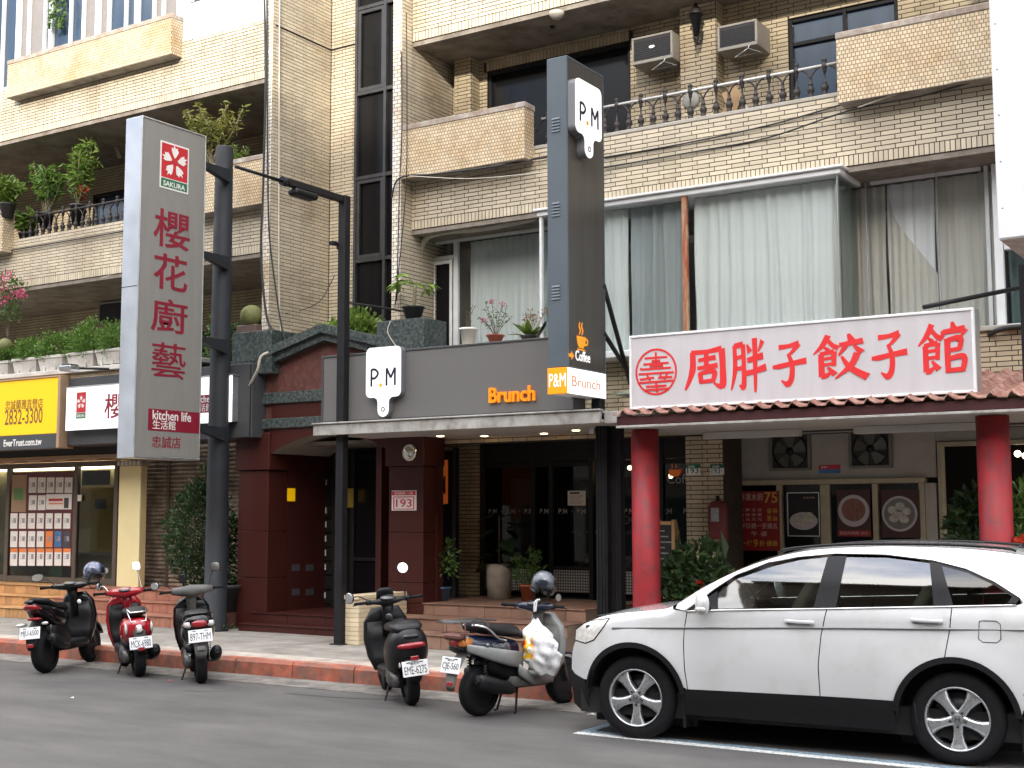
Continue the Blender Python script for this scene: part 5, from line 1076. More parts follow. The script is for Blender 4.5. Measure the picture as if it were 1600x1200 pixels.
# A-board
AB = thing('a_board', 'wooden framed black A-board standing between red column and plants', 'sign', (-7.6, 15.2, LZ)); mat('pine', (.46, .27, .11), .6, var=.25, scale=6, stretch=(1, 1, .2)); mat('chalkboard', (.02, .02, .02), .7, var=.3)
a, c = P(1026, 812, 15.1), P(1048, 812, 15.1); zbt = .72
q = MB(); q.box(a.x, c.x, 15.12, 15.14, zbt+.15, a.z-.05); q.build('board', M_('chalkboard'), AB)
for x in (a.x-.02, c.x): q = MB(); q.add([(x, 15.1, zbt), (x+.04, 15.1, zbt), (x+.04, 15.13, zbt), (x, 15.13, zbt), (x, 15.12, a.z), (x+.04, 15.12, a.z), (x+.04, 15.15, a.z), (x, 15.15, a.z)], [(0, 3, 2, 1), (4, 5, 6, 7), (0, 1, 5, 4), (1, 2, 6, 5), (2, 3, 7, 6), (3, 0, 4, 7)]); q.build('leg', M_('pine'), AB)
for x in (a.x-.02, c.x): q = MB(); q.add([(x, 15.6, zbt), (x+.04, 15.6, zbt), (x+.04, 15.63, zbt), (x, 15.63, zbt), (x, 15.16, a.z), (x+.04, 15.16, a.z), (x+.04, 15.19, a.z), (x, 15.19, a.z)], [(0, 3, 2, 1), (4, 5, 6, 7), (0, 1, 5, 4), (1, 2, 6, 5), (2, 3, 7, 6), (3, 0, 4, 7)]); q.build('leg', M_('pine'), AB)
for z in (a.z-.045, zbt+.14): q = MB(); q.box(a.x+.021, c.x-.001, 15.11, 15.15, z-.02, z+.025); q.build('rail', M_('pine'), AB)
for k in range(7): q = MB(); q.box(a.x+.04, a.x+.04+.06+.05*((k*7) % 3), 15.117, 15.119, a.z-.15-k*.07, a.z-.135-k*.07); q.build('chalk_line', M_('card_print'), AB)
q = MB(); q.box(rx0, .8, 14.9, 18.5, SW-.02, DF-.02); o = q.build('restaurant_floor', M_('step_tile')); props(o, kind='structure')
p = P(1590, 709, 16.6); 
for i, dx in enumerate((0, .09)):
    q = MB(); q.sphere((p.x+dx, 16.6, p.z-dx*.3), .04, 12, 8); o = q.build('globe_lamp', mat('globe', (1, .8, .55), .5, emit=4, ecol=(1, .8, .55), var=0)); solo(o, ['lit globe lamp in the dark doorway at the right edge', 'second lit globe lamp at the very right edge'][i], 'lamp', 'globe lamps in the restaurant doorway')
# ------------------------------------------------------------------ opposite side of the street (behind the camera; seen in reflections, shades the street)
mat('opp_wall', (.27, .24, .2), .8, var=.1, scale=1); mat('opp_wall_b', (.32, .30, .27), .8, var=.1, scale=1); mat('opp_glass', (.05, .06, .07), .1, var=.2)
def opposite(x0, x1, h, m, label, floors):
    t = thing('opposite_building', label, 'building', ((x0+x1)/2, -12, 0), group='buildings across the street'); fh = h/floors
    q = MB(); q.box(x0, x1, -20, -12, 0, h); q.build('body', M_(m), t)
    for k in range(floors):
        q = MB(); q.box(x0+.4, x1-.4, -12.9 if k else -12.06, -11.2 if k else -12.001, k*fh+fh*.95, k*fh+fh*.98+.1) if k else None
        if k: q.build('balcony_slab', M_(m), t)
        n = int((x1-x0)/3.2)
        for i in range(n):
            a = x0+.6+i*(x1-x0-1.2)/n; q = MB(); q.box(a, a+(x1-x0-1.2)/n-.6, -12.02, -11.995, k*fh+(.8 if k else .3), k*fh+fh-.75); q.build('window', M_('opp_glass'), t)
            if k: q = MB(); q.box(a-.1, a+(x1-x0-1.2)/n-.5, -11.35, -11.22, k*fh-.05, k*fh+.85); q.build('parapet', M_(m), t)
opposite(-52, -30, 16.0, 'opp_wall', 'beige apartment block across the street at far left', 5); opposite(-29.6, -11, 16.6, 'opp_wall_b', 'pale apartment block with balconies across the street', 5); opposite(-10.6, 8, 17.0, 'opp_wall', 'beige balconied block across the street behind the camera', 5); opposite(8.4, 30, 17.2, 'opp_wall_b', 'pale block across the street at the right', 5)
q = MB(); q.box(-80, 60, -12.2, -9.2, -.05, .14); props(q.build('far_pavement', M_('pavement')), kind='structure')
# ------------------------------------------------------------------ SAKURA blade sign on its pole
PXX, PYY = -14.36, 14.3
POLE = thing('sign_pole', 'thick dark round pole behind the grey blade sign', 'pole', (PXX, PYY, SW))
ztp = PX(345, 228, PXX).z
mat('pole_dark', (.020, .022, .026), .6, var=.2, scale=5, spec=.3)
q = MB(); q.lathe([(.20, SW), (.20, SW+.03), (.172, SW+.032), (.165, 2.0), (.135, ztp-.02), (.12, ztp), (.0001, ztp)], (PXX, PYY, 0), 28); q.build('shaft', M_('pole_dark'), POLE)
SX = -14.14
SAK = thing('blade_sign', 'tall grey blade sign with red emblem and four maroon characters', 'sign', (SX, 13, 2.7))
ya, yb = PX(222, 180, SX).y, PX(322, 213, SX).y; sz1 = PX(222, 180, SX).z; sz0 = PX(205, 715, SX).z
sw_ = P(222, 180, ya).x-P(197, 183, ya).x
mat('sak_panel', (.25, .24, .22), .5, var=.05, scale=1.5, col2=(.222, .212, .193), c2amt=.4, c2scale=1.6, stretch=(3, 3, .5)); mat('sak_alu', (.62, .66, .72), .33, metal=.55, var=.12, scale=2.5)  # face grey lowered to carry the shade on this side
q = MB(); q.box(SX-sw_, SX-.001, ya, yb, sz0, sz1, .008); q.build('cabinet', M_('sak_alu'), SAK)
q = MB(); q.box(SX+.0, SX+.004, ya+.02, yb-.02, sz0+.03, sz1-.025); q.build('face', M_('sak_panel'), SAK)
for (y0, y1, z0, z1) in ((ya, ya+.018, sz0, sz1), (yb-.018, yb, sz0, sz1), (ya+.019, yb-.019, sz1-.023, sz1), (ya+.019, yb-.019, sz0, sz0+.028)): q = MB(); q.box(SX-.01, SX+.014, y0, y1, z0, z1, .004); q.build('edge_trim', M_('alu'), SAK)
zj = PX(210, 445, SX).z
q = MB(); q.box(SX-sw_+.005, SX-.005, ya-.004, ya-.0005, zj-.004, zj+.004); q.build('seam', M_('dark_frame'), SAK)
for z in np.linspace(sz0+.3, sz1-.2, 9):
    for x in (SX-sw_+.03, SX-.03): q = MB(); q.lathe([(.008, 0), (.006, -.003), (.0001, -.004)], (x, ya, z), 6, 'y'); q.build('rivet', M_('steel'), SAK)
def sp(px, py): return PX(px, py, SX+.005)
a, c = sp(249, 292), sp(294, 292); tz = sp(249, 218).z
sakura_emblem(SAK, (SX+.005, a.y, a.z), c.y-a.y, (tz-a.z), SIDE)
for ch, (y0, y1, x0, x1) in zip('櫻花廚藝', ((320, 388, 240, 297), (390, 455, 240, 293), (460, 522, 236, 293), (530, 594, 237, 290))):
    a = sp(x0, (y0+y1)/2); b_ = sp(x1, (y0+y1)/2); zt0 = sp(x0, y0).z; zb0 = sp(x0, y1-6).z
    text(ch, M_('sak_maroon'), SAK, (SX+.0045, a.y, zb0), zt0-zb0-.02, SIDE, width=b_.y-a.y, bold=.004 if ch == '藝' else .010, depth=.004)
a, c = sp(231, 671), sp(312, 671); tz = sp(231, 638).z
q = MB(); q.box(SX+.0045, SX+.008, a.y, c.y-.01, sp(231, 672).z, tz); q.build('maroon_band', M_('sak_maroon'), SAK)
text('kitchen life', M_('paper'), SAK, (SX+.008, sp(238, 655).y, sp(238, 655).z), .135, SIDE, width=sp(298, 655).y-sp(238, 655).y, bold=.012, depth=.002)
text('生活館', M_('paper'), SAK, (SX+.008, sp(238, 668).y, sp(238, 670).z), .13, SIDE, width=sp(274, 668).y-sp(238, 668).y, bold=.006, depth=.002)
text('忠誠店', M_('sak_maroon'), SAK, (SX+.0045, sp(237, 698).y, sp(237, 699).z), .165, SIDE, width=sp(282, 690).y-sp(237, 690).y, bold=.004, depth=.003)
for py in (265, 403, 535, 672):
    z = PX(335, py, SX-.1).z; q = MB(); q.prism([(yb+.001, z-.03), (yb+.001, z+.05), (PYY-.05, z+.05), (PYY-.05, z-.16), (yb+.12, z-.05)], SX-.12, SX-.02, 'yz'); q.build('bracket', M_('pole_dark'), POLE)
# ------------------------------------------------------------------ cafe fascia with the white board emblem
YPM = 13.75
PMF = thing('cafe_fascia', 'dark grey cafe fascia with a white board emblem and orange Brunch letters', 'shop sign', (-10, YPM, 3.1))
ax, bx_ = P(503, 608, YPM).x, P(896, 600, YPM).x; az1, az0 = P(700, 540, YPM).z, P(700, 652, YPM).z
mat('pm_panel', (.15, .146, .142), .40, var=.06, scale=1.5, metal=.1, col2=(.135, .131, .127), c2amt=.35, c2scale=1.5, stretch=(3, 3, .6))
q = MB(); q.box(ax, bx_, YPM, YPM+.3, az0, az1, .008); q.build('panel', M_('pm_panel'), PMF)
for (x0, x1, z0, z1) in ((ax, ax+.03, az0, az1), (ax+.031, bx_, az0, az0+.03), (ax+.031, bx_, az1-.025, az1)): q = MB(); q.box(x0, x1, YPM-.014, YPM-.001, z0, z1, .004); q.build('edge_trim', M_('fascia_grey'), PMF)
mat('board_white', (.82, .82, .82), .35, var=.02, emit=.22, ecol=(1, 1, 1)); mat('board_edge', (.16, .16, .17), .4, var=.05); mat('navy', (.012, .010, .03), .4, var=0); mat('dot_yellow', (.8, .45, .02), .4, var=0); mat('orange_letter', (.8, .21, .005), .4, var=0, emit=.22, ecol=(1, .28, .005))
def board_poly(w, h):
    r = w*.13; hb = h*.72; pts = []
    def arc(cx, cy, rad, a0, a1, n=6):
        for i in range(n+1): t = a0+(a1-a0)*i/n; pts.append((cx+rad*math.cos(t), cy+rad*math.sin(t)))
    arc(w-r, h-r, r, 0, PI/2); arc(r, h-r, r, PI/2, PI)
    arc(r, h-hb+r, r, PI, 1.5*PI)
    hw = w*.155; cx = w*.5
    pts.append((cx-hw-w*.10, h-hb)); pts.append((cx-hw-.02*w, h-hb-w*.05)); pts.append((cx-hw, h-hb-w*.13))
    arc(cx, hw, hw, PI, 2*PI, 10)
    pts.append((cx+hw, h-hb-w*.13)); pts.append((cx+hw+.02*w, h-hb-w*.05)); pts.append((cx+hw+w*.10, h-hb))
    arc(w-r, h-hb+r, r, 1.5*PI, 2*PI)
    return pts
def pm_board(par, loc, w, h, face, depth):
    L = Vector(loc); o = lambda u, v, k: L+face @ Vector((u, v, k))
    polyface([board_poly(w, h)], M_('board_edge'), par, L, face, depth-.012, 'board_body')
    polyface([board_poly(w, h)], M_('board_white'), par, o(0, 0, depth-.011), face, .011, 'board_face')
    u, v, k = w*.24, h*.25, w*.026
    polyface([brush([(0, 0), (0, v)], [k, k]), brush([(0, v*.97), (u*.45, v*.97), (u*.8, v*.74), (u*.45, v*.48), (0, v*.48)], [k, k, k, k])], M_('navy'), par, o(w*.16, h*.44, depth), face, .004, 'letter_p')
    polyface([brush([(0, 0), (0, v)], [k, k]), brush([(0, v), (u*.5, v*.45)], [k, k]), brush([(u*.5, v*.45), (u, v)], [k, k]), brush([(u, v), (u, 0)], [k, k])], M_('navy'), par, o(w*.60, h*.44, depth), face, .004, 'letter_m')
    polyface([[(w*.43+w*.045*math.cos(t), h*.455+w*.045*math.sin(t)) for t in [2*PI*i/12 for i in range(12)]]], M_('dot_yellow'), par, o(0, 0, depth), face, .004, 'yellow_dot')
    ring = MB(); ring.tube([o(w*.5+w*.045*math.cos(t), w*.17+w*.045*math.sin(t), depth+.001) for t in [2*PI*i/16 for i in range(16)]], w*.012, 5, closed=True); ring.build('board_hole', M_('navy'), par)
a, c = P(572, 590, YPM-.11), P(626, 590, YPM-.11); zb1, zt1 = P(600, 651, YPM-.11).z, P(600, 542, YPM-.11).z
pm_board(PMF, (a.x, YPM-.001, zb1), c.x-a.x, zt1-zb1, FRONT, .11)
a, c = P(764, 630, YPM-.03), P(836, 622, YPM-.03); text('Brunch', M_('orange_letter'), PMF, (a.x, YPM-.012, P(764, 630, YPM-.03).z), P(770, 606, YPM).z-P(770, 630, YPM).z, FRONT, width=c.x-a.x, bold=.02, depth=.03)
# ------------------------------------------------------------------ cafe tower sign
TX = -7.62
TW = thing('tower_sign', 'tall slate grey blade sign with a white board emblem above a lit Brunch box', 'sign', (TX, 13.3, 3.2))
ta, tb = PX(885, 85, TX).y, PX(942, 119, TX).y; tz1 = PX(885, 86, TX).z; tzb = PX(886, 573, TX).z; tz0 = PX(886, 614, TX).z
tw = P(885, 85, ta).x-P(854, 88, ta).x
mat('slate', (.085, .105, .125), .42, var=.08, scale=2); mat('tower_side', (.060, .056, .050), .35, var=.08, scale=1.5, col2=(.045, .042, .038), c2amt=.4, c2scale=1.5, stretch=(4, 4, .3))
q = MB(); q.box(TX-tw, TX-.006, ta, tb, tzb+.004, tz1, .006); q.build('cabinet', M_('slate'), TW)
q = MB(); q.box(TX-.005, TX, ta+.012, tb-.01, tzb+.01, tz1-.02); q.build('side_panel', M_('tower_side'), TW)
for (y0, y1, z0, z1) in ((ta, ta+.011, tzb+.004, tz1), (ta+.012, tb, tz1-.019, tz1), (tb-.009, tb, tzb+.004, tz1-.02)): q = MB(); q.box(TX-.004, TX+.006, y0, y1, z0, z1, .002); q.build('edge_trim', M_('slate'), TW)
for py in (195, 327, 457, 580):
    for k in range(5):
        p = P(868, py+(k-2)*4.8, ta); q = MB(); q.prism([(ta-.012, p.z-.012), (ta, p.z+.012), (ta, p.z-.012)], p.x-.05, p.x+.06, 'yz')
        if py < 560: q.build('louvre', M_('slate'), TW)
mat('lit_orange', (.8, .27, .005), .4, var=0, emit=.2, ecol=(1, .33, .005)); mat('lit_white', (.85, .85, .85), .4, var=0, emit=.4, ecol=(1, .99, 1))
q = MB(); q.box(TX-tw-.004, TX-.012, ta-.01, ta+.03, tz0, tzb, .003); q.build('box_front', M_('lit_orange'), TW)
q = MB(); q.box(TX-.011, TX+.006, ta-.008, tb, tz0, tzb-.004, .003); q.build('box_side', M_('lit_white'), TW)
q = MB(); q.box(TX-tw, TX-.012, ta+.031, tb, tz0+.002, tzb, 0); q.build('box_body', M_('white_paint'), TW)
a = P(856, 604, ta-.01); text('P&M', M_('board_white'), TW, (TX-tw+.02, ta-.0105, P(868, 605, ta).z), .16, FRONT, width=tw-.05, bold=.0, depth=.004)
text('Brunch', mat('brunch_thin', (.75, .30, .12), .5, var=0), TW, (TX+.006, PX(893, 604, TX).y, PX(893, 603, TX).z), PX(893, 587, TX).z-PX(893, 603, TX).z, SIDE, width=PX(937, 604, TX).y-PX(893, 604, TX).y, depth=.003)
text('Coffee', M_('board_white'), TW, (TX+.0, PX(899, 564, TX).y, PX(899, 563, TX).z), .125, SIDE, width=PX(922, 564, TX).y-PX(899, 564, TX).y, bold=.012, depth=.004)
p = PX(901, 549, TX); s_ = 1.0
polyface([[(0.06, .0), (.16, .0), (.2, .05), (.22, .14), (.0, .14), (.02, .05)], [(.02, -.03), (.2, -.03), (.2, -.012), (.02, -.012)], brush([(.06, .16), (.09, .21), (.06, .26), (.08, .31)], [.006, .012, .004]), brush([(.12, .16), (.15, .21), (.12, .26), (.14, .31)], [.006, .012, .004]), brush([(.22, .12), (.265, .1), (.25, .05), (.2, .05)], [.01, .01])], M_('lit_orange'), TW, (TX+.0, p.y, p.z+.05), SIDE, .004, 'cup_emblem')
p = PX(888, 557, TX); polyface([[(0, .03), (.07, .03), (.07, .0), (.13, .05), (.07, .1), (.07, .07), (0, .07)]], M_('lit_orange'), TW, (TX+.0, p.y, p.z-.03), SIDE, .004, 'arrow')
a, c = PX(900, 175, TX+.12), PX(940, 190, TX+.12); zb1 = PX(921, 247, TX+.12).z; zt1 = PX(912, 126, TX+.12).z
pm_board(TW, (TX+.001, a.y, zb1), c.y-a.y, zt1-zb1, SIDE, .12)
q = MB(); q.box(TX-.14, TX-.02, tb-.12, tb+.02, 3.0, tz0-.001, .006); q.build('support_post', M_('black_metal'), TW)
for (p0, p1) in ((PX(943, 445, TX), P(985, 600, 15.28)), (PX(943, 520, TX), P(981, 580, 15.28))):
    q = MB(); q.tube([p0, p1], .03, 6); q.build('brace', M_('black_metal'), TW)
q = MB(); q.tube([P(852, 505, tb), P(838, 530, 15.0)], .02, 6); q.build('brace', M_('black_metal'), TW)
# ------------------------------------------------------------------ dumpling sign with brush lettering
YDS = 13.6
DS = thing('dumpling_sign', 'long pale lightbox sign with a red round seal and six red brush characters', 'shop sign', (-5, YDS, 3.1))
dx0, dx1 = P(984, 590, YDS).x, P(1524, 550, YDS).x
dz0 = (P(990, 642, YDS).z+P(1528, 611, YDS).z)/2; dz1 = (P(981, 529, YDS).z+P(1522, 476, YDS).z)/2
mat('lightbox_grey', (.53, .505, .52), .4, var=.04, scale=2, col2=(.49, .46, .475), c2amt=.35, c2scale=1.5, stretch=(3, 3, .5)); mat('brush_red', (.66, .028, .03), .4, var=.03)
q = MB(); q.box(dx0+.03, dx1-.03, YDS, YDS+.02, dz0+.03, dz1-.03); q.build('face', M_('lightbox_grey'), DS)
q = MB(); q.box(dx0, dx1, YDS+.021, YDS+.24, dz0, dz1, .006); q.build('cabinet', M_('alu'), DS)
for (x0, x1, z0, z1) in ((dx0, dx1, dz0, dz0+.029), (dx0, dx1, dz1-.029, dz1), (dx0, dx0+.029, dz0+.03, dz1-.03), (dx1-.029, dx1, dz0+.03, dz1-.03)): q = MB(); q.box(x0, x1, YDS-.014, YDS+.02, z0, z1, .004); q.build('frame', M_('white_frame'), DS)
E_ = .052
G = {}
G['周'] = [([(.2, .9), (.19, .45), (.02, .0)], [.05, .06, .02]), ([(.17, .89), (.55, .9), (.88, .95)], [.05, .04, .06]), ([(.88, .95), (.9, .5), (.88, .06), (.68, .14)], [.06, .055, .065, .01]), ([(.33, .70), (.74, .75)], [.035, .05]), ([(.52, .86), (.52, .52)], [.045, .045]), ([(.31, .51), (.78, .56)], [.035, .05]), ([(.37, .40), (.40, .14)], [.045, .04]), ([(.36, .38), (.70, .42), (.66, .16)], [.035, .05, .04]), ([(.39, .18), (.67, .2)], [.035, .04])]
G['胖'] = [([(.11, .92), (.12, .42), (.0, .02)], [.045, .055, .015]), ([(.1, .9), (.36, .93)], [.045, .05]), ([(.36, .93), (.38, .45), (.36, .08), (.24, .12)], [.05, .05, .06, .01]), ([(.14, .66), (.35, .69)], [.03, .035]), ([(.14, .44), (.35, .46)], [.03, .035]), ([(.48, .92), (.56, .76)], [.02, .06]), ([(.93, .98), (.80, .76)], [.05, .015]), ([(.48, .60), (.94, .68)], [.04, .055]), ([(.40, .34), (.7, .38), (1.02, .45)], [.045, .04, .06]), ([(.70, 1.04), (.71, .5), (.70, -.04)], [.06, .05, .025])]
G['子'] = [([(.18, .88), (.5, .9), (.80, .95)], [.05, .04, .06]), ([(.80, .95), (.62, .78), (.48, .68)], [.06, .04, .02]), ([(.46, .72), (.58, .45), (.55, .12), (.42, .0), (.24, .10)], [.03, .06, .065, .06, .008]), ([(-.02, .42), (.2, .43), (.55, .48), (1.02, .53)], [.03, .05, .045, .06])]
FOOD = [([(.30, 1.02), (.18, .78), (.0, .58)], [.05, .045, .01]), ([(.28, .92), (.38, .78), (.5, .70)], [.03, .04, .05]), ([(.22, .74), (.30, .66)], [.02, .045]), ([(.13, .58), (.41, .63)], [.035, .045]), ([(.41, .63), (.40, .28)], [.045, .035]), ([(.15, .58), (.16, .04)], [.045, .05]), ([(.15, .05), (.24, .06), (.36, .16)], [.05, .045, .01]), ([(.17, .46), (.38, .48)], [.028, .03]), ([(.17, .32), (.38, .34)], [.028, .03]), ([(.28, .26), (.42, .08)], [.02, .055])]
G['餃'] = FOOD+[([(.70, 1.02), (.76, .86)], [.025, .06]), ([(.52, .77), (.98, .84)], [.04, .055]), ([(.64, .74), (.50, .52)], [.045, .015]), ([(.80, .74), (.95, .56)], [.02, .06]), ([(.86, .56), (.74, .28), (.42, -.02)], [.055, .05, .012]), ([(.56, .50), (.72, .22), (1.05, -.02)], [.02, .05, .07])]
G['館'] = FOOD+[([(.72, 1.04), (.75, .91)], [.025, .055]), ([(.54, .86), (.50, .70)], [.045, .02]), ([(.53, .84), (.98, .89)], [.04, .055]), ([(.98, .89), (.90, .74)], [.055, .015]), ([(.61, .70), (.61, .0)], [.05, .045]), ([(.61, .67), (.88, .70), (.85, .46)], [.035, .05, .035]), ([(.62, .46), (.86, .48)], [.03, .035]), ([(.61, .28), (.94, .32), (.91, .03)], [.035, .05, .04]), ([(.62, .05), (.92, .06)], [.035, .04])]
bx4 = ((1070, 1137, 541, 610), (1143, 1197, 530, 612), (1209, 1260, 532, 602), (1272, 1352, 522, 592), (1364, 1418, 516, 590), (1436, 1512, 505, 585))
for ch, (x0, x1, y0, y1) in zip('周胖子餃子館', bx4):
    a, c = P(x0, y1, YDS), P(x1, y1, YDS); zt0 = P((x0+x1)/2, y0+2, YDS).z; zb0 = P((x0+x1)/2, y1-2, YDS).z; w_, h_ = c.x-a.x, zt0-zb0
    polyface([[(u*w_, v*h_) for u, v in brush(pts, [k*1.25 for k in ws])] for pts, ws in G[ch]], M_('brush_red'), DS, (a.x, YDS-.001, zb0), FRONT, .003, 'brush_character')
# seal
sa, sb = P(993, 582, YDS), P(1058, 578, YDS); cx_ = (sa.x+sb.x)/2; cz_ = P(1025, 581, YDS).z; rad = (sb.x-sa.x)/2
rg_ = MB(); n = 48; ro, ri = rad, rad*.91
vs = [(cx_+r_*math.cos(t), YDS-.004, cz_+r_*math.sin(t)*1.02) for t in [2*PI*i/n for i in range(n)] for r_ in (ro, ri)]
rg_.add(vs, [(2*i, 2*i+1, (2*i+3) % (2*n), (2*i+2) % (2*n)) for i in range(n)]); rg_.build('seal_ring', M_('brush_red'), DS)
bars = [((-.55, .62), (.55, .62)), ((0, .86), (0, .34)), ((-.62, .36), (.62, .36)), ((-.75, .12), (-.75, .22)), ((-.72, .14), (.72, .14)), ((-.86, -.06), (.86, -.06)), ((-.8, -.3), (-.1, -.24)), ((-.45, -.1), (-.3, -.36)), ((.2, -.12), (.28, -.3)), ((.55, -.1), (.4, -.36)), ((.1, -.26), (.78, -.26)), ((-.82, -.44), (.82, -.42)), ((-.5, -.62), (.5, -.62)), ((0, -.42), (.05, -.9)), ((-.6, -.78), (.6, -.76)), ((-.3, .26), (.35, .26)), ((-.2, .48), (.2, .48))]
polyface([brush([(a_[0]*rad*.98, a_[1]*rad), (b_[0]*rad*.98, b_[1]*rad)], [rad*.045, rad*.045]) for a_, b_ in bars], M_('brush_red'), DS, (cx_, YDS-.001, cz_), FRONT, .003, 'seal_character')
q = MB(); q.tube([P(1443, 480, YDS+.1), P(1592, 450, 14.6)], .025, 6); q.build('brace', M_('black_metal'), DS)
# ------------------------------------------------------------------ white blade sign at the right edge
YWB = 12.9
WB = thing('white_blade_sign', 'plain white metal blade sign cut by the right edge of the picture', 'sign', (-2.3, YWB, 4.3))
wbx0 = P(1553, 200, YWB).x; wbz0 = P(1567, 373, YWB).z; wbx1 = P(1592, 200, YWB).x
q = MB(); q.box(wbx0, wbx1+.1, YWB, YWB+1.3, wbz0, 9, .01); q.build('cabinet', mat('white_metal', (.72, .73, .76), .4, var=.04, scale=2), WB)
q = MB(); q.box(wbx1+.101, wbx1+.108, YWB+.02, YWB+1.28, wbz0+.03, 8.9); q.build('face', M_('lightbox_grey'), WB)
q = MB(); q.box(wbx0+.01, wbx1+.09, YWB+.01, YWB+1.29, wbz0-.008, wbz0-.001); q.build('bottom_plate', M_('canopy_grey'), WB)
for z in np.linspace(wbz0+.3, 8, 8): q = MB(); q.lathe([(.012, 0), (.008, -.004), (.0001, -.005)], (wbx0+.05, YWB, z), 6, 'y'); q.build('rivet', M_('steel'), WB)
p = P(1598, 450, 14.3); q = MB(); q.box(p.x-.03, p.x+.04, 14.27, 14.33, 3.1, wbz0-.01, .006); q.build('support_post', M_('black_metal'), WB)
# ------------------------------------------------------------------ balcony fittings
def ac_unit(px0, px1, py0, py1, y, label, badge=False, depth=.5, hang=True):
    a, c = P(px0, py1, y), P(px1, py0, y); zb = P((px0+px1)/2, (py1+py1)/2, y).z
    w_ = c.x-a.x; zt_ = zb+w_*.62
    t = thing('air_conditioner', label, 'air conditioner', (a.x, y, zb), group='window air conditioners')
    mat('ac_case', (.30, .275, .24), .55, var=.15, scale=4); mat('ac_grille', (.022, .022, .024), .6, var=.2)
    q = MB(); q.box(a.x, c.x, y+.02, y+depth, zb, zt_, .01); q.build('case', M_('ac_case'), t)
    q = MB(); q.box(a.x+.035, c.x-.035, y+.008, y+.019, zb+.05, zt_-.035); q.build('grille', M_('ac_grille'), t)
    for (x0, x1, z0, z1) in ((a.x, c.x, zb, zb+.045), (a.x, c.x, zt_-.03, zt_), (a.x, a.x+.03, zb+.046, zt_-.031), (c.x-.03, c.x, zb+.046, zt_-.031)): q = MB(); q.box(x0, x1, y, y+.019, z0, z1, .004); q.build('front_frame', M_('ac_case'), t)
    for k in range(9): q = MB(); z = zb+.075+k*(zt_-zb-.13)/9; q.box(a.x+.04, c.x-.04, y+.001, y+.006, z, z+.012); q.build('louvre', M_('ac_grille'), t)
    if badge: disc(t, a.x+.5*w_, zb+.55*(zt_-zb), .045, .022, y-.0, 'paper', 'badge')
    if hang:
        h = thing('clothes_hanger', 'wire hanger below the ' + ('left' if badge else 'right') + ' balcony air conditioner', 'hanger', (c.x-.1, y-.03, zb-.05), group='wire hangers on the balcony'); cx = c.x-.12
        q = MB(); q.tube([(cx, y-.02, zb+.02), (cx+.02, y-.02, zb+.0), (cx, y-.02, zb-.04), (cx-.19, y-.02, zb-.13), (cx+.19, y-.02, zb-.13), (cx, y-.02, zb-.04)], .005, 5); q.build('wire', M_('alu'), h)
ac_unit(987, 1050, 40, 96, 15.72, 'window air conditioner with a white badge above the iron balcony railing', True)
ac_unit(1121, 1182, 24, 75, 15.72, 'window air conditioner right of the lantern above the balcony railing')
ac_unit(153, 195, 478, 508, 16.7, 'small window air conditioner behind the hedge at left', False, .4, False)
def lantern(p, label):
    t = thing('wall_lantern', label, 'lantern', p); x, y, z = p
    q = MB(); q.lathe([(.02, -.2), (.045, -.15), (.085, .1), (.09, .12)], (x, y, z), 6, smooth=False); q.build('glass', M_('dark_pane'), t)
    q = MB(); q.lathe([(.11, .12), (.10, .15), (.05, .22), (.02, .25), (.03, .27), (.0001, .3)], (x, y, z), 8); q.build('cap', M_('iron'), t)
    q = MB(); q.lathe([(.0001, -.32), (.015, -.28), (.03, -.22), (.05, -.2), (.02, -.199)], (x, y, z), 8); q.build('finial', M_('iron'), t)
    q = MB(); q.tube(smooth_path([(x, y+.22, z-.05), (x, y+.16, z-.2), (x, y+.08, z-.26), (x, y, z-.22)], 5), .014, 6); q.build('arm', M_('iron'), t)
p = P(1089, 38, 15.75); lantern((p.x, 15.72, p.z), 'black carriage lantern on the brick pilaster between the air conditioners')
p = P(1080, 157, 15.94); q = MB(); q.lathe([(.13, 0), (.12, -.02), (.1, -.03), (.0001, -.035)], (p.x, 15.944, p.z), 20, 'y'); o = q.build('wall_disc', mat('disc_grey', (.28, .27, .24), .4, var=.2)); solo(o, 'round grey disc on the pilaster behind the balcony railing', 'disc')
for i, (px, py) in enumerate(((870, 20), (863, 42))):
    p = PZ(px, py, 8.82) if i == 0 else PZ(px, py, 8.82); q = MB(); q.lathe([(.0001, -.1), (.06, -.09), (.1, -.05), (.11, 0)] if i == 0 else [(.0001, -.03), (.03, -.025), (.04, 0)], (p.x, p.y, 8.828), 14); o = q.build('ceiling_light', M_('plaster') if i == 0 else M_('black_metal')); solo(o, ['round ceiling light under the upper balcony', 'small dark fitting on the balcony ceiling beside the round light'][i], 'lamp')
# cardboard on the balcony
mat('cardboard', (.38, .25, .13), .8, var=.12)
p = P(1150, 150, 15.6); t = thing('cardboard_sheets', 'folded brown cardboard leaning behind the balcony railing', 'cardboard', (p.x, 15.6, 6.98))
for k, (dx, rot, w_, h_) in enumerate(((-.12, .5, .18, .4), (.08, -.35, .22, .45), (.2, -.6, .12, .3))):
    q = MB(); q.box(-w_/2, w_/2, -.006, .006, 0, h_); q.xf(Matrix.Translation((p.x+dx, 15.5+.05*k, 6.99)) @ Matrix.Rotation(rot, 4, 'Y')); q.build('sheet', M_('cardboard') if k < 2 else M_('paper'), t)
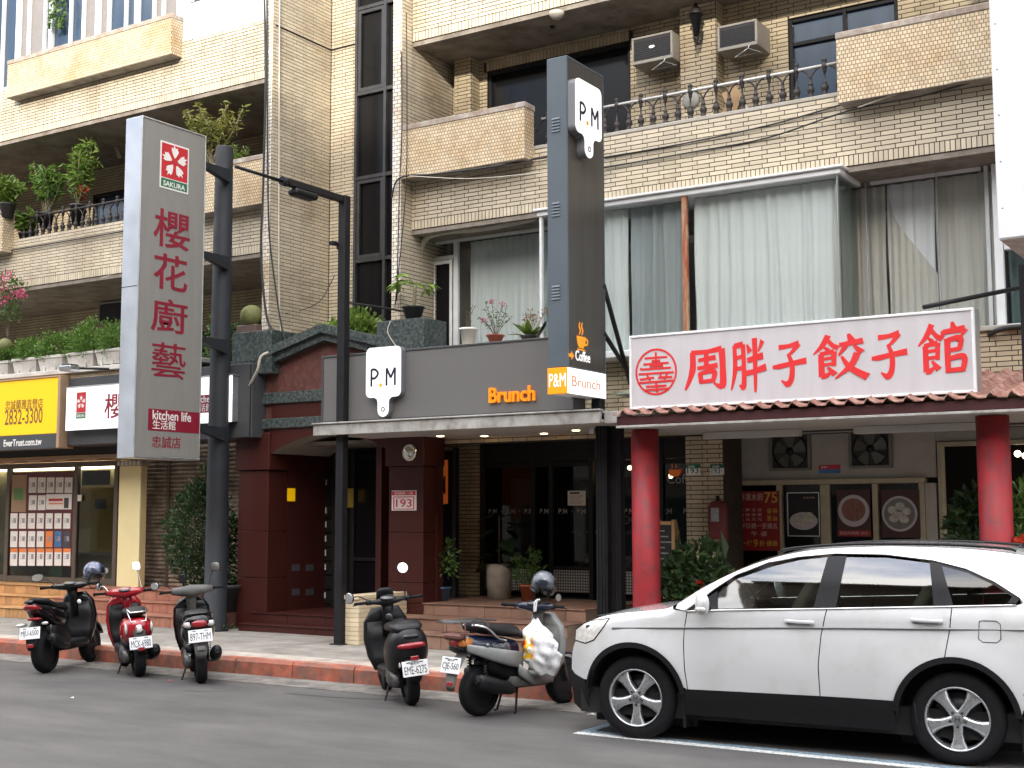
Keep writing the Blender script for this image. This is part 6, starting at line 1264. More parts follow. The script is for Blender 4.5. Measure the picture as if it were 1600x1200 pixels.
# drain pipe under the soffit, conduits
q = MB(); q.tube(smooth_path([P(655, 425, 15.5), P(655, 400, 15.45), P(665, 374, 15.4), P(690, 363, 15.35), P(760, 356, 15.3), P(840, 340, 15.28)], 6), .045, 10); o = q.build('drain_pipe', mat('pvc', (.50, .47, .4), .5, var=.15)); solo(o, 'pale curved drain pipe under the soffit left of the bay window', 'pipe')
q = MB(); q.tube(smooth_path([P(395, 553, 14.5), P(383, 560, 14.45), P(378, 580, 14.45), P(368, 600, 14.5), P(362, 615, 14.6)], 5), .022, 8); q.xf(Matrix.Translation((.32, 0, 0))); o = q.build('conduit', M_('pvc')); solo(o, 'bent pale conduit at the left end of the gable', 'pipe')
q = MB(); q.tube(smooth_path([PX(130, 215, -17.6) if False else P(60, 240, 16.4), P(150, 215, 16.4), P(178, 207, 16.4), P(182, 230, 16.4), P(187, 246, 16.4)], 5), .04, 8); o = q.build('drain_pipe', M_('pvc')); solo(o, 'pipe along the ceiling of the plant balcony at left', 'pipe')
# cables
def cable(pts, label, r=.012, m='cable', n=6):
    q = MB(); q.tube(smooth_path(pts, n), r, 5); o = q.build('cable', M_(m)); solo(o, label, 'cable'); return o
ya_ = 14.86
cable([P(413, -10, ya_), P(415, 130, ya_), P(411, 300, ya_), P(408, 400, ya_), P(418, 500, ya_), P(438, 520, ya_)], 'thick black cable running down the left edge of the stair recess', .018)
cable([P(417, -10, ya_), P(418, 200, ya_), P(420, 350, ya_), P(428, 430, ya_), P(440, 510, ya_), P(450, 545, ya_)], 'second black cable sagging down the stair recess corner', .014)
cable([PX(437, -10, XPL+.03), PX(436, 200, XPL+.03), PX(436, 450, XPL+.03), PX(440, 540, XPL+.03)], 'pale cable hanging down the stair recess side wall', .012, 'white_cable')
cable([P(627, 80, ya_), P(628, 200, ya_), P(624, 300, ya_), P(620, 470, ya_)], 'thin black cable down the right pier beside the dark stair window', .009)
cable([P(635, 20, ya_), P(636, 150, ya_), P(634, 300, ya_), P(617, 480, ya_)], 'thin black cable at the pier corner near the planter', .008)
cable([P(612, 310, ya_), P(625, 278, ya_), P(680, 272, 14.85), P(760, 262, 14.85), P(852, 246, 15.1), P(944, 236, 15.1)], 'black cable draped below the middle planter box', .014)
cable([P(944, 262, 15.12), P(1080, 238, 15.12), P(1200, 215, 15.12), P(1330, 172, 15.0), P(1440, 150, 15.0), P(1560, 116, 15.0)], 'black cable crossing the brick band below the right planter', .011)
cable([P(944, 246, 15.12), P(1060, 226, 15.12), P(1200, 196, 15.12), P(1320, 162, 15.12)], 'upper thin black cable on the brick band beneath the railing', .011)
cable([P(640, 275, 14.84), P(740, 279, 14.84), P(860, 268, 15.0)], 'thin white wire below the middle planter box', .006, 'white_cable')
cable([P(1340, 168, 14.95), P(1420, 142, 14.95), P(1545, 118, 14.85)], 'thin white wire under the right planter box', .007, 'white_cable')
cable([P(-10, 396, 15.1), P(60, 384, 15.1), P(120, 374, 15.1), P(195, 361, 15.1)], 'dark cable along the brick band below the plant balcony', .014)
cable([P(45, 454, 15.2), P(100, 448, 15.7), P(150, 437, 15.2), P(195, 422, 15.2)], 'pale wire sagging under the plant balcony soffit', .012, 'white_cable')
cable([P(535, 472, 13.7), P(580, 478, 14.2), P(640, 488, 14.9)], 'dark rod from the black post towards the marble planter', .014)
cable([P(1535, 538, 15.76), P(1550, 520, 15.22), P(1575, 512, 15.22), P(1610, 510, 15.22)], 'thick grey cable bundle on the brick right of the dumpling sign', .03)
cable([PX(445, 490, XPL+.03), P(470, 485, 15.6), P(500, 470, 15.0), P(523, 430, 13.75)], 'thin drooping wire from the recess wall to the black post', .006)
cable([P(610, 502, 14.52), P(606, 520, 14.5), P(622, 545, 14.5)], 'thin white wire hanging on the right marble planter', .006, 'white_cable')
# ------------------------------------------------------------------ plants
leafmat('leaf_dark', (.018, .045, .014), (.045, .085, .022)); leafmat('leaf_mid', (.05, .11, .022), (.11, .19, .04)); leafmat('leaf_bright', (.11, .20, .03), (.20, .29, .05)); leafmat('leaf_yellow', (.17, .20, .04), (.28, .26, .07)); leafmat('leaf_deep', (.012, .03, .012), (.03, .055, .018), .3)
leafmat('leaf_hedge', (.065, .15, .022), (.15, .26, .04)); leafmat('petal_pink', (.55, .05, .16), (.70, .18, .30)); leafmat('petal_red', (.55, .03, .02), (.65, .10, .04)); leafmat('leaf_dry', (.22, .13, .06), (.32, .2, .1))
mat('bark', (.10, .075, .05), .9, var=.3, scale=20, bump=.4); mat('bark_pale', (.26, .22, .14), .85, var=.25, scale=20); mat('pot_dark', (.035, .033, .033), .5, var=.2); mat('pot_orange', (.34, .085, .035), .7, var=.15); mat('pot_blue', (.06, .11, .19), .4, var=.3, scale=25); mat('pot_grey', (.34, .30, .25), .8, var=.2, scale=8, bump=.2); mat('trough_white', (.60, .58, .54), .7, var=.15, scale=6, col2=(.35, .32, .28), c2amt=.35); mat('pot_white', (.74, .73, .70), .5, var=.06); mat('pot_red', (.28, .06, .04), .6, var=.1)
def leaf(mb, c, d, s, w=.45, rg=random, fold=.25):
    d = d.normalized(); sd = d.cross(Vector((rg.uniform(-1, 1), rg.uniform(-1, 1), rg.uniform(-.3, 1)))); 
    if sd.length < 1e-3: sd = d.orthogonal()
    sd.normalize(); n = sd.cross(d)
    a = c; b = c+d*s*.5+sd*s*w*.5+n*s*fold*.3; t = c+d*s-n*s*.08; e = c+d*s*.5-sd*s*w*.5+n*s*fold*.3
    mb.add([a, b, t, e], [(0, 1, 2), (0, 2, 3)])
def rdir(rg, up=.3):
    v = Vector((rg.gauss(0, 1), rg.gauss(0, 1), rg.gauss(up, 1))); return v.normalized()
def blob(mb, c, rad, n, s, rg, w=.45, up=.3, shell=.55, clumps=0, prof=None):
    c = Vector(c); cl = [Vector((rg.gauss(0, 1), rg.gauss(0, 1), rg.gauss(0, 1))).normalized()*rg.uniform(.55, .95) for _ in range(clumps)]
    for _ in range(n):
        if cl:
            k = rg.choice(cl); p = k+Vector((rg.gauss(0, 1), rg.gauss(0, 1), rg.gauss(0, 1)))*.17
        else: p = rdir(rg, 0)*(shell+(1-shell)*rg.random()**.6)
        q = Vector((p.x*rad[0], p.y*rad[1], p.z*rad[2]))
        if prof: f = prof(p.z); q.x *= f; q.y *= f
        d = (Vector((p.x, p.y, p.z+up))+Vector((rg.gauss(0, .6), rg.gauss(0, .6), rg.gauss(0, .6)))); leaf(mb, c+q, d, s*rg.uniform(.7, 1.25), w, rg)
def pot(t, c, r0, r1, h, m, rim=.015):
    q = MB(); q.lathe([(r0, 0), (r1, h*.86), (r1+rim, h*.87), (r1+rim, h), (r1-.01, h), (r1-.015, h*.9), (.0001, h*.9)], c, 22); q.build('pot', M_(m), t)
    q = MB(); q.lathe([(.0001, h*.91), (r1-.016, h*.91)], c, 16); q.build('soil', M_('soil'), t)
LEAF_ME = {}
def big_leaf(kind):
    if kind in LEAF_ME: return LEAF_ME[kind]
    q = MB(); w = {'long': .16, 'broad': .36, 'fan': .45}[kind]; vs = []; n = 6
    for i in range(n+1):
        u = i/n; ww = w*math.sin(PI*min(1, u**.75))**.8*(1 if u < 1 else 0)+.004; dr = -.18*u*u
        vs += [(u, -ww, dr+ww*.25), (u, 0, dr), (u, ww, dr+ww*.25)]
    fs = [(3*i+j, 3*i+3+j, 3*i+4+j, 3*i+1+j) for i in range(n) for j in range(2)]
    q.add(vs, fs, True); LEAF_ME[kind] = q.mesh('leaf'); return LEAF_ME[kind]
def put_leaf(t, kind, m, p, d, s, roll=0):
    key = kind+m
    if key not in LEAF_ME:
        me = big_leaf(kind).copy(); me.materials.append(M_(m)); LEAF_ME[key] = me
    o = bpy.data.objects.new('leaf', LEAF_ME[key]); COL.objects.link(o); o.parent = t
    x = d.normalized(); y = Vector((0, 0, 1)).cross(x); y = y.normalized() if y.length > 1e-3 else Vector((0, 1, 0)); z = x.cross(y)
    M = Matrix((x, y, z)).transposed().to_4x4() @ Matrix.Rotation(roll, 4, 'X'); M = Matrix.Translation(Vector(p)-WLOC[t.name]) @ M @ Matrix.Diagonal((s, s, s, 1)); o.matrix_local = M
# 1 potted tree by the shutter
rg = random.Random(21)
pt = Vector((-14.62, 14.75, .42)); T = thing('potted_tree', 'dense dark green potted tree before the roller shutter', 'tree', pt)
pot(T, pt, .2, .3, .42, 'pot_dark')
cc = P(312, 838, 14.75); ztop_t = P(318, 748, 14.75).z; zbot_t = P(312, 925, 14.75).z
cx = P(312, 838, 14.75).x; rx = (P(366, 838, 14.75).x-P(268, 838, 14.75).x)/2*.84
q = MB(); q.tube(smooth_path([(pt.x, pt.y, .75), (pt.x-.05, pt.y, 1.0), (cx+.12, pt.y, 1.4), (cx, pt.y, 1.9), (cx+.02, pt.y, ztop_t-.3)], 4), [.05]*5+[.045]*4+[.04]*4+[.02]*4, 8); q.build('trunk', M_('bark'), T)
q = MB()
for k in range(9): a = rg.random()*6.28; z = 1.2+k*.13; q.tube([(cx+.05, pt.y, z), (cx+.28*math.cos(a), pt.y+.28*math.sin(a), z+.25)], [.018, .008], 5)
q.build('branches', M_('bark'), T)
q = MB(); hz = (ztop_t-zbot_t)/2; pr = lambda z: (1.05-.35*max(0, z)**2*1.6) if z > 0 else 1.0-.25*z*z
blob(q, (cx, pt.y, (ztop_t+zbot_t)/2), (rx*1.0, rx*.95, hz), 3600, .075, rg, shell=.35, prof=pr); blob(q, (cx, pt.y, (ztop_t+zbot_t)/2), (rx*1.08, rx*1.0, hz*1.03), 1900, .08, rg, clumps=34, prof=pr)
q.build('crown', M_('leaf_dark'), T)
q = MB(); blob(q, (pt.x, pt.y, .86), (.2, .2, .1), 90, .1, rg); q.build('undergrowth', M_('leaf_dark'), T)
# 2 white troughs with hedge plants above the left shops
for i, (px0, px1, py) in enumerate(((-22, 12, 577), (19, 56, 572), (59, 97, 568), (104, 145, 563), (149, 186, 558))):
    a, c = P(px0, py, 14.55), P(px1, py, 14.55); T = thing('hedge_trough', ['white plant trough with clipped hedge at the left picture edge', 'white plant trough with hedge, second from the left edge', 'white plant trough with hedge, third from the left edge', 'white plant trough with tall hedge above the flood lamp', 'white plant trough with hedge beside the grey blade sign'][i], 'planter', (a.x, 14.55, a.z-.15), group='white hedge troughs')
    zt0 = a.z+.12; zb0 = a.z-.13; q = MB(); w_ = c.x-a.x
    q.add([(a.x+.04, 14.58, zb0), (c.x-.04, 14.58, zb0), (c.x-.04, 14.8, zb0), (a.x+.04, 14.8, zb0), (a.x, 14.55, zt0-.05), (c.x, 14.55, zt0-.05), (c.x, 14.83, zt0-.05), (a.x, 14.83, zt0-.05)], [(0, 3, 2, 1), (0, 1, 5, 4), (1, 2, 6, 5), (2, 3, 7, 6), (3, 0, 4, 7)]); q.box(a.x-.015, c.x+.015, 14.535, 14.845, zt0-.049, zt0, .006); q.build('trough', M_('trough_white'), T)
    for k in (.25, .7): q = MB(); q.box(a.x+w_*k-.02, a.x+w_*k+.02, 14.55, 14.572, zb0-.03, zb0+.06, .004); q.build('foot', M_('trough_white'), T)
    q = MB(); hh = (.20, .22, .27, .33, .30)[i]; blob(q, ((a.x+c.x)/2, 14.72, zt0+hh*.6), (w_*.58, .3, hh*1.0), 1500, .055, rg, clumps=26, up=.8); blob(q, ((a.x+c.x)/2, 14.72, zt0+hh*.5), (w_*.52, .24, hh*.8), 900, .055, rg, shell=.5); q.build('foliage', M_('leaf_hedge'), T)
a, c = P(318, 545, 14.8), P(366, 540, 14.8); T = thing('hedge_shrub', 'leafy hedge behind the dark pole above the fascia', 'shrub', (a.x, 14.8, a.z)); q = MB(); blob(q, ((a.x+c.x)/2, 14.9, a.z+.1), ((c.x-a.x)*.6, .3, .32), 1500, .06, rg, clumps=26); q.build('foliage', M_('leaf_mid'), T)
w = wall(-34, -15.2, 14.53, 15.2, 3.4, P(60, 585, 14.55).z, 'ledge', 'mosaic', 0); q = MB(); zz = P(60, 581, 14.5).z; q.box(-34, -15.0, 14.45, 15.3, zz-.08, zz-.0, .01); q.build('ledge_coping', M_('trough_white'), BLD)
# 3 bougainvillea
p = P(12, 520, 14.9); T = thing('bougainvillea', 'pink flowering bougainvillea at the left picture edge', 'shrub', (p.x, 14.9, p.z)); q = MB()
for (px, py, r_) in ((8, 440, .28), (20, 455, .3), (5, 470, .3), (15, 490, .22)): c0 = P(px, py, 14.9); blob(q, c0, (r_, r_, r_*.8), 130, .075, rg, shell=.2)
q.build('foliage', M_('leaf_mid'), T); q = MB()
for (px, py, r_) in ((12, 432, .17), (0, 445, .2), (25, 458, .17), (8, 458, .15), (33, 460, .1), (5, 470, .15)): c0 = P(px, py, 14.8); blob(q, c0, (r_, r_, r_*.7), 34, .055, rg, w=.8, shell=.2)
q.build('flowers', M_('petal_pink'), T); q = MB(); b0 = P(12, 530, 14.95)
for k in range(5): q.tube(smooth_path([b0, b0+Vector((rg.uniform(-.1, .1), 0, .35)), P(8+4*k, 455, 14.9)], 4), .01, 5)
q.build('stems', M_('bark'), T)
# 4 shrubs on the plant balcony
def shrub(name, label, px, py, y, h, spread, nst, m, leafs, n_per, lsize, fl=None, seed=0, cat='plant', pot_m='pot_dark', top_only=.4):
    g = random.Random(seed); b0 = P(px, py, y); T = thing(name, label, cat, b0); 
    q = MB(); f = MB(); fw = MB()
    for k in range(nst):
        a = g.random()*6.28; tip = b0+Vector((math.cos(a)*spread*g.uniform(.2, 1), math.sin(a)*spread*.6*g.random(), h*g.uniform(.65, 1.05))); mid = (b0+tip)/2+Vector((g.uniform(-.08, .08), g.uniform(-.05, .05), .05)); path = smooth_path([b0+Vector((g.uniform(-.06, .06), 0, .0)), mid, tip], 5); q.tube(path, .009, 5)
        for i, pnt in enumerate(path):
            u = i/(len(path)-1)
            if u < top_only: continue
            for _ in range(n_per): leaf(f, pnt+Vector((g.gauss(0, .03), g.gauss(0, .03), g.gauss(0, .02))), Vector((g.gauss(0, 1), g.gauss(0, 1), g.gauss(.1, .6))), lsize*g.uniform(.6, 1.2), .3, g)
        if fl and k % 2 == 0: blob(fw, tip-Vector((0, 0, h*.2)), (.07, .07, .07), 40, .05, g, w=.8, shell=.1)
    q.build('stems', M_('bark_pale'), T); f.build('foliage', M_(m), T)
    if fl: fw.build('flowers', M_(fl), T)
    c = (b0.x, b0.y, b0.z-.26); pot(T, c, .1, .14, .28, pot_m)
    return T
shrub('leafy_shrub', 'tall leafy shrub in the middle of the left plant balcony', 122, 330, 15.5, 1.2, .42, 10, 'leaf_bright', 0, 9, .17, seed=1)
shrub('leafy_shrub', 'thin pale shrub left of the tall one on the plant balcony', 72, 335, 15.5, .95, .45, 12, 'leaf_hedge', 0, 8, .14, seed=2)
shrub('leafy_plant', 'bushy green plant at the left end of the plant balcony', 12, 320, 15.0, .42, .42, 14, 'leaf_bright', 0, 9, .15, seed=3, top_only=.2)
shrub('flower_plant', 'red flowering plant behind the left balcony railing', 122, 322, 15.4, .38, .22, 8, 'leaf_mid', 0, 5, .08, 'petal_red', seed=4)
shrub('grassy_plant', 'spiky grass plant behind the left railing posts', 42, 366, 15.35, .35, .3, 14, 'leaf_bright', 0, 3, .2, seed=5, top_only=.1)
shrub('bamboo_plant', 'yellowish bamboo plant on the balcony above the dark pole', 330, 262, 15.3, .95, .75, 22, 'leaf_yellow', 0, 9, .12, seed=6)
shrub('leafy_shrub', 'low green shrub at the bamboo foot on the balcony', 372, 262, 15.2, .34, .32, 9, 'leaf_bright', 0, 6, .07, seed=7, top_only=.2)
# 5 hanging ivy at the top-left window
T = thing('hanging_ivy', 'ivy hanging inside the top left window', 'plant', P(90, 0, 15.1)); q = MB(); f = MB()
for k in range(5):
    x = 80+5*k; l_ = rg.uniform(25, 52); path = smooth_path([P(x, -12, 15.12), P(x+rg.uniform(-3, 3), l_*.5, 15.1), P(x+rg.uniform(-4, 4), l_, 15.1)], 5); q.tube(path, .006, 4)
    for pn in path:
        for _ in range(3): leaf(f, pn, Vector((rg.gauss(0, 1), -.5, -.6)), .09, .8, rg)
q.build('stems', M_('bark'), T); f.build('foliage', M_('leaf_mid'), T)
# 6 hedge above the gable
a = P(548, 520, 15.4); T = thing('clipped_shrub', 'bright green clipped shrub behind the marble gable', 'shrub', (a.x, 15.4, a.z-.4)); q = MB(); blob(q, (a.x, 15.4, a.z-.05), (.55, .4, .38), 1500, .095, rg, clumps=40, up=.9, w=.55); blob(q, (a.x, 15.4, a.z-.1), (.5, .35, .32), 900, .09, rg, shell=.4, w=.55); q.build('foliage', M_('leaf_bright'), T); q = MB(); q.cyl((a.x, 15.4, a.z-.6), (a.x, 15.4, a.z-.1), .04, 8); q.build('stem', M_('bark'), T)
# 7 money tree and cactus
p = P(646, 498, 14.75); T = thing('money_tree', 'slender potted money tree on the right marble planter', 'plant', p); pot(T, p, .11, .15, .17, 'pot_dark'); tp = P(648, 445, 14.75)
q = MB(); q.tube(smooth_path([p+Vector((0, 0, .15)), p+Vector((.02, 0, .32)), tp], 4), .028, 8); q.build('trunk', M_('bark_pale'), T); g = random.Random(9)
for k in range(8):
    a = g.random()*6.28; e = tp+Vector((math.cos(a)*.24, math.sin(a)*.2, g.uniform(-.05, .14)))
    if k == 0: e = tp+Vector((-.3, 0, .02))
    q = MB(); q.tube([tp, (tp+e)/2+Vector((0, 0, .04)), e], .006, 4); q.build('stalk', M_('leaf_bright'), T)
    for j in range(5):
        b_ = a+(j-2)*.7; put_leaf(T, 'long', 'leaf_bright', e, Vector((math.cos(b_), math.sin(b_), -.25)), g.uniform(.15, .24), g.uniform(-.4, .4))
p = P(391, 522, 14.85); T = thing('cactus', 'round ribbed cactus in a brown planter above the left marble box', 'plant', p); q = MB(); q.box(p.x-.22, p.x+.2, 14.75, 15.0, p.z-.02, p.z+.14, .02); q.build('planter', mat('planter_brown', (.09, .055, .045), .6, var=.2), T)
q = MB(); vs = []; n1, n2 = 32, 12
for i in range(n2+1):
    ph = PI*i/n2
    for k in range(n1): th = 2*PI*k/n1; r_ = .17*math.sin(ph)*(1+.1*(1 if k % 2 else -1)); vs.append((p.x+.01+r_*math.cos(th), 14.87+r_*math.sin(th), p.z+.28-.18*math.cos(ph)))
q.add(vs, [(i*n1+k, i*n1+(k+1) % n1, (i+1)*n1+(k+1) % n1, (i+1)*n1+k) for i in range(n2) for k in range(n1)], True); q.build('body', mat('cactus', (.14, .15, .05), .7, var=.3, scale=30), T)
p = P(8, 540, 14.6); T = thing('cactus', 'small round cactus among the hedge troughs at the left edge', 'plant', p); q = MB(); q.sphere((p.x, 14.6, p.z), .13, 20, 10); q.build('body', M_('cactus'), T); q = MB(); q.cyl((p.x, 14.6, p.z-.2), (p.x, 14.6, p.z-.05), .08, 10); q.build('pot', M_('pot_dark'), T)
# 8 pots on the ledge before the glazing
q = MB(); zl_ = P(780, 536, 14.85).z; q.box(P(705, 538, 14.8).x, P(860, 525, 14.8).x, 14.75, 15.3, zl_-.06, zl_, .008); q.build('ledge', M_('plaster'), BLD)
p = P(732, 537, 14.95); p.z = zl_; T = thing('white_flower_pot', 'white plastic pot with bare twigs before the window', 'plant', p); pot(T, p, .085, .115, .26, 'pot_white'); q = MB()
for k in range(9): q.tube([p+Vector((0, 0, .22)), p+Vector((rg.uniform(-.05, .05), 0, .36)), p+Vector((rg.uniform(-.12, .16), rg.uniform(-.05, .05), rg.uniform(.4, .62)))], .005, 4)
q.build('stems', M_('bark'), T)
p = P(774, 532, 14.95); p.z = zl_; T = thing('red_flower_pot', 'red plastic pot with a sparse flowering plant before the window', 'plant', p); pot(T, p, .07, .115, .13, 'pot_red'); q = MB(); f = MB(); fl = MB(); g = random.Random(5)
for k in range(11):
    tip = p+Vector((g.uniform(-.25, .28), g.uniform(-.1, .1), g.uniform(.25, .62))); path = smooth_path([p+Vector((0, 0, .1)), (p+tip)/2+Vector((0, 0, .08)), tip], 4); q.tube(path, .004, 4)
    for pn in path[3:]:
        for _ in range(2): leaf(f, pn, rdir(g), .05, .35, g)
    if k < 3: blob(fl, tip, (.025, .025, .02), 14, .035, g, w=.9)
q.build('stems', M_('bark'), T); f.build('foliage', M_('leaf_mid'), T); fl.build('flowers', M_('petal_pink'), T)
p = P(826, 528, 14.95); p.z = zl_; T = thing('leafy_plant', 'yellow green leafy plant left of the tower sign', 'plant', p); g = random.Random(6); pot(T, (p.x, p.y, zl_), .08, .11, .08, 'pot_dark')
for k in range(14): a = g.random()*6.28; put_leaf(T, 'long', 'leaf_bright', p+Vector((0, 0, .06)), Vector((math.cos(a), math.sin(a)*.6, g.uniform(.2, 1.2))), g.uniform(.2, .32), g.uniform(-.4, .4))
q = MB()
for k in range(10): tip = p+Vector((g.uniform(-.1, .28), 0, g.uniform(.25, .42))); q.tube([p, tip], .004, 4); blob(q, tip, (.03, .03, .04), 12, .04, g)
q.build('flower_heads', M_('leaf_dry'), T)
# 9 cafe terrace plants
p = PZ(780, 936, LZ); T = thing('rubber_plant', 'dark broad leaved plant in a pale concrete pot by the cafe door', 'plant', p); pot(T, p, .17, .19, .5, 'pot_grey', .0); g = random.Random(12)
for k in range(26):
    a = g.random()*6.28; b0 = p+Vector((0, 0, .46)); h = g.uniform(.0, .75); e = b0+Vector((math.cos(a)*.12, math.sin(a)*.12, h)); put_leaf(T, 'broad', 'leaf_deep', e, Vector((math.cos(a), math.sin(a), g.uniform(-.5, .4))), g.uniform(.2, .32), g.uniform(-.5, .5))
q = MB(); q.cyl(p+Vector((0, 0, .4)), p+Vector((0, 0, 1.2)), .015, 6); q.build('stem', M_('bark'), T)
p = PZ(690, 939, LZ); T = thing('blue_pot_plant', 'small leafy plant in a blue glazed pot beside the red pillar', 'plant', p); pot(T, p, .09, .125, .2, 'pot_blue'); q = MB(); blob(q, p+Vector((.0, 0, .6)), (.2, .18, .28), 300, .09, rg, clumps=14); q.build('foliage', M_('leaf_mid'), T); q = MB(); q.tube([p+Vector((0, 0, .17)), p+Vector((.02, 0, .7))], .014, 6); q.build('stem', M_('bark'), T)
p = PZ(825, 940, LZ); T = thing('orange_pot_plant', 'fern like plant in an orange plastic pot on the cafe terrace', 'plant', p); pot(T, p, .085, .11, .24, 'pot_orange'); q = MB(); blob(q, p+Vector((0, 0, .45)), (.2, .18, .24), 420, .08, rg, clumps=18, w=.25); q.build('foliage', M_('leaf_mid'), T); q = MB(); q.tube([p+Vector((0, 0, .2)), p+Vector((0, 0, .5))], .01, 5); q.build('stem', M_('bark'), T)
# 10 restaurant plants
p = P(1085, 935, 14.6); p.z = SW; T = thing('restaurant_shrub', 'bushy dark plants between the red column and the car bonnet', 'shrub', p); pot(T, p, .2, .26, .35, 'pot_dark'); q = MB()
for (px, py, r_) in ((1060, 900, .3), (1095, 880, .3), (1110, 910, .3), (1060, 925, .3), (1095, 930, .35)): blob(q, P(px, py, 14.6), (r_, r_, r_*.8), 260, .13, rg, shell=.25)
q.build('foliage', M_('leaf_dark'), T); q = MB()
for k in range(7): tip = P(1065+k*11, 845+(k % 3)*14, 14.6); leaf(q, tip-Vector((0, 0, .28)), Vector((rg.uniform(-.3, .3), 0, 1)), .42, .3, rg)
q.build('tall_leaves', M_('leaf_dark'), T); q = MB(); blob(q, P(1093, 912, 14.35), (.035, .035, .03), 25, .04, rg, w=.9); q.build('flowers', M_('petal_red'), T); q = MB(); q.cyl((p.x, 14.6, .5), (p.x, 14.6, 1.1), .03, 6); q.build('stem', M_('bark'), T)
p = P(1530, 870, 15.0); p.z = DF-.02; T = thing('doorway_shrub', 'dark leafy plant in the doorway left of the right red column', 'shrub', p); pot(T, p, .2, .25, .35, 'pot_dark'); q = MB()
for (px, py, r_) in ((1515, 840, .25), (1528, 790, .2), (1510, 815, .2)): blob(q, P(px, py, 15.0), (r_, r_, r_), 130, .15, rg, shell=.2)
q.build('foliage', M_('leaf_dark'), T); q = MB(); q.cyl((p.x, 15.0, .7), (p.x, 15.0, 1.6), .02, 6); q.build('stem', M_('bark'), T)
p = P(1592, 870, 14.3); p.z = SW; T = thing('red_flower_shrub', 'leafy shrub with red flowers behind the rear of the car', 'shrub', p); q = MB()
for (px, py, r_) in ((1590, 790, .25), (1595, 830, .3), (1600, 870, .3)): blob(q, P(px, py, 14.3), (r_, r_, r_), 190, .12, rg, shell=.2)
q.build('foliage', M_('leaf_mid'), T); q = MB()
for px, py in ((1590, 850), (1581, 852), (1600, 846)): blob(q, P(px, py+2, 14.0), (.06, .05, .045), 60, .05, rg, w=.9)
q.build('flowers', M_('petal_red'), T); q = MB(); q.cyl((p.x, 14.3, SW), (p.x, 14.3, 1.4), .03, 6); q.build('stem', M_('bark'), T)
# weeds by the plinth
T = thing('weeds', None, None, (-14.2, 14.2, SW)); T['kind'] = 'stuff'; q = MB()
for (px, py) in ((355, 983), (365, 981), (418, 985), (430, 983), (347, 986)): blob(q, PZ(px, py, SW)+Vector((0, 0, .03)), (.1, .08, .05), 60, .05, rg, w=.3)
q.build('weed_leaves', M_('leaf_mid'), T)['kind'] = 'stuff'
for o in list(COL.objects):
    if o.name.split('.')[0] == 'flowers': o['kind'] = 'stuff'
# ------------------------------------------------------------------ scooters (local x forward, y left, z up; origin under the rear wheel)
mat('gloss_black', (.006, .006, .007), .2, spec=.35, var=.1, scale=6, coat=.35); mat('satin_black', (.010, .010, .011), .4, spec=.3, var=.15, scale=10); mat('gloss_red', (.34, .008, .016), .18, var=.08, scale=6, coat=.7); mat('navy_paint', (.008, .012, .03), .25, var=.15, coat=.4); mat('grey_plastic', (.085, .085, .08), .6, var=.25, scale=12, col2=(.14, .135, .12), c2amt=.35, c2scale=9); mat('silver_plastic', (.24, .245, .235), .45, metal=.25, var=.2, scale=8)
mat('seat_vinyl', (.011, .011, .012), .5, spec=.35, var=.2, scale=30, bump=.1, bscale=120); mat('lamp_red', (.30, .012, .018), .12, var=.1, coat=.5); mat('lamp_amber', (.55, .18, .03), .15, var=.1, coat=.5); mat('lamp_clear', (.62, .60, .56), .12, var=.25, scale=30, coat=.5); mat('number_white', (.80, .80, .80), .4, var=.03); mat('number_black', (.012, .012, .014), .5, var=0); mat('mirror', (.92, .93, .95), .03, metal=1, var=0); mat('engine_grey', (.14, .14, .14), .5, metal=.6, var=.3, scale=20, col2=(.06, .05, .045), c2amt=.5, c2scale=15); mat('rust_red', (.13, .05, .035), .6, var=.4, scale=25); mat('chrome', (.75, .75, .74), .12, metal=1, var=.06); mat('dark_gauge', (.03, .033, .036), .1, var=0, coat=.5)
def sec(x, z, hw, hh, e=2.3, y=0): return ((x, y, z), (0, hw, 0), (0, 0, hh), e)
def secv(x, z, hw, hx, e=2.3, tilt=0):       # horizontal section for upright lofts
    return ((x, 0, z), (0, hw, 0), (hx, 0, hx*tilt), e)
def wheel(t, x, r, w, rimm, name='wheel'):
    q = MB(); pr = [(r*.64, -w*.5), (r*.80, -w*.56), (r*.93, -w*.45), (r, -w*.18), (r, w*.18), (r*.93, w*.45), (r*.80, w*.56), (r*.64, w*.5)]
    q.lathe(pr, (x, 0, r), 32, 'y', cap=False); tw = q.build('tyre', M_('rubber'), t, local=True)
    q = MB(); q.lathe([(r*.66, -w*.42), (r*.62, -w*.36), (r*.58, -w*.12), (r*.2, -w*.2), (.0001, -w*.22)], (x, 0, r), 24, 'y'); q.lathe([(r*.66, w*.42), (r*.62, w*.36), (r*.58, w*.12), (r*.2, w*.2), (.0001, w*.22)], (x, 0, r), 24, 'y'); q.build('rim', M_(rimm), tw, local=True)
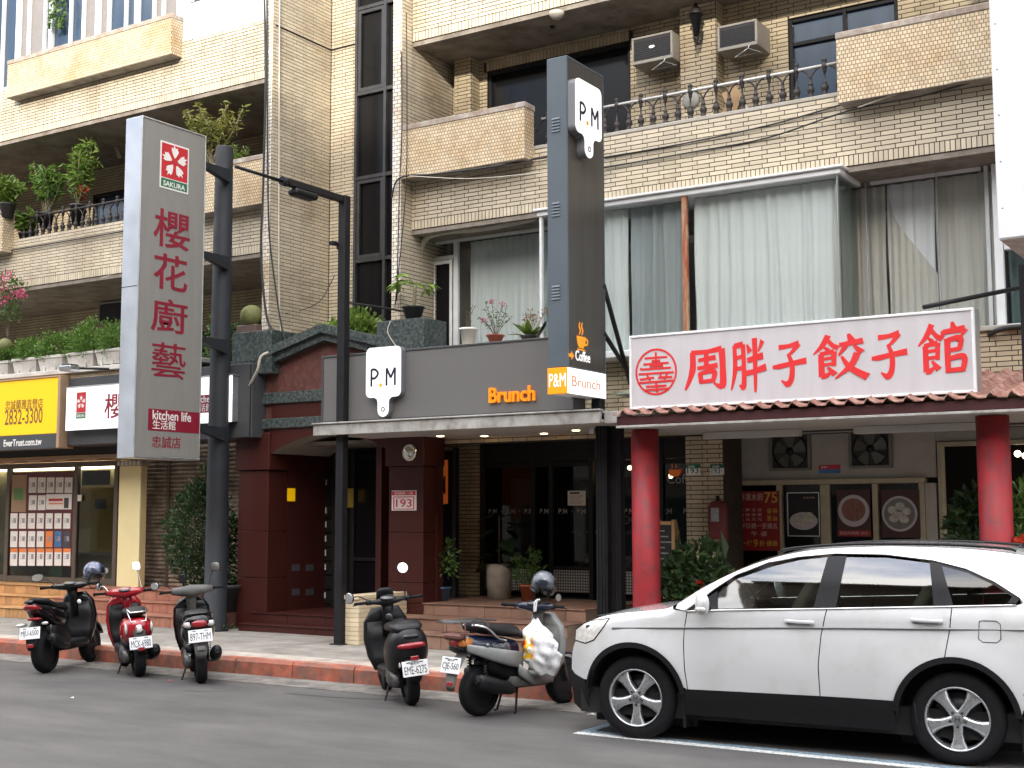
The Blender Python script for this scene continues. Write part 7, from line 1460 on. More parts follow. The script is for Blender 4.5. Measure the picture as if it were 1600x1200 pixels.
def mirror(t, base, head, shape, m='black_plastic', nrm=None):
    b, h = Vector(base), Vector(head)
    q = MB(); q.tube(smooth_path([b, (b*.5+h*.5)+Vector((.02, 0, .03)), h], 4), .0065, 6); st = q.build('mirror_stem', M_(m), t, local=True)
    d = Vector(nrm or (-1, 0, .17)).normalized(); u = d.cross(Vector((0, 0, 1))).normalized(); v = u.cross(d)
    rx, rz, e = shape
    q = MB(); q.loft([(h-d*.03, u*rx*.4, v*rz*.4, e), (h-d*.018, u*rx*.9, v*rz*.9, e), (h, u*rx, v*rz, e), (h+d*.004, u*rx*.97, v*rz*.97, e)], 24); sh = q.build('mirror_shell', M_(m), t, local=True)
    q = MB(); q.loft([(h+d*.0045, u*rx*.9, v*rz*.9, e), (h+d*.0065, u*rx*.88, v*rz*.88, e)], 24, smooth=False); q.build('mirror_glass', M_('mirror'), sh, local=True)
def plate(t, x, z, body, tilt=.15, w=.26, h=.14, top=None):
    M = Matrix.Translation((x, 0, z)) @ Matrix.Rotation(tilt, 4, 'Y') @ Matrix(((0, 0, -1, 0), (-1, 0, 0, 0), (0, 1, 0, 0), (0, 0, 0, 1)))
    q = MB(); q.box(-w/2, w/2, -h/2, h/2, 0, .005, .002); q.xf(M); pl = q.build('number_plate', M_('number_white'), t, local=True)
    hh = h*(.52 if top else .58); lw = w*.86; c0 = M @ Vector((-lw/2, -hh/2-(.016 if top else .008), .005))
    text(body, M_('number_black'), pl, c0, hh, M.to_3x3(), width=lw, bold=.0, depth=.0015, local=True, name='plate_number')
    for sx in (-.25, .25): q = MB(); q.box(w*sx-.02, w*sx+.02, h*.36, h*.42, .0052, .0075); q.xf(M); q.build('plate_bolt', M_('number_black'), pl, local=True)
    if top: text(top, M_('number_black'), pl, M @ Vector((-.045, h*.24, .005)), .022, M.to_3x3(), width=.09, depth=.0012, local=True, name='plate_district')
def scooter(label, px, py, heading, lean, cfg, steer=0):
    r = cfg.get('r', .235); p0 = PZ(px, py, 0); p0 = p0+Vector((0, -.07, 0))
    t = thing('scooter', label, 'scooter', (p0.x, p0.y, 0), group='scooters parked along the kerb')
    WB = 1.16; bm = cfg['body']
    wheel(t, 0, r, cfg.get('rw', .115), cfg.get('rim', 'black_metal')); wheel(t, WB, r, .10, cfg.get('rim', 'black_metal'))
    # engine, swingarm, exhaust
    q = MB(); q.loft([sec(-.02, r+.02, .05, .06, 3, .11), sec(.12, r+.03, .075, .085, 3, .11), sec(.32, r+.05, .085, .10, 3, .09), sec(.46, r+.06, .07, .09, 3, .06)], 16); q.build('engine', M_('engine_grey'), t, local=True)
    q = MB(); q.loft([sec(-.06, r+.17, .05, .045, 2.5, .1), sec(.1, r+.19, .06, .06, 2.5, .1), sec(.3, r+.2, .055, .055, 2.5, .1)], 14); q.build('air_box', M_('black_plastic'), t, local=True)
    if cfg.get('muffler', True):
        mz = cfg.get('mz', r+.06); q = MB(); q.loft([sec(.34, mz-.06, .03, .03, 2, -.13), sec(.24, mz-.03, .05, .06, 2.2, -.16), sec(.0, mz+.02, .062, .078, 2.3, -.175), sec(-.14, mz+.06, .06, .075, 2.3, -.18), sec(-.18, mz+.07, .045, .058, 2.2, -.18)], 18); mf = q.build('muffler', M_(cfg.get('mm', 'satin_black')), t, local=True)
        q = MB(); q.cyl((-.181, -.18, mz+.07), (-.2, -.18, mz+.075), .03, 12, .024); q.cyl((-.196, -.18, mz+.075), (-.202, -.18, mz+.075), .016, 10); q.build('muffler_tip', M_('satin_black'), mf, local=True)
        q = MB(); q.tube(smooth_path([(.36, -.1, mz-.06), (.45, -.05, mz-.08), (.5, 0, mz-.02)], 4), .016, 8); q.build('exhaust_pipe', M_('engine_grey'), t, local=True)
    for s in (1, -1):
        if cfg.get('shocks', True):
            q = MB(); a, b_ = Vector((-.03, .105*s, r+.03)), Vector((-.02, .105*s, r+.32)); q.cyl(a, b_, .012, 8); sh = q.build('shock_absorber', M_('chrome' if cfg.get('chrome') else 'engine_grey'), t, local=True)
            q = MB(); q.tube([a+(b_-a)*(.2+.7*i/48)+Vector((.026*math.cos(i*1.05), .026*math.sin(i*1.05), 0)) for i in range(49)], .0055, 5); q.build('spring', M_(cfg.get('springm', 'black_metal')), sh, local=True)
    # body lofts
    q = MB(); q.loft([sec(*k) for k in cfg['tail']], 28); body = q.build('tail_body', M_(bm), t, local=True)
    for k, (nm, m_, secs) in enumerate(cfg.get('extra', ())): q = MB(); q.loft([sec(*s_) for s_ in secs], 24); q.build(nm, M_(m_), t, local=True)
    q = MB(); q.loft([sec(.02, .50, .10, .10, 3), sec(.2, .47, .135, .14, 3), sec(.38, .44, .135, .15, 3), sec(.47, .40, .11, .12, 3)], 20); q.build('under_body', M_(cfg.get('underm', 'satin_black')), t, local=True)
    q = MB(); q.loft([sec(*k) for k in cfg['seat']], 24); q.build('seat', M_(cfg.get('seatm', 'seat_vinyl')), t, local=True)
    # floor, leg shield, front fender, fork
    q = MB(); q.loft([sec(.30, .30, .13, .07, 4), sec(.5, .285, .155, .06, 4), sec(.78, .285, .165, .06, 4), sec(.88, .33, .15, .07, 4)], 20); q.build('floorboard', M_(cfg.get('floor', 'black_plastic')), t, local=True)
    fs = cfg.get('shield', ((.86, .30, .17, .06), (.93, .45, .21, .06), (.955, .62, .225, .065), (.93, .80, .21, .07), (.88, .92, .13, .06)))
    q = MB(); q.loft([secv(x, z, hw, hx, 3) for x, z, hw, hx in fs], 24); q.build('leg_shield', M_(cfg.get('shieldm', bm)), t, local=True)
    q = MB(); q.loft([secv(x-.045, z, hw*.88, hx*.75, 3.2) for x, z, hw, hx in fs[:-1]], 24); q.build('inner_panel', M_(cfg.get('innerm', 'satin_black')), t, local=True)
    q = MB(); n = 12
    for s in (1, -1): q.tube([(WB-.02, .075*s, r), (WB-.09, .075*s, r+.28)], .02, 8)
    q.build('fork', M_('engine_grey'), t, local=True)
    q = MB(); q.loft([((WB+(r+.035)*math.cos(a), 0, r+(r+.035)*math.sin(a)), (0, .075, 0), (.014*math.cos(a), 0, .014*math.sin(a)), 3) for a in [R(20+i*14) for i in range(11)]], 14); q.build('front_fender', M_(cfg.get('fenderm', bm)), t, local=True)
    # steering head + handlebar group rotates by steer
    hz = cfg.get('hz', 1.0); hx = cfg.get('hx', .82)
    S = Matrix.Translation((hx, 0, 0)) @ Matrix.Rotation(steer, 4, 'Z') @ Matrix.Translation((-hx, 0, 0))
    def hb(q, nm, m_): q.xf(S); return q.build(nm, M_(m_), t, local=True)
    q = MB(); q.loft([secv(hx+.10, .62, .05, .05), secv(hx+.05, hz-.15, .055, .055), secv(hx+.0, hz-.02, .07, .06)], 16); hb(q, 'steering_column', cfg.get('columnm', 'satin_black'))
    cov = cfg.get('cover', ((-.23, .03, .025), (-.14, .05, .04), (0, .085, .06), (.14, .05, .04), (.23, .03, .025)))
    q = MB(); q.loft([((hx-.02-abs(y)*.12, y, hz+abs(y)*.06), (a, 0, 0), (0, 0, b_), 2.3) for y, a, b_ in cov], 18); hb(q, 'handlebar_cover', cfg.get('coverm', bm))
    for s in (1, -1):
        q = MB(); q.cyl((hx-.05, .22*s, hz+.012), (hx-.10, .37*s, hz+.02), .016, 12); hb(q, 'grip', 'rubber')
        q = MB(); q.tube([(hx+.0, .24*s, hz+.01), (hx-.03, .31*s, hz+.005), (hx-.055, .38*s, hz+.0)], .007, 6); hb(q, 'brake_lever', cfg.get('leverm', 'black_metal'))
        q = MB(); q.loft([((hx-.04, .19*s, hz+.012), (.03, 0, 0), (0, 0, .03), 2.5), ((hx-.05, .235*s, hz+.015), (.028, 0, 0), (0, 0, .028), 2.5)], 12); hb(q, 'switch_box', cfg.get('switchm', 'black_plastic'))
    q = MB(); q.loft([((hx-.06, 0, hz+.035), (.045, 0, .02), (0, .085, 0), 2.3), ((hx-.068, 0, hz+.055), (.04, 0, .018), (0, .078, 0), 2.3)], 20); hb(q, 'speedometer', 'dark_gauge')
    for (sd, head, shape, nrm) in cfg['mirrors']:
        b_ = S @ Vector((hx-.02, .2*sd, hz+.03)); h_ = S @ Vector(head); mirror(t, b_, h_, shape, cfg.get('mirrorm', 'black_plastic'), nrm)
    # rear fender and plate
    fx = cfg.get('fx', -.26); pz = cfg.get('pz', .52); px_ = cfg.get('px', fx-.03)
    q = MB(); q.loft([((x_, 0, z_), (0, w_, 0), (.008, 0, .006), 4) for x_, z_, w_ in cfg.get('fender', ((-.12, .66, .07), (-.22, .56, .075), (fx, .46, .075), (fx-.02, .36, .065), (fx-.01, .30, .05)))], 12); q.build('rear_fender', M_(cfg.get('rfm', 'black_plastic')), t, local=True)
    plate(t, px_, pz, cfg['plate'], cfg.get('ptilt', .2), cfg.get('pw', .26), cfg.get('ph', .14), cfg.get('ptop'))
    rz_ = cfg.get('refl', .35); q = MB(); q.box(fx-.05, fx-.028, -.04, .04, rz_-.02, rz_+.02, .004); q.build('reflector', M_('lamp_red'), t, local=True)
    for (nm, m_, secs) in cfg.get('lamps', ()): q = MB(); q.loft([sec(*s_) for s_ in secs], 18); q.build(nm, M_(m_), t, local=True)
    # stand
    for s in ((1,) if lean else (1, -1)): q = MB(); q.tube([(.42, .09*s, .26), (.36, .2*s if lean else .13*s, .012), (.33, .23*s if lean else .15*s, .01)], .012, 6); q.build('stand', M_('black_metal'), t, local=True)
    if 'more' in cfg: cfg['more'](t, S)
    t.rotation_euler = (-lean, 0, heading)
    return t
RB = lambda x, z, hw, hh, e=2.4, y=0: (x, z, hw, hh, e, y)
# 1 sporty black
def more1(t, S):
    for s in (1, -1): q = MB(); q.loft([sec(-.20, .60, .03, .02, 2.2, .13*s), sec(-.26, .60, .045, .022, 2.2, .16*s), sec(-.29, .60, .02, .012, 2.2, .18*s)], 10); q.build('turn_signal', M_('lamp_clear'), t, local=True)
    q = MB(); q.loft([sec(-.18, .86, .03, .012), sec(-.3, .88, .06, .014), sec(-.33, .86, .05, .01)], 12); q.build('tail_spoiler', M_('satin_black'), t, local=True)
    q = MB(); q.sphere((.62, -.17, .80), .028, 12, 8, (.4, 1, 1)); q.build('key_cap', M_('number_white'), t, local=True)
scooter('black sporty scooter with a sharp red tail lamp and a helmet on its mirror', 80, 1050, R(114), R(6), dict(body='gloss_black', plate='MJU-6500', r=.25, rw=.14, tail=[RB(.42, .62, .13, .10), RB(.25, .64, .16, .14), RB(.05, .68, .165, .14), RB(-.12, .74, .13, .10), RB(-.24, .79, .08, .06), RB(-.30, .82, .05, .035)], seat=[RB(.48, .74, .09, .04, 2.6), RB(.36, .78, .13, .05, 2.6), RB(.12, .80, .135, .045, 2.6), RB(-.02, .85, .12, .045, 2.6), RB(-.18, .88, .085, .03, 2.6)], lamps=[('tail_lamp', 'lamp_red', [RB(-.22, .78, .115, .035), RB(-.29, .80, .09, .035), RB(-.325, .815, .04, .02)]), ('lower_lamp', 'lamp_red', [RB(-.2, .66, .09, .022), RB(-.25, .66, .07, .018)])], mirrors=[(1, (.80, .42, 1.15), (.08, .05, 2.4), (-1, -.25, .28)), (-1, (.80, -.40, 1.15), (.075, .045, 2.4), (-1, -.2, .2))], more=more1, mz=.34, hz=1.0, hx=.78, fx=-.3, pz=.50), steer=R(14))
# 2 classic red
def more2(t, S):
    q = MB(); q.tube([(.02, .11, .80), (-.13, .11, .80), (-.19, .09, .77), (-.19, -.09, .77), (-.13, -.11, .80), (.02, -.11, .80)], .009, 8); q.build('grab_rail', M_('chrome'), t, local=True)
    q = MB(); q.tube([(-.12, .11, .78), (-.20, .085, .66), (-.20, -.085, .66), (-.12, -.11, .78)], .008, 8); q.build('grab_rail', M_('chrome'), t, local=True)
    for s in (1, -1): q = MB(); q.loft([sec(-.16, .60, .012, .055, 2.2, .15*s), sec(-.20, .58, .014, .06, 2.2, .145*s)], 10); q.build('turn_signal', M_('lamp_clear'), t, local=True)
    q = MB(); q.loft([sec(-.215, .575, .05, .055, 2.6), sec(-.24, .57, .045, .05, 2.6)], 14); q.build('tail_lamp_bezel', M_('chrome'), t, local=True)
    q = MB(); q.loft([sec(-.241, .57, .034, .038, 2.6), sec(-.252, .568, .028, .03, 2.6)], 14); q.build('tail_lamp', M_('lamp_clear'), t, local=True)
scooter('small glossy red retro scooter between the two black scooters', 225, 1056, R(147), R(5), dict(body='gloss_red', plate='MCK-6980', r=.215, tail=[RB(.36, .50, .13, .12, 2.6), RB(.22, .53, .17, .17, 2.6), RB(.05, .54, .19, .18, 2.5), RB(-.10, .555, .175, .155, 2.4), RB(-.19, .575, .13, .11, 2.4), RB(-.225, .585, .07, .06, 2.4)], seat=[RB(.38, .72, .08, .03, 2.6), RB(.30, .75, .12, .045, 2.6), RB(.08, .77, .14, .05, 2.6), RB(-.08, .765, .13, .045, 2.6), RB(-.16, .755, .08, .03, 2.6)], mirrors=[(1, (.70, .30, 1.05), (.045, .05, 3), (-1, -.9, .1)), (-1, (.74, -.14, 1.26), (.052, .052, 4), (-1, 0, .2))], more=more2, hz=.95, hx=.70, fx=-.25, pz=.42, mirrorm='chrome', columnm='gloss_red', shieldm='gloss_red', innerm='satin_black', muffler=True, mz=.24, cover=((-.22, .035, .03), (-.14, .055, .05), (0, .08, .07), (.14, .055, .05), (.22, .035, .03))), steer=R(-16))
# 3 grey-black scooter with oval lamp
def more3(t, S):
    q = MB(); q.tube(smooth_path([(.05, .15, .72), (-.15, .15, .78), (-.24, .08, .80), (-.24, -.08, .80), (-.15, -.15, .78), (.05, -.15, .72)], 4), .012, 8); q.build('grab_rail', M_('gloss_black'), t, local=True)
    q = MB(); q.tube([S @ Vector((.72, .08, 1.05)), S @ Vector((.70, .10, 1.13))], .012, 6); ph = q.build('phone_mount', M_('black_metal'), t, local=True)
    q = MB(); c0 = S @ Vector((.69, .10, 1.16)); q.box(c0.x-.012, c0.x+.012, c0.y-.04, c0.y+.04, c0.z-.05, c0.z+.05, .006); q.build('phone_clamp', M_('black_metal'), ph, local=True)
    for y_ in (-.03, .03): q = MB(); q.cyl((c0.x, c0.y+y_, c0.z+.05), (c0.x, c0.y+y_, c0.z+.075), .006, 6); q.build('clamp_prong', M_('black_metal'), ph, local=True)
    q = MB(); q.loft([secv(.70, 1.045, .05, .02), secv(.695, 1.056, .045, .018)], 14); q.xf(S); q.build('gauge_sticker', M_('lamp_clear'), t, local=True)
    q = MB(); q.box(-.325, -.315, -.045, .045, .40, .445, .004); q.build('fender_sticker', M_('silver_plastic'), t, local=True)
scooter('black scooter with a wide oval tail lamp in front of the dark pole', 322, 1066, R(140), R(5), dict(body='gloss_black', plate='897-THM', r=.225, tail=[RB(.40, .52, .13, .13, 2.6), RB(.22, .56, .17, .17, 2.5), RB(.02, .60, .19, .17, 2.4), RB(-.14, .65, .185, .13, 2.3), RB(-.25, .70, .15, .09, 2.3), RB(-.29, .71, .10, .055, 2.3)], seat=[RB(.42, .74, .08, .03, 2.6), RB(.32, .77, .12, .045, 2.6), RB(.10, .78, .14, .045, 2.6), RB(-.10, .79, .13, .04, 2.6), RB(-.20, .785, .09, .03, 2.6)], lamps=[('tail_lamp', 'lamp_red', [RB(-.25, .685, .10, .045), RB(-.30, .69, .085, .04), RB(-.312, .69, .06, .028)]), ('turn_signal', 'lamp_clear', [RB(-.22, .685, .05, .04, 2.2, .125), RB(-.285, .685, .035, .03, 2.2, .12)]), ('turn_signal', 'lamp_clear', [RB(-.22, .685, .05, .04, 2.2, -.125), RB(-.285, .685, .035, .03, 2.2, -.12)])], mirrors=[(1, (.72, .42, 1.10), (.062, .045, 2.2), (-1, .9, -.1)), (-1, (.74, -.30, 1.26), (.055, .055, 3), (-1, 0, .22))], more=more3, hz=1.0, hx=.74, chrome=True, springm='chrome', coverm='grey_plastic', columnm='grey_plastic', rfm='grey_plastic', fx=-.28, pz=.56, refl=.50, px=-.33, cover=((-.24, .04, .035), (-.14, .07, .055), (0, .10, .075), (.14, .07, .055), (.24, .04, .035))), steer=R(4))
# 4 smooth black electric scooter
def more4(t, S):
    q = MB(); q.loft([sec(-.16, .705, .10, .03, 2.8), sec(-.255, .70, .085, .028, 2.8), sec(-.268, .70, .07, .02, 2.8)], 16); q.build('storage_hatch', M_('gloss_black'), t, local=True)
    q = MB(); q.sphere((.70, 0, .83), .04, 14, 8, (.5, 1, 1)); q.build('key_pad', M_('dark_gauge'), t, local=True)
    for s in (1, -1): q = MB(); q.loft([sec(-.25, .44, .008, .03, 2.2, .14*s), sec(-.275, .44, .006, .025, 2.2, .14*s)], 8); q.build('turn_signal', M_('lamp_clear'), t, local=True)
    q = MB(); q.loft([secv(.80, 1.02, .10, .015), secv(.80, 1.10, .09, .012), secv(.79, 1.13, .05, .01)], 16); q.xf(S); q.build('fly_screen', M_('satin_black'), t, local=True)
scooter('smooth black electric scooter with a red light bar beside the low brick wall', 650, 1100, R(140), R(6), dict(body='satin_black', seatm='satin_black', plate='EME-6275', ptop='臺北市', ph=.15, r=.225, tail=[RB(.42, .42, .15, .16, 2.8), RB(.24, .48, .19, .22, 2.7), RB(.04, .54, .205, .24, 2.6), RB(-.12, .58, .195, .21, 2.5), RB(-.23, .61, .155, .16, 2.5), RB(-.265, .62, .10, .10, 2.4)], seat=[RB(.40, .74, .10, .03, 2.8), RB(.30, .77, .15, .05, 2.8), RB(.06, .79, .17, .055, 2.8), RB(-.10, .785, .16, .05, 2.8), RB(-.20, .765, .12, .035, 2.8)], lamps=[('tail_lamp', 'lamp_red', [RB(-.215, .615, .155, .035, 3), RB(-.262, .615, .135, .032, 3), RB(-.285, .615, .11, .022, 3)])], mirrors=[(1, (.74, .40, 1.07), (.055, .062, 2), (-1, 1.1, -.15)), (-1, (.72, -.20, 1.32), (.062, .062, 2), (-1, 0, .25))], more=more4, hz=.99, hx=.74, muffler=False, shocks=True, fx=-.29, pz=.40, refl=.50, coverm='satin_black', cover=((-.22, .02, .02), (-.14, .03, .025), (0, .07, .05), (.14, .03, .025), (.22, .02, .02)), shield=((.84, .28, .18, .06), (.91, .42, .23, .06), (.94, .60, .25, .065), (.93, .78, .235, .07), (.88, .92, .15, .06)), fender=((-.16, .56, .075), (-.24, .48, .08), (-.29, .40, .085), (-.31, .32, .07), (-.30, .27, .05))), steer=R(2))
# 5 old grey and navy scooter with a carrier rack
def more5(t, S):
    for s in (1, -1):
        q = MB(); q.tube(smooth_path([(.22, .15*s, .70), (.10, .16*s, .73), (-.02, .15*s, .82), (-.1, .13*s, .85), (-.14, .05*s, .855)], 4), .013, 8); q.build('grab_rail', M_('chrome'), t, local=True)
        q = MB(); q.tube([(.16, .13*s, .74), (-.36, .13*s, .80)], .007, 6); q.tube([(.0, .13*s, .76), (.0, .12*s, .90)], .006, 6); q.tube([(-.3, .13*s, .72), (-.3, .13*s, .90)], .006, 6); q.build('rack_strut', M_('rust_red'), t, local=True)
        q = MB(); q.loft([sec(.42, .50, .012, .08, 2.4, .165*s), sec(.20, .54, .02, .075, 2.4, .185*s), sec(-.05, .60, .02, .06, 2.4, .175*s), sec(-.27, .66, .012, .035, 2.4, .13*s)], 12); q.build('side_panel', M_('silver_plastic'), t, local=True)
        q = MB(); q.loft([sec(.84, .30, .03, .05, 2.4, .15*s), sec(.55, .30, .03, .05, 2.4, .165*s), sec(.36, .42, .02, .06, 2.4, .17*s)], 12); q.build('side_panel', M_('silver_plastic'), t, local=True)
        q = MB(); q.loft([sec(-.20, .70, .035, .045, 2.3, .09*s), sec(-.29, .705, .03, .04, 2.3, .085*s), sec(-.32, .705, .02, .03, 2.3, .07*s)], 12); q.build('turn_signal', M_('lamp_amber'), t, local=True)
    for k in range(5): q = MB(); y_ = -.13+.065*k; q.tube([(.10, y_, .90), (-.42, y_, .90)], .006, 6); q.build('rack_bar', M_('engine_grey'), t, local=True)
    for x_ in (.10, -.16, -.42): q = MB(); q.tube([(x_, -.13, .893), (x_, .13, .893)], .006, 6); q.build('rack_bar', M_('engine_grey'), t, local=True)
    q = MB(); q.box(-.36, -.26, -.12, .12, .73, .79, .02); q.build('rack_base', M_('rust_red'), t, local=True)
    for s in (-1,):
        Mx = Matrix(((1, 0, 0), (0, 0, -1), (0, 1, 0))); text('Vecstar', M_('silver_plastic'), t, (.0, -.184, .645), .045, Mx, width=.17, bold=.012, depth=.003, local=True)
        q = MB(); q.lathe([(.022, 0), (.0001, -.003)], (-.06, -.186, .675), 14, 'y'); q.build('badge', M_('silver_plastic'), t, local=True)
    q = MB(); q.loft([secv(.855, .60, .10, .02), secv(.86, .62, .09, .02)], 12); q.build('pink_cloth', M_('petal_pink'), t, local=True)
    q = MB(); q.loft([secv(.865, .76, .03, .03), secv(.835, .76, .028, .02)], 14); q.build('ignition', M_('black_metal'), t, local=True)
scooter('worn grey and navy scooter with a carrier rack in front of the white car', 755, 1117, R(77), 0, dict(body='navy_paint', plate='CJE-560', ptop='臺北市', r=.235, pw=.26, ph=.15, tail=[RB(.42, .55, .12, .14, 2.6), RB(.24, .58, .16, .15, 2.5), RB(.04, .62, .17, .13, 2.4), RB(-.14, .67, .14, .09, 2.3), RB(-.24, .70, .10, .06, 2.3)], seat=[RB(.50, .72, .10, .035, 2.6), RB(.40, .77, .14, .06, 2.6), RB(.16, .80, .145, .06, 2.6), RB(-.02, .83, .13, .055, 2.6), RB(-.14, .84, .09, .04, 2.6)], lamps=[('tail_lamp', 'lamp_red', [RB(-.20, .70, .085, .05), RB(-.30, .705, .075, .046), RB(-.33, .705, .055, .034)])], mirrors=[(-1, (.78, -.26, 1.08), (.03, .04, 2.2), (-1, -1.2, .1))], more=more5, hz=.98, hx=.80, fx=-.33, pz=.50, refl=.33, px=-.36, floor='grey_plastic', shieldm='silver_plastic', innerm='grey_plastic', columnm='grey_plastic', coverm='navy_paint', rfm='grey_plastic', mz=.28, mm='satin_black', fenderm='navy_paint', fender=((-.16, .64, .07), (-.26, .55, .08), (-.34, .44, .08), (-.37, .32, .07), (-.36, .27, .05))), steer=R(10))
# helmets
def helmet(p, label, rot, m):
    t = thing('helmet', label, 'helmet', p); t['group'] = 'helmets hung on scooters'; q = MB(); n1, n2 = 24, 12; vs = []
    for i in range(n2+1):
        ph = R(128)*i/n2
        for k in range(n1):
            th = 2*PI*k/n1; r_ = math.sin(ph); fr = 1.12 if math.cos(th) < 0 else 1.0
            z = math.cos(ph)
            if math.cos(th) > .35 and z < .15: z = .15+(z-.15)*.25
            vs.append((.125*r_*math.cos(th)*fr, .115*r_*math.sin(th), .125*z))
    q.add(vs, [(i*n1+k, i*n1+(k+1) % n1, (i+1)*n1+(k+1) % n1, (i+1)*n1+k) for i in range(n2) for k in range(n1)], True); q.build('shell', M_(m), t, local=True)
    q = MB(); vs = []
    for i in range(9):
        ph = R(52+i*9)
        for k in range(17): th = R(-78+k*9.75); vs.append((.140*math.sin(ph)*math.cos(th)+.006, .126*math.sin(ph)*math.sin(th), .135*math.cos(ph)))
    q.add(vs, [(i*17+k, i*17+k+1, (i+1)*17+k+1, (i+1)*17+k) for i in range(8) for k in range(16)], True); q.build('visor', M_('visor'), t, local=True)
    q = MB(); q.tube([(.12*math.cos(a)*1.02, .112*math.sin(a), -.075) for a in [R(75+i*15) for i in range(15)]], .012, 6); q.build('rim_trim', M_('black_plastic'), t, local=True)
    q = MB(); q.tube(smooth_path([(0, .11, -.06), (.02, .07, -.17), (.03, 0, -.2), (.02, -.07, -.17), (0, -.11, -.06)], 4), .006, 5); q.build('chin_strap', M_('black_plastic'), t, local=True)
    for s in (1, -1): q = MB(); q.lathe([(.018, 0), (.0001, .008*s)], (.02, .126*s, .02), 10, 'y'); q.build('pivot', M_('black_plastic'), t, local=True)
    t.rotation_euler = rot; return t
glass('visor', (.45, .47, .5), 1.6); mat('helmet_blue', (.02, .035, .12), .2, var=.4, scale=9, coat=.6, col2=(.35, .38, .42), c2amt=.32, c2scale=5); mat('helmet_grey', (.075, .085, .11), .25, var=.3, scale=7, coat=.5)
helmet(P(147, 893, 10.95), 'glossy blue black helmet hung on the sporty scooter mirror', (R(8), R(12), R(10)), 'helmet_blue')
helmet(P(850, 912, 11.2), 'grey helmet with a visor resting on the worn scooter handlebar', (R(0), R(20), R(-18)), 'helmet_grey')
# crumpled bag hanging on the old scooter
BG = thing('plastic_bag', 'white crumpled plastic bag with red and yellow print on the old scooter', 'bag', P(845, 1010, 11.0)); q = MB(); n1, n2 = 30, 22; vs = []; g = random.Random(3); ph0 = [g.random()*6 for _ in range(8)]
for i in range(n2+1):
    v = i/n2; z = .52*(v-.5); wv = (.07+.13*math.sin(PI*min(1, v*1.05+.05))**.8)*(1 if v < .85 else 1-(v-.85)*3.5); wv = max(wv, .02)
    for k in range(n1):
        th = 2*PI*k/n1; f = 1+.13*math.sin(3*th+ph0[0]+v*4)+.09*math.sin(5*th+ph0[1]-v*7)+.08*math.sin(7*th+v*17+ph0[2])+.05*math.sin(13*th-v*29)+.05*math.sin(v*31+ph0[3]+2*th)
        vs.append((wv*f*math.cos(th)*.85-.10*(v-.5), wv*f*math.sin(th)*.7, z+.012*math.sin(4*th+v*9)))
q.add(vs, [(i*n1+k, i*n1+(k+1) % n1, (i+1)*n1+(k+1) % n1, (i+1)*n1+k) for i in range(n2) for k in range(n1)], True)
def bag_mat():
    m = mat('bag', (.76, .76, .76), .35, var=.04); n, l = m.node_tree.nodes, m.node_tree.links; b = n['Principled BSDF']; t = n.new('ShaderNodeTexCoord'); z = n.new('ShaderNodeTexNoise'); z.inputs['Scale'].default_value = 9; z.inputs['Detail'].default_value = 1; l.new(t.outputs['Object'], z.inputs['Vector'])
    rp = n.new('ShaderNodeValToRGB'); rp.color_ramp.interpolation = 'CONSTANT'; e = rp.color_ramp.elements; e[0].position = 0; e[0].color = (.6, .04, .03, 1); e[1].position = .40; e[1].color = (.78, .45, .02, 1); q_ = e.new(.5); q_.color = (.76, .76, .76, 1); q_ = e.new(.62); q_.color = (.1, .35, .12, 1); q_ = e.new(.66); q_.color = (.76, .76, .76, 1); l.new(z.outputs['Fac'], rp.inputs['Fac'])
    sx = n.new('ShaderNodeSeparateXYZ'); l.new(t.outputs['Object'], sx.inputs[0]); mr = n.new('ShaderNodeMapRange'); mr.inputs['From Min'].default_value = -.02; mr.inputs['From Max'].default_value = -.05; l.new(sx.outputs['X'], mr.inputs['Value'])
    zr_ = n.new('ShaderNodeMapRange'); zr_.inputs['From Min'].default_value = .12; zr_.inputs['From Max'].default_value = .08; l.new(sx.outputs['Z'], zr_.inputs['Value']); mu = n.new('ShaderNodeMath'); mu.operation = 'MULTIPLY'; l.new(mr.outputs[0], mu.inputs[0]); l.new(zr_.outputs[0], mu.inputs[1])
    mx_ = n.new('ShaderNodeMix'); mx_.data_type = 'RGBA'; mx_.inputs['A'].default_value = (.76, .76, .76, 1); l.new(mu.outputs[0], mx_.inputs['Factor']); l.new(rp.outputs[0], mx_.inputs['B']); l.new(mx_.outputs['Result'], b.inputs['Base Color']); return m
q.build('bag_body', bag_mat(), BG, local=True)
for s in (1, -1): q = MB(); q.tube(smooth_path([(-.06, .02*s, .33), (-.05, .03*s, .42), (-.02, .02*s, .45)], 4), .008, 5); q.build('bag_handle', M_('bag'), BG, local=True)
BG.rotation_euler = (0, 0, R(12))
# ------------------------------------------------------------------ white SUV (local x forward, +y its left side)
mat('car_white', (.60, .605, .61), .22, var=.04, scale=2, coat=1, col2=(.54, .535, .52), c2amt=.3, c2scale=3); mat('car_black', (.007, .007, .008), .25, spec=.3, var=.05); mat('cladding', (.008, .008, .009), .6, spec=.25, var=.15, scale=30); mat('car_inner', (.012, .012, .012), .9, var=.1); mat('alloy', (.52, .53, .54), .28, metal=.85, var=.1, scale=14); mat('trim_grey', (.22, .225, .23), .35, metal=.4, var=.1); mat('seat_beige', (.30, .27, .21), .8, var=.1); mat('gap', (.012, .012, .013), .8, var=0); mat('disc_dark', (.05, .05, .052), .4, metal=.7, var=.2)
glass('car_glass', (.36, .41, .39), 5.0); glass('car_glass_dark', (.2, .22, .22), 2.6)
def interp(tab, x):
    for (x0, z0), (x1, z1) in zip(tab[:-1], tab[1:]):
        if (x0 <= x <= x1) or (x1 <= x <= x0): return z0+(z1-z0)*((x-x0)/(x1-x0) if x1 != x0 else 0)
    return tab[0][1] if abs(x-tab[0][0]) < abs(x-tab[-1][0]) else tab[-1][1]
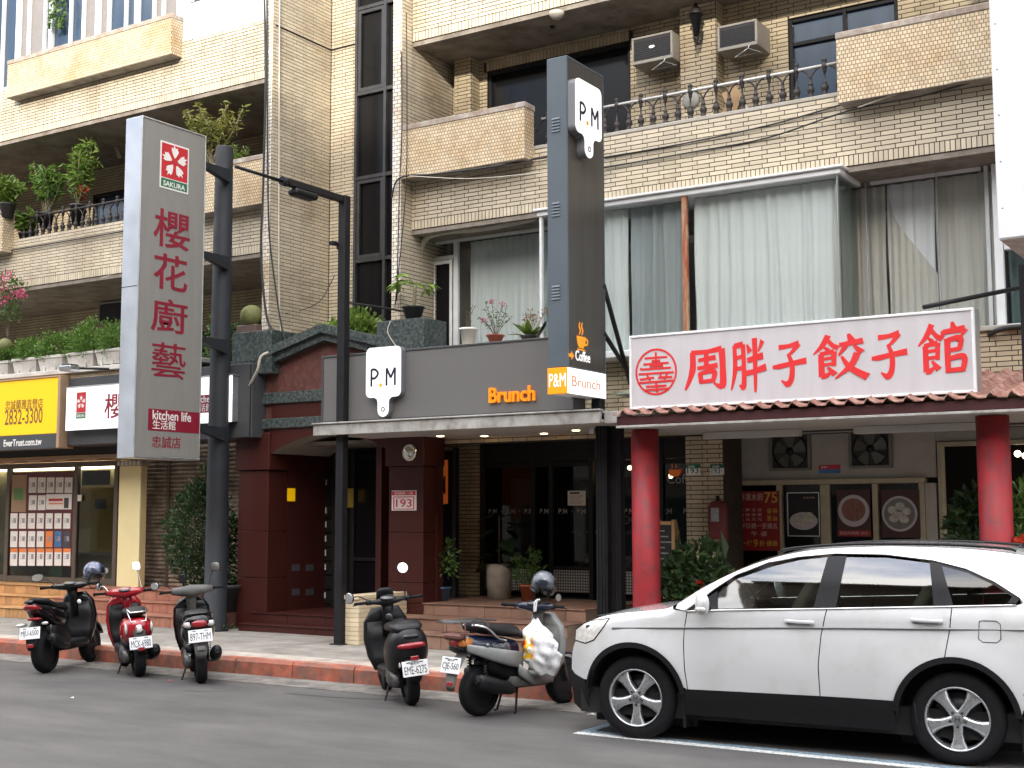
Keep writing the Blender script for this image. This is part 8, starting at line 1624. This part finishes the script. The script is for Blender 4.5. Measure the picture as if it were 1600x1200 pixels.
TOPC = [(2.13, .24), (2.20, .38), (2.225, .52), (2.215, .66), (2.17, .78), (2.08, .885), (1.93, .975), (1.72, 1.04), (1.42, 1.085), (1.14, 1.115), (.98, 1.15), (.74, 1.30), (.46, 1.445), (.20, 1.545), (-.06, 1.61), (-.32, 1.645), (-.70, 1.665), (-1.05, 1.665), (-1.40, 1.652), (-1.72, 1.62), (-1.98, 1.565), (-2.10, 1.44), (-2.17, 1.22), (-2.23, 1.02), (-2.28, .82), (-2.29, .62), (-2.25, .38), (-2.17, .24)]
NC = lambda x: x if x < 1.35 else 1.35+(x-1.35)*.79
TOPC = [(NC(x), z) for x, z in TOPC]
TS = [Vector(v) for v in smooth_path([(x, 0, z) for x, z in TOPC], 5)]
EDGE = []
for i, p in enumerate(TS):
    a, b = TS[max(i-1, 0)], TS[min(i+1, len(TS)-1)]; d = (b-a).normalized(); nrm = Vector((-d.z, 0, d.x)) if False else Vector((d.z, 0, -d.x))
    k = .03 if -1.95 < p.x < 1.8 else .07
    EDGE.append(p-nrm*k if (p-nrm*k-Vector((0, 0, .8))).length < (p-Vector((0, 0, .8))).length else p+nrm*k)
ETAB = sorted([(p.x, p.z) for p in EDGE if -2.05 <= p.x <= 1.86 and p.z > .9])
def zedge(x):
    best = 9
    return interp(ETAB, x) if ETAB[0][0] <= x <= ETAB[-1][0] else 9
ARCH = ((1.31, .345), (-1.31, .345))
def HW(x, z):
    w = .885+.028*math.exp(-((z-.72)/.28)**2)
    if z < .45: w -= .05*((.45-z)/.25)**1.5
    if z > 1.10: w = w-(z-1.10)*.34-.10*max(0, z-1.35)**1.3
    f = 1.0
    if x > 1.25: u = (x-1.25)/.80; f = 1-.30*min(u, 1.05)**2.6
    if x < -1.5: u = (-1.5-x)/.8; f = 1-.16*min(u, 1.05)**2.2
    w *= f
    for cx, cz in ARCH:
        d = math.hypot(x-cx, z-cz); w += .014*math.exp(-((d-.47)/.10)**2)
    w -= .006*math.exp(-((z-.985)/.03)**2)
    ze = zedge(x)
    if ze < 8 and ze-z < .07: w -= .045*((.07-max(0, ze-z))/.07)**2
    return w
def densify(poly, step=.035):
    out = []
    for i in range(len(poly)):
        a, b = Vector(poly[i]), Vector(poly[(i+1) % len(poly)]); n = max(1, int((b-a).length/step))
        for k in range(n): out.append(a+(b-a)*k/n)
    return out
def inside(p, poly):
    c = False; n = len(poly); j = n-1
    for i in range(n):
        if ((poly[i][1] > p[1]) != (poly[j][1] > p[1])) and (p[0] < (poly[j][0]-poly[i][0])*(p[1]-poly[i][1])/(poly[j][1]-poly[i][1]+1e-12)+poly[i][0]): c = not c
        j = i
    return c
def sheet(poly, off=0., step=.045):
    b = densify(poly, .035); n = len(b); pts = list(b); xs = [p.x for p in b]; zs = [p.y for p in b]
    x = min(xs)+step/2
    while x < max(xs):
        z = min(zs)+step/2
        while z < max(zs):
            q = Vector((x, z))
            if inside(q, b) and min((q-p).length for p in b[::2]) > step*.5: pts.append(q)
            z += step
        x += step
    r = delaunay_2d_cdt(pts, [(i, (i+1) % n) for i in range(n)], [], 1, 1e-5)
    return [(p.x, HW(p.x, p.y)+off, p.y) for p in r[0]], [tuple(f) for f in r[2]]
CAR = thing('car', 'white SUV parked at the kerb in front of the dumpling restaurant', 'car', (0, 0, 0))
def panel(name, m, poly, off=0., both=True, parent=None, smooth=True, step=.045):
    vs, fs = sheet(poly, off, step); out = None
    for s in ((1, -1) if both else (1,)):
        q = MB(); q.add([(x, y*s, z) for x, y, z in vs], [f if s < 0 else tuple(reversed(f)) for f in fs], smooth); o = q.build(name, M_(m), parent or CAR, local=True); out = out or o
    return out
def arc(c, r, a0, a1, n=22): return [(c[0]+r*math.cos(R(a0+(a1-a0)*i/n)), c[1]+r*math.sin(R(a0+(a1-a0)*i/n))) for i in range(n+1)]
RA = .47
eF = [(p.x, p.z) for p in EDGE if p.x > .95 and p.z > .5]      # front edge from bumper to A-pillar
eR = [(p.x, p.z) for p in EDGE if p.x <= .95 and p.z > 1.0]
eB = [(p.x, p.z) for p in EDGE if p.x < -2 and p.z <= 1.0 and p.z > .47]
SA = [(.822, 1.085), (.846, .95), (.85, .81), (.842, .62), (.82, .452)]; SB = [(-.345, 1.14), (-.30, .94), (-.274, .70), (-.28, .462)]; SCm = [(-1.30, 1.185), (-1.285, 1.03), (-1.245, .815)]
g_ = .004
fA = arc(ARCH[0], RA, 16, 165); sill = .455
# fender with bumper skin
panel('front_fender', 'car_white', [(x+g_, z) for x, z in SA[::-1]]+[(.95, 1.10)]+eF[::-1]+[(1.93, .50), (1.80, .47)]+fA)
# doors
panel('front_door', 'car_white', [(x-g_, z) for x, z in SA]+[(x+g_, z) for x, z in SB[::-1]]+[(.0, 1.125), (.55, 1.10)])
aR = arc(ARCH[1], RA, 12, 82, 16)
panel('rear_door', 'car_white', [(x-g_, z) for x, z in SB]+[(-.86, .462)]+[p for p in aR if p[0] > -1.246]+[(x+g_, z) for x, z in SCm[::-1]]+[(-.8, 1.163)])
# quarter panel, D-pillar and roof side rail in one stamping
wtop = [(.60, 1.275), (.43, 1.39), (.17, 1.495), (-.09, 1.545), (-.39, 1.575), (-.78, 1.572), (-1.15, 1.532), (-1.40, 1.472), (-1.61, 1.378), (-1.79, 1.262), (-1.80, 1.225), (-1.76, 1.21)]
aR2 = arc(ARCH[1], RA, 82, 172, 20)
panel('quarter_panel', 'car_white', [(.93, 1.11)]+eR+eB+[(-2.2, .47), (-1.80, .47)]+aR2[::-1]+[(x-g_, z) for x, z in SCm[::-1]]+[(-1.35, 1.192)]+wtop[::-1]+[(.84, 1.095)])
# hood / windscreen / roof / tailgate as one run of strips, split by material
def run(name, m, i0, i1, vmax=1.0, off=0):
    q = MB(); n = 24; vs = []
    for i in range(i0, i1+1):
        T_, E_ = TS[i], EDGE[i]; w = HW(E_.x, E_.z)*vmax
        for k in range(n+1):
            v = -1+2*k/n; f = 1-abs(v*vmax)**2.6; p = E_+(T_-E_)*f; vs.append((p.x, w*v, p.z+off))
    m_ = n+1; q.add(vs, [((i)*m_+k, (i)*m_+k+1, (i+1)*m_+k+1, (i+1)*m_+k) for i in range(i1-i0) for k in range(n)], True); return q.build(name, M_(m), CAR, local=True, fix=False)
iF = min(range(len(TS)), key=lambda i: (TS[i]-Vector((NC(2.2), 0, .5))).length); iH = min(range(len(TS)), key=lambda i: (TS[i]-Vector((.98, 0, 1.15))).length); iW = min(range(len(TS)), key=lambda i: (TS[i]-Vector((.20, 0, 1.545))).length); iT = min(range(len(TS)), key=lambda i: (TS[i]-Vector((-1.98, 0, 1.565))).length); iG = min(range(len(TS)), key=lambda i: (TS[i]-Vector((-2.17, 0, 1.2))).length); iB = min(range(len(TS)), key=lambda i: (TS[i]-Vector((-2.29, 0, .62))).length)
run('lower_bumper', 'cladding', 0, iF); run('bonnet', 'car_white', iF, iH); run('windscreen_surround', 'car_white', iH, iW); run('windscreen', 'car_glass_dark', iH+1, iW-1, .88, .012); run('roof', 'car_white', iW, iT); run('tailgate', 'car_white', iT, iB); run('rear_window', 'car_glass_dark', iT+2, iG-1, .82, .012); run('rear_lower_bumper', 'cladding', iB, len(TS)-1)
# glazing
panel('pillar_trim', 'car_black', [(-.235, 1.148), (-.325, 1.556), (-.475, 1.560), (-.415, 1.154)], -.003)
panel('pillar_trim', 'car_black', [(-1.165, 1.186), (-1.125, 1.524), (-1.21, 1.512), (-1.31, 1.196)], -.003)
panel('mirror_sail', 'car_black', [(.81, 1.10), (.575, 1.262), (.555, 1.11)], -.003)
panel('pillar_trim', 'car_black', [(-1.76, 1.225), (-1.70, 1.225), (-1.73, 1.275), (-1.60, 1.36), (-1.40, 1.45), (-1.21, 1.495), (-1.21, 1.508), (-1.40, 1.464), (-1.61, 1.372), (-1.785, 1.262)], -.003)
panel('front_door_glass', 'car_glass', [(.56, 1.118), (.565, 1.245), (.42, 1.36), (.12, 1.468), (-.10, 1.522), (-.325, 1.548), (-.235, 1.152)], -.006)
panel('rear_door_glass', 'car_glass', [(-.415, 1.162), (-.475, 1.550), (-.80, 1.548), (-1.125, 1.512), (-1.165, 1.19)], -.006)
panel('quarter_glass', 'car_glass_dark', [(-1.21, 1.495), (-1.40, 1.452), (-1.60, 1.362), (-1.765, 1.258), (-1.755, 1.232), (-1.30, 1.208)], -.006)
# cabin behind the glass: open up the surround so the glass shows depth
for nm in ('front_door_glass',): pass
def trim(pts, r, m, name, off=.004):
    for s in (1, -1): q = MB(); q.tube([(x, s*(HW(x, z)+off), z) for x, z in pts], r, 6); q.build(name, M_(m), CAR, local=True)
trim([(p.x, p.y) for p in densify([(.83, 1.090), (.55, 1.106), (-.35, 1.145), (-1.30, 1.19), (-1.76, 1.214), (-.35, 1.145)], .05)[:60] if True][:54], .007, 'chrome', 'belt_trim')
trim([(x, z+.004) for x, z in [(.82, 1.10)]+wtop[:-1]], .007, 'chrome', 'drip_trim', .0)
trim([(1.50, .925), (1.1, .945), (.6, .962), (0, .985), (-.6, 1.004), (-1.2, 1.02), (-1.8, 1.034), (-2.1, 1.04)], .009, 'trim_grey', 'side_moulding', .003)
# claddings
panel('sill_cladding', 'cladding', [(.84, .452), (.86, .24), (-.86, .225), (-.85, .460), (-.28, .462)], .012)
for c, a0, a1 in ((ARCH[0], 8, 172), (ARCH[1], 5, 175)): panel('arch_cladding', 'cladding', arc(c, RA+.004, a0, a1, 28)+arc(c, RA-.042, a1, a0, 28), .014, step=.06)
panel('bumper_cladding', 'cladding', [(1.985, .55), (1.93, .505), (1.80, .468), (1.765, .40), (1.77, .20), (1.88, .19), (1.965, .24)], .006); panel('bumper_cladding', 'cladding', [(-1.80, .465), (-2.2, .46), (-2.22, .30), (-2.1, .22), (-1.78, .24)], .006)
# dark shell inside, wheel housings, floor
q = MB(); q.box(-2.1, 1.85, -.74, .78, .19, .40); q.box(-.80, .80, -.80, .80, .22, 1.05); q.box(1.75, 1.92, -.5, .5, .25, .9); q.box(-2.15, -1.85, -.6, .6, .25, .9); q.box(.80, 1.8, -.55, .55, .3, 1.0); q.box(-1.9, -.80, -.55, .55, .3, 1.0); q.build('underbody', M_('car_inner'), CAR, local=True)
for cx, cz in ARCH:
    for s in (1, -1):
        q = MB(); vs = []; n = 20
        for i in range(n+1):
            a = PI*i/n
            for y in (.60, .875): vs.append((cx+(RA-.02)*math.cos(a), s*y, cz+(RA-.02)*math.sin(a)))
        q.add(vs, [(2*i, 2*i+1, 2*i+3, 2*i+2) for i in range(n)], True); q.add([(cx-RA, s*.6, .1), (cx+RA, s*.6, .1), (cx+RA, s*.6, .83), (cx-RA, s*.6, .83)], [(0, 1, 2, 3)]); q.build('wheel_housing', M_('car_inner'), CAR, local=True)
# cabin
for x, y in ((.15, .38), (.15, -.38), (-.80, .38), (-.80, -.38)):
    q = MB(); q.loft([((x-.12-.0, y, .95), (.09, 0, 0), (0, .23, 0), 3), ((x-.2, y, 1.15), (.08, 0, 0), (0, .23, 0), 3), ((x-.29, y, 1.33), (.06, 0, 0), (0, .2, 0), 3), ((x-.31, y, 1.37), (.04, 0, 0), (0, .15, 0), 3)], 18); st = q.build('seat', M_('seat_beige'), CAR, local=True)
    q = MB(); q.loft([((x-.32, y, 1.40), (.045, 0, 0), (0, .11, 0), 3), ((x-.335, y, 1.47), (.05, 0, 0), (0, .125, 0), 3), ((x-.35, y, 1.53), (.03, 0, 0), (0, .1, 0), 3)], 14); q.build('headrest', M_('seat_beige'), st, local=True)
q = MB(); q.box(.55, .95, -.75, .75, .95, 1.10, .04); q.build('dashboard', M_('cladding'), CAR, local=True)
q = MB(); q.tube([(.42+.05*math.sin(a), .38+.18*math.cos(a), 1.12+.17*math.sin(a)) for a in [2*PI*i/20 for i in range(20)]], .014, 6, closed=True); q.build('steering_wheel', M_('cladding'), CAR, local=True)
# wheels
def car_wheel(x, s):
    r, yo = .352, .845; q = MB(); w = .215
    q.lathe([(.235, -w/2), (.26, -w*.53), (.31, -w*.54), (.34, -w*.46), (r, -w*.36), (r, w*.36), (.34, w*.46), (.31, w*.54), (.26, w*.53), (.235, w/2)], (x, s*(yo-w/2), r-.007), 48, 'y', cap=False); wh = q.build('wheel', M_('rubber'), CAR, local=True)
    q = MB(); o = s*yo; yy = lambda d: o+s*d
    q.lathe([(.24, s*.0), (.243, s*.008), (.236, s*.012), (.226, s*.0), (.222, s*-.06), (.22, s*-.12)], (x, o, r-.007), 48, 'y', cap=False); q.build('rim', M_('alloy'), wh, local=True)
    q = MB(); q.lathe([(.19, 0), (.19, s*.01), (.06, s*.012), (.0001, s*.012)], (x, yy(-.10), r-.007), 32, 'y'); q.build('brake_disc', M_('disc_dark'), wh, local=True)
    for k in range(5):
        a = R(-90+72*k); d = Vector((math.cos(a), 0, math.sin(a))); n = Vector((-math.sin(a), 0, math.cos(a))); c = Vector((x, 0, r-.007)); vs = []
        prof = [(.03, .045, .0), (.07, .036, .004), (.12, .036, .008), (.17, .046, .006), (.205, .062, .0), (.224, .074, -.004)]
        for rad, hw, dy in prof:
            for u, k_ in ((-1, -.014), (-.62, 0), (-.2, .002), (.2, .002), (.62, 0), (1, -.014)):
                p = c+d*rad+n*hw*u; vs.append((p.x, yy(dy-.012+k_), p.z))
            for u in (-1, 1): p = c+d*rad+n*hw*u*.95; vs.append((p.x, yy(-.055), p.z))
        fs = []
        for i in range(len(prof)-1):
            b0, b1 = i*8, (i+1)*8
            for j in range(5): fs.append((b0+j, b0+j+1, b1+j+1, b1+j))
            fs.append((b0+6, b0, b1, b1+6)); fs.append((b0+5, b0+7, b1+7, b1+5))
        q = MB(); q.add(vs, fs, True); q.build('spoke', M_('alloy'), wh, local=True)
        a2 = R(-90+72*k); p = Vector((x, 0, r-.007))+Vector((math.cos(a2), 0, math.sin(a2)))*.058; q = MB(); q.lathe([(.012, 0), (.010, s*.012), (.0001, s*.013)], (p.x, yy(-.008), p.z), 8, 'y'); q.build('lug_nut', M_('disc_dark'), wh, local=True)
    q = MB(); q.lathe([(.042, 0), (.04, s*.014), (.034, s*.017), (.0001, s*.017)], (x, yy(-.012), r-.007), 24, 'y'); hub = q.build('hub_cap', M_('trim_grey'), wh, local=True)
    if s > 0: text('H', M_('disc_dark'), hub, (x+.017, yy(.0052), r-.025), .034, Matrix(((-1, 0, 0), (0, 0, 1), (0, 1, 0))), width=.034, bold=.01, depth=.002, local=True, name='emblem')
for x in (1.31, -1.31):
    for s in (1, -1): car_wheel(x, s)
# lamps, mirror, handles, fuel flap, rails, antenna
panel('headlamp', 'lamp_clear', [(NC(x), z) for x, z in [(2.06, .80), (2.05, .885), (1.88, .965), (1.60, 1.0), (1.66, .93), (1.78, .82), (1.9, .785)]], .006)
panel('headlamp_rim', 'car_black', [(NC(x), z) for x, z in [(2.07, .79), (2.06, .895), (1.88, .972), (1.58, 1.01), (1.65, .925), (1.775, .81), (1.9, .775)]], .002)
panel('tail_lamp', 'lamp_red', [(-1.93, 1.545), (-2.03, 1.47), (-2.12, 1.25), (-2.13, 1.13), (-2.04, 1.15), (-1.99, 1.36)], .006)
for s in (1, -1):
    q = MB(); q.loft([((.66, s*.93, 1.135), (.02, 0, 0), (0, .03, .0), 3), ((.645, s*1.0, 1.15), (.045, 0, 0), (0, 0, .07), 2.8), ((.62, s*1.09, 1.165), (.06, 0, 0), (0, 0, .085), 2.8), ((.61, s*1.13, 1.165), (.045, 0, 0), (0, 0, .07), 2.8)], 20); mr_ = q.build('door_mirror', M_('car_white'), CAR, local=True)
    q = MB(); q.loft([((.622, s*1.128, 1.125), (.05, 0, 0), (0, 0, .022), 2.6), ((.62, s*1.138, 1.125), (.035, 0, 0), (0, 0, .016), 2.6)], 14); q.build('mirror_lamp', M_('lamp_clear'), mr_, local=True)
    q = MB(); q.box(.62, .74, s*.85, s*.92, 1.10, 1.14, .01); q.build('mirror_foot', M_('car_black'), mr_, local=True)
    for x0, z0 in ((-.01, 1.040), (-1.0, 1.083)):
        xs_h = [x0-.235*i/8 for i in range(9)]
        q = MB(); q.loft([((x, s*(HW(x, z0)+.030*math.sin(PI*max(.04, min(.96, i/8)))**.6), z0-.006*i/8), (0, .010, 0), (0, 0, .014), 3) for i, x in enumerate(xs_h)], 12); q.build('door_handle', M_('car_white'), CAR, local=True)
        q = MB(); q.add([(x, s*(HW(x, zz)+.002), zz) for x in (x0-.02, x0-.08, x0-.14, x0-.20) for zz in (z0-.03, z0+.005)], [(0, 1, 3, 2), (2, 3, 5, 4), (4, 5, 7, 6)]); q.build('handle_recess', M_('trim_grey'), CAR, local=True)
    q = MB(); q.tube(smooth_path([(.10, s*.62, 1.575), (0, s*.62, 1.612), (-.5, s*.62, 1.652), (-1.2, s*.62, 1.655), (-1.65, s*.61, 1.632), (-1.75, s*.61, 1.61)], 5), .012, 8); q.build('roof_rail', M_('car_black'), CAR, local=True)
    q = MB(); q.tube([(x, s*(HW(x, z)+.001), z) for x, z in densify([(-1.50, 1.09), (-1.49, .96), (-1.52, .935), (-1.62, .935), (-1.65, .96), (-1.65, 1.07), (-1.62, 1.095), (-1.53, 1.095)], .04)], .0028, 5, closed=True); q.build('fuel_flap', M_('gap'), CAR, local=True)
    q = MB(); q.tube([(-1.0, s*.88, .46), (-1.02, s*.88, .3)], .004, 4); q.build('mud_edge', M_('gap'), CAR, local=True)
    for cx in (.87, -1.78): q = MB(); q.box(cx-.012, cx+.012, s*.68, s*.87, .13, .42, .006); q.build('mud_flap', M_('cladding'), CAR, local=True)
    q = MB(); q.tube([(-1.79, s*(HW(-1.79, .56)+.002), .56), (-2.0, s*(HW(-2.0, .68)+.002), .68), (-2.12, s*(HW(-2.12, .76)+.003), .76)], .003, 5); q.build('bumper_seam', M_('gap'), CAR, local=True)
q = MB(); q.lathe([(.03, 0), (.012, .03), (.0001, .035)], (-1.72, 0, 1.61), 10); q.tube([(-1.72, 0, 1.63), (-1.95, 0, 1.82)], .005, 6); q.build('antenna', M_('black_metal'), CAR, local=True)
CAR.rotation_euler = (0, 0, PI+R(5.2))
_fa = Vector((-5.20, 10.12, 0)); _loc = CAR.rotation_euler.to_matrix() @ Vector((1.31, .845, 0)); CAR.location = _fa-_loc
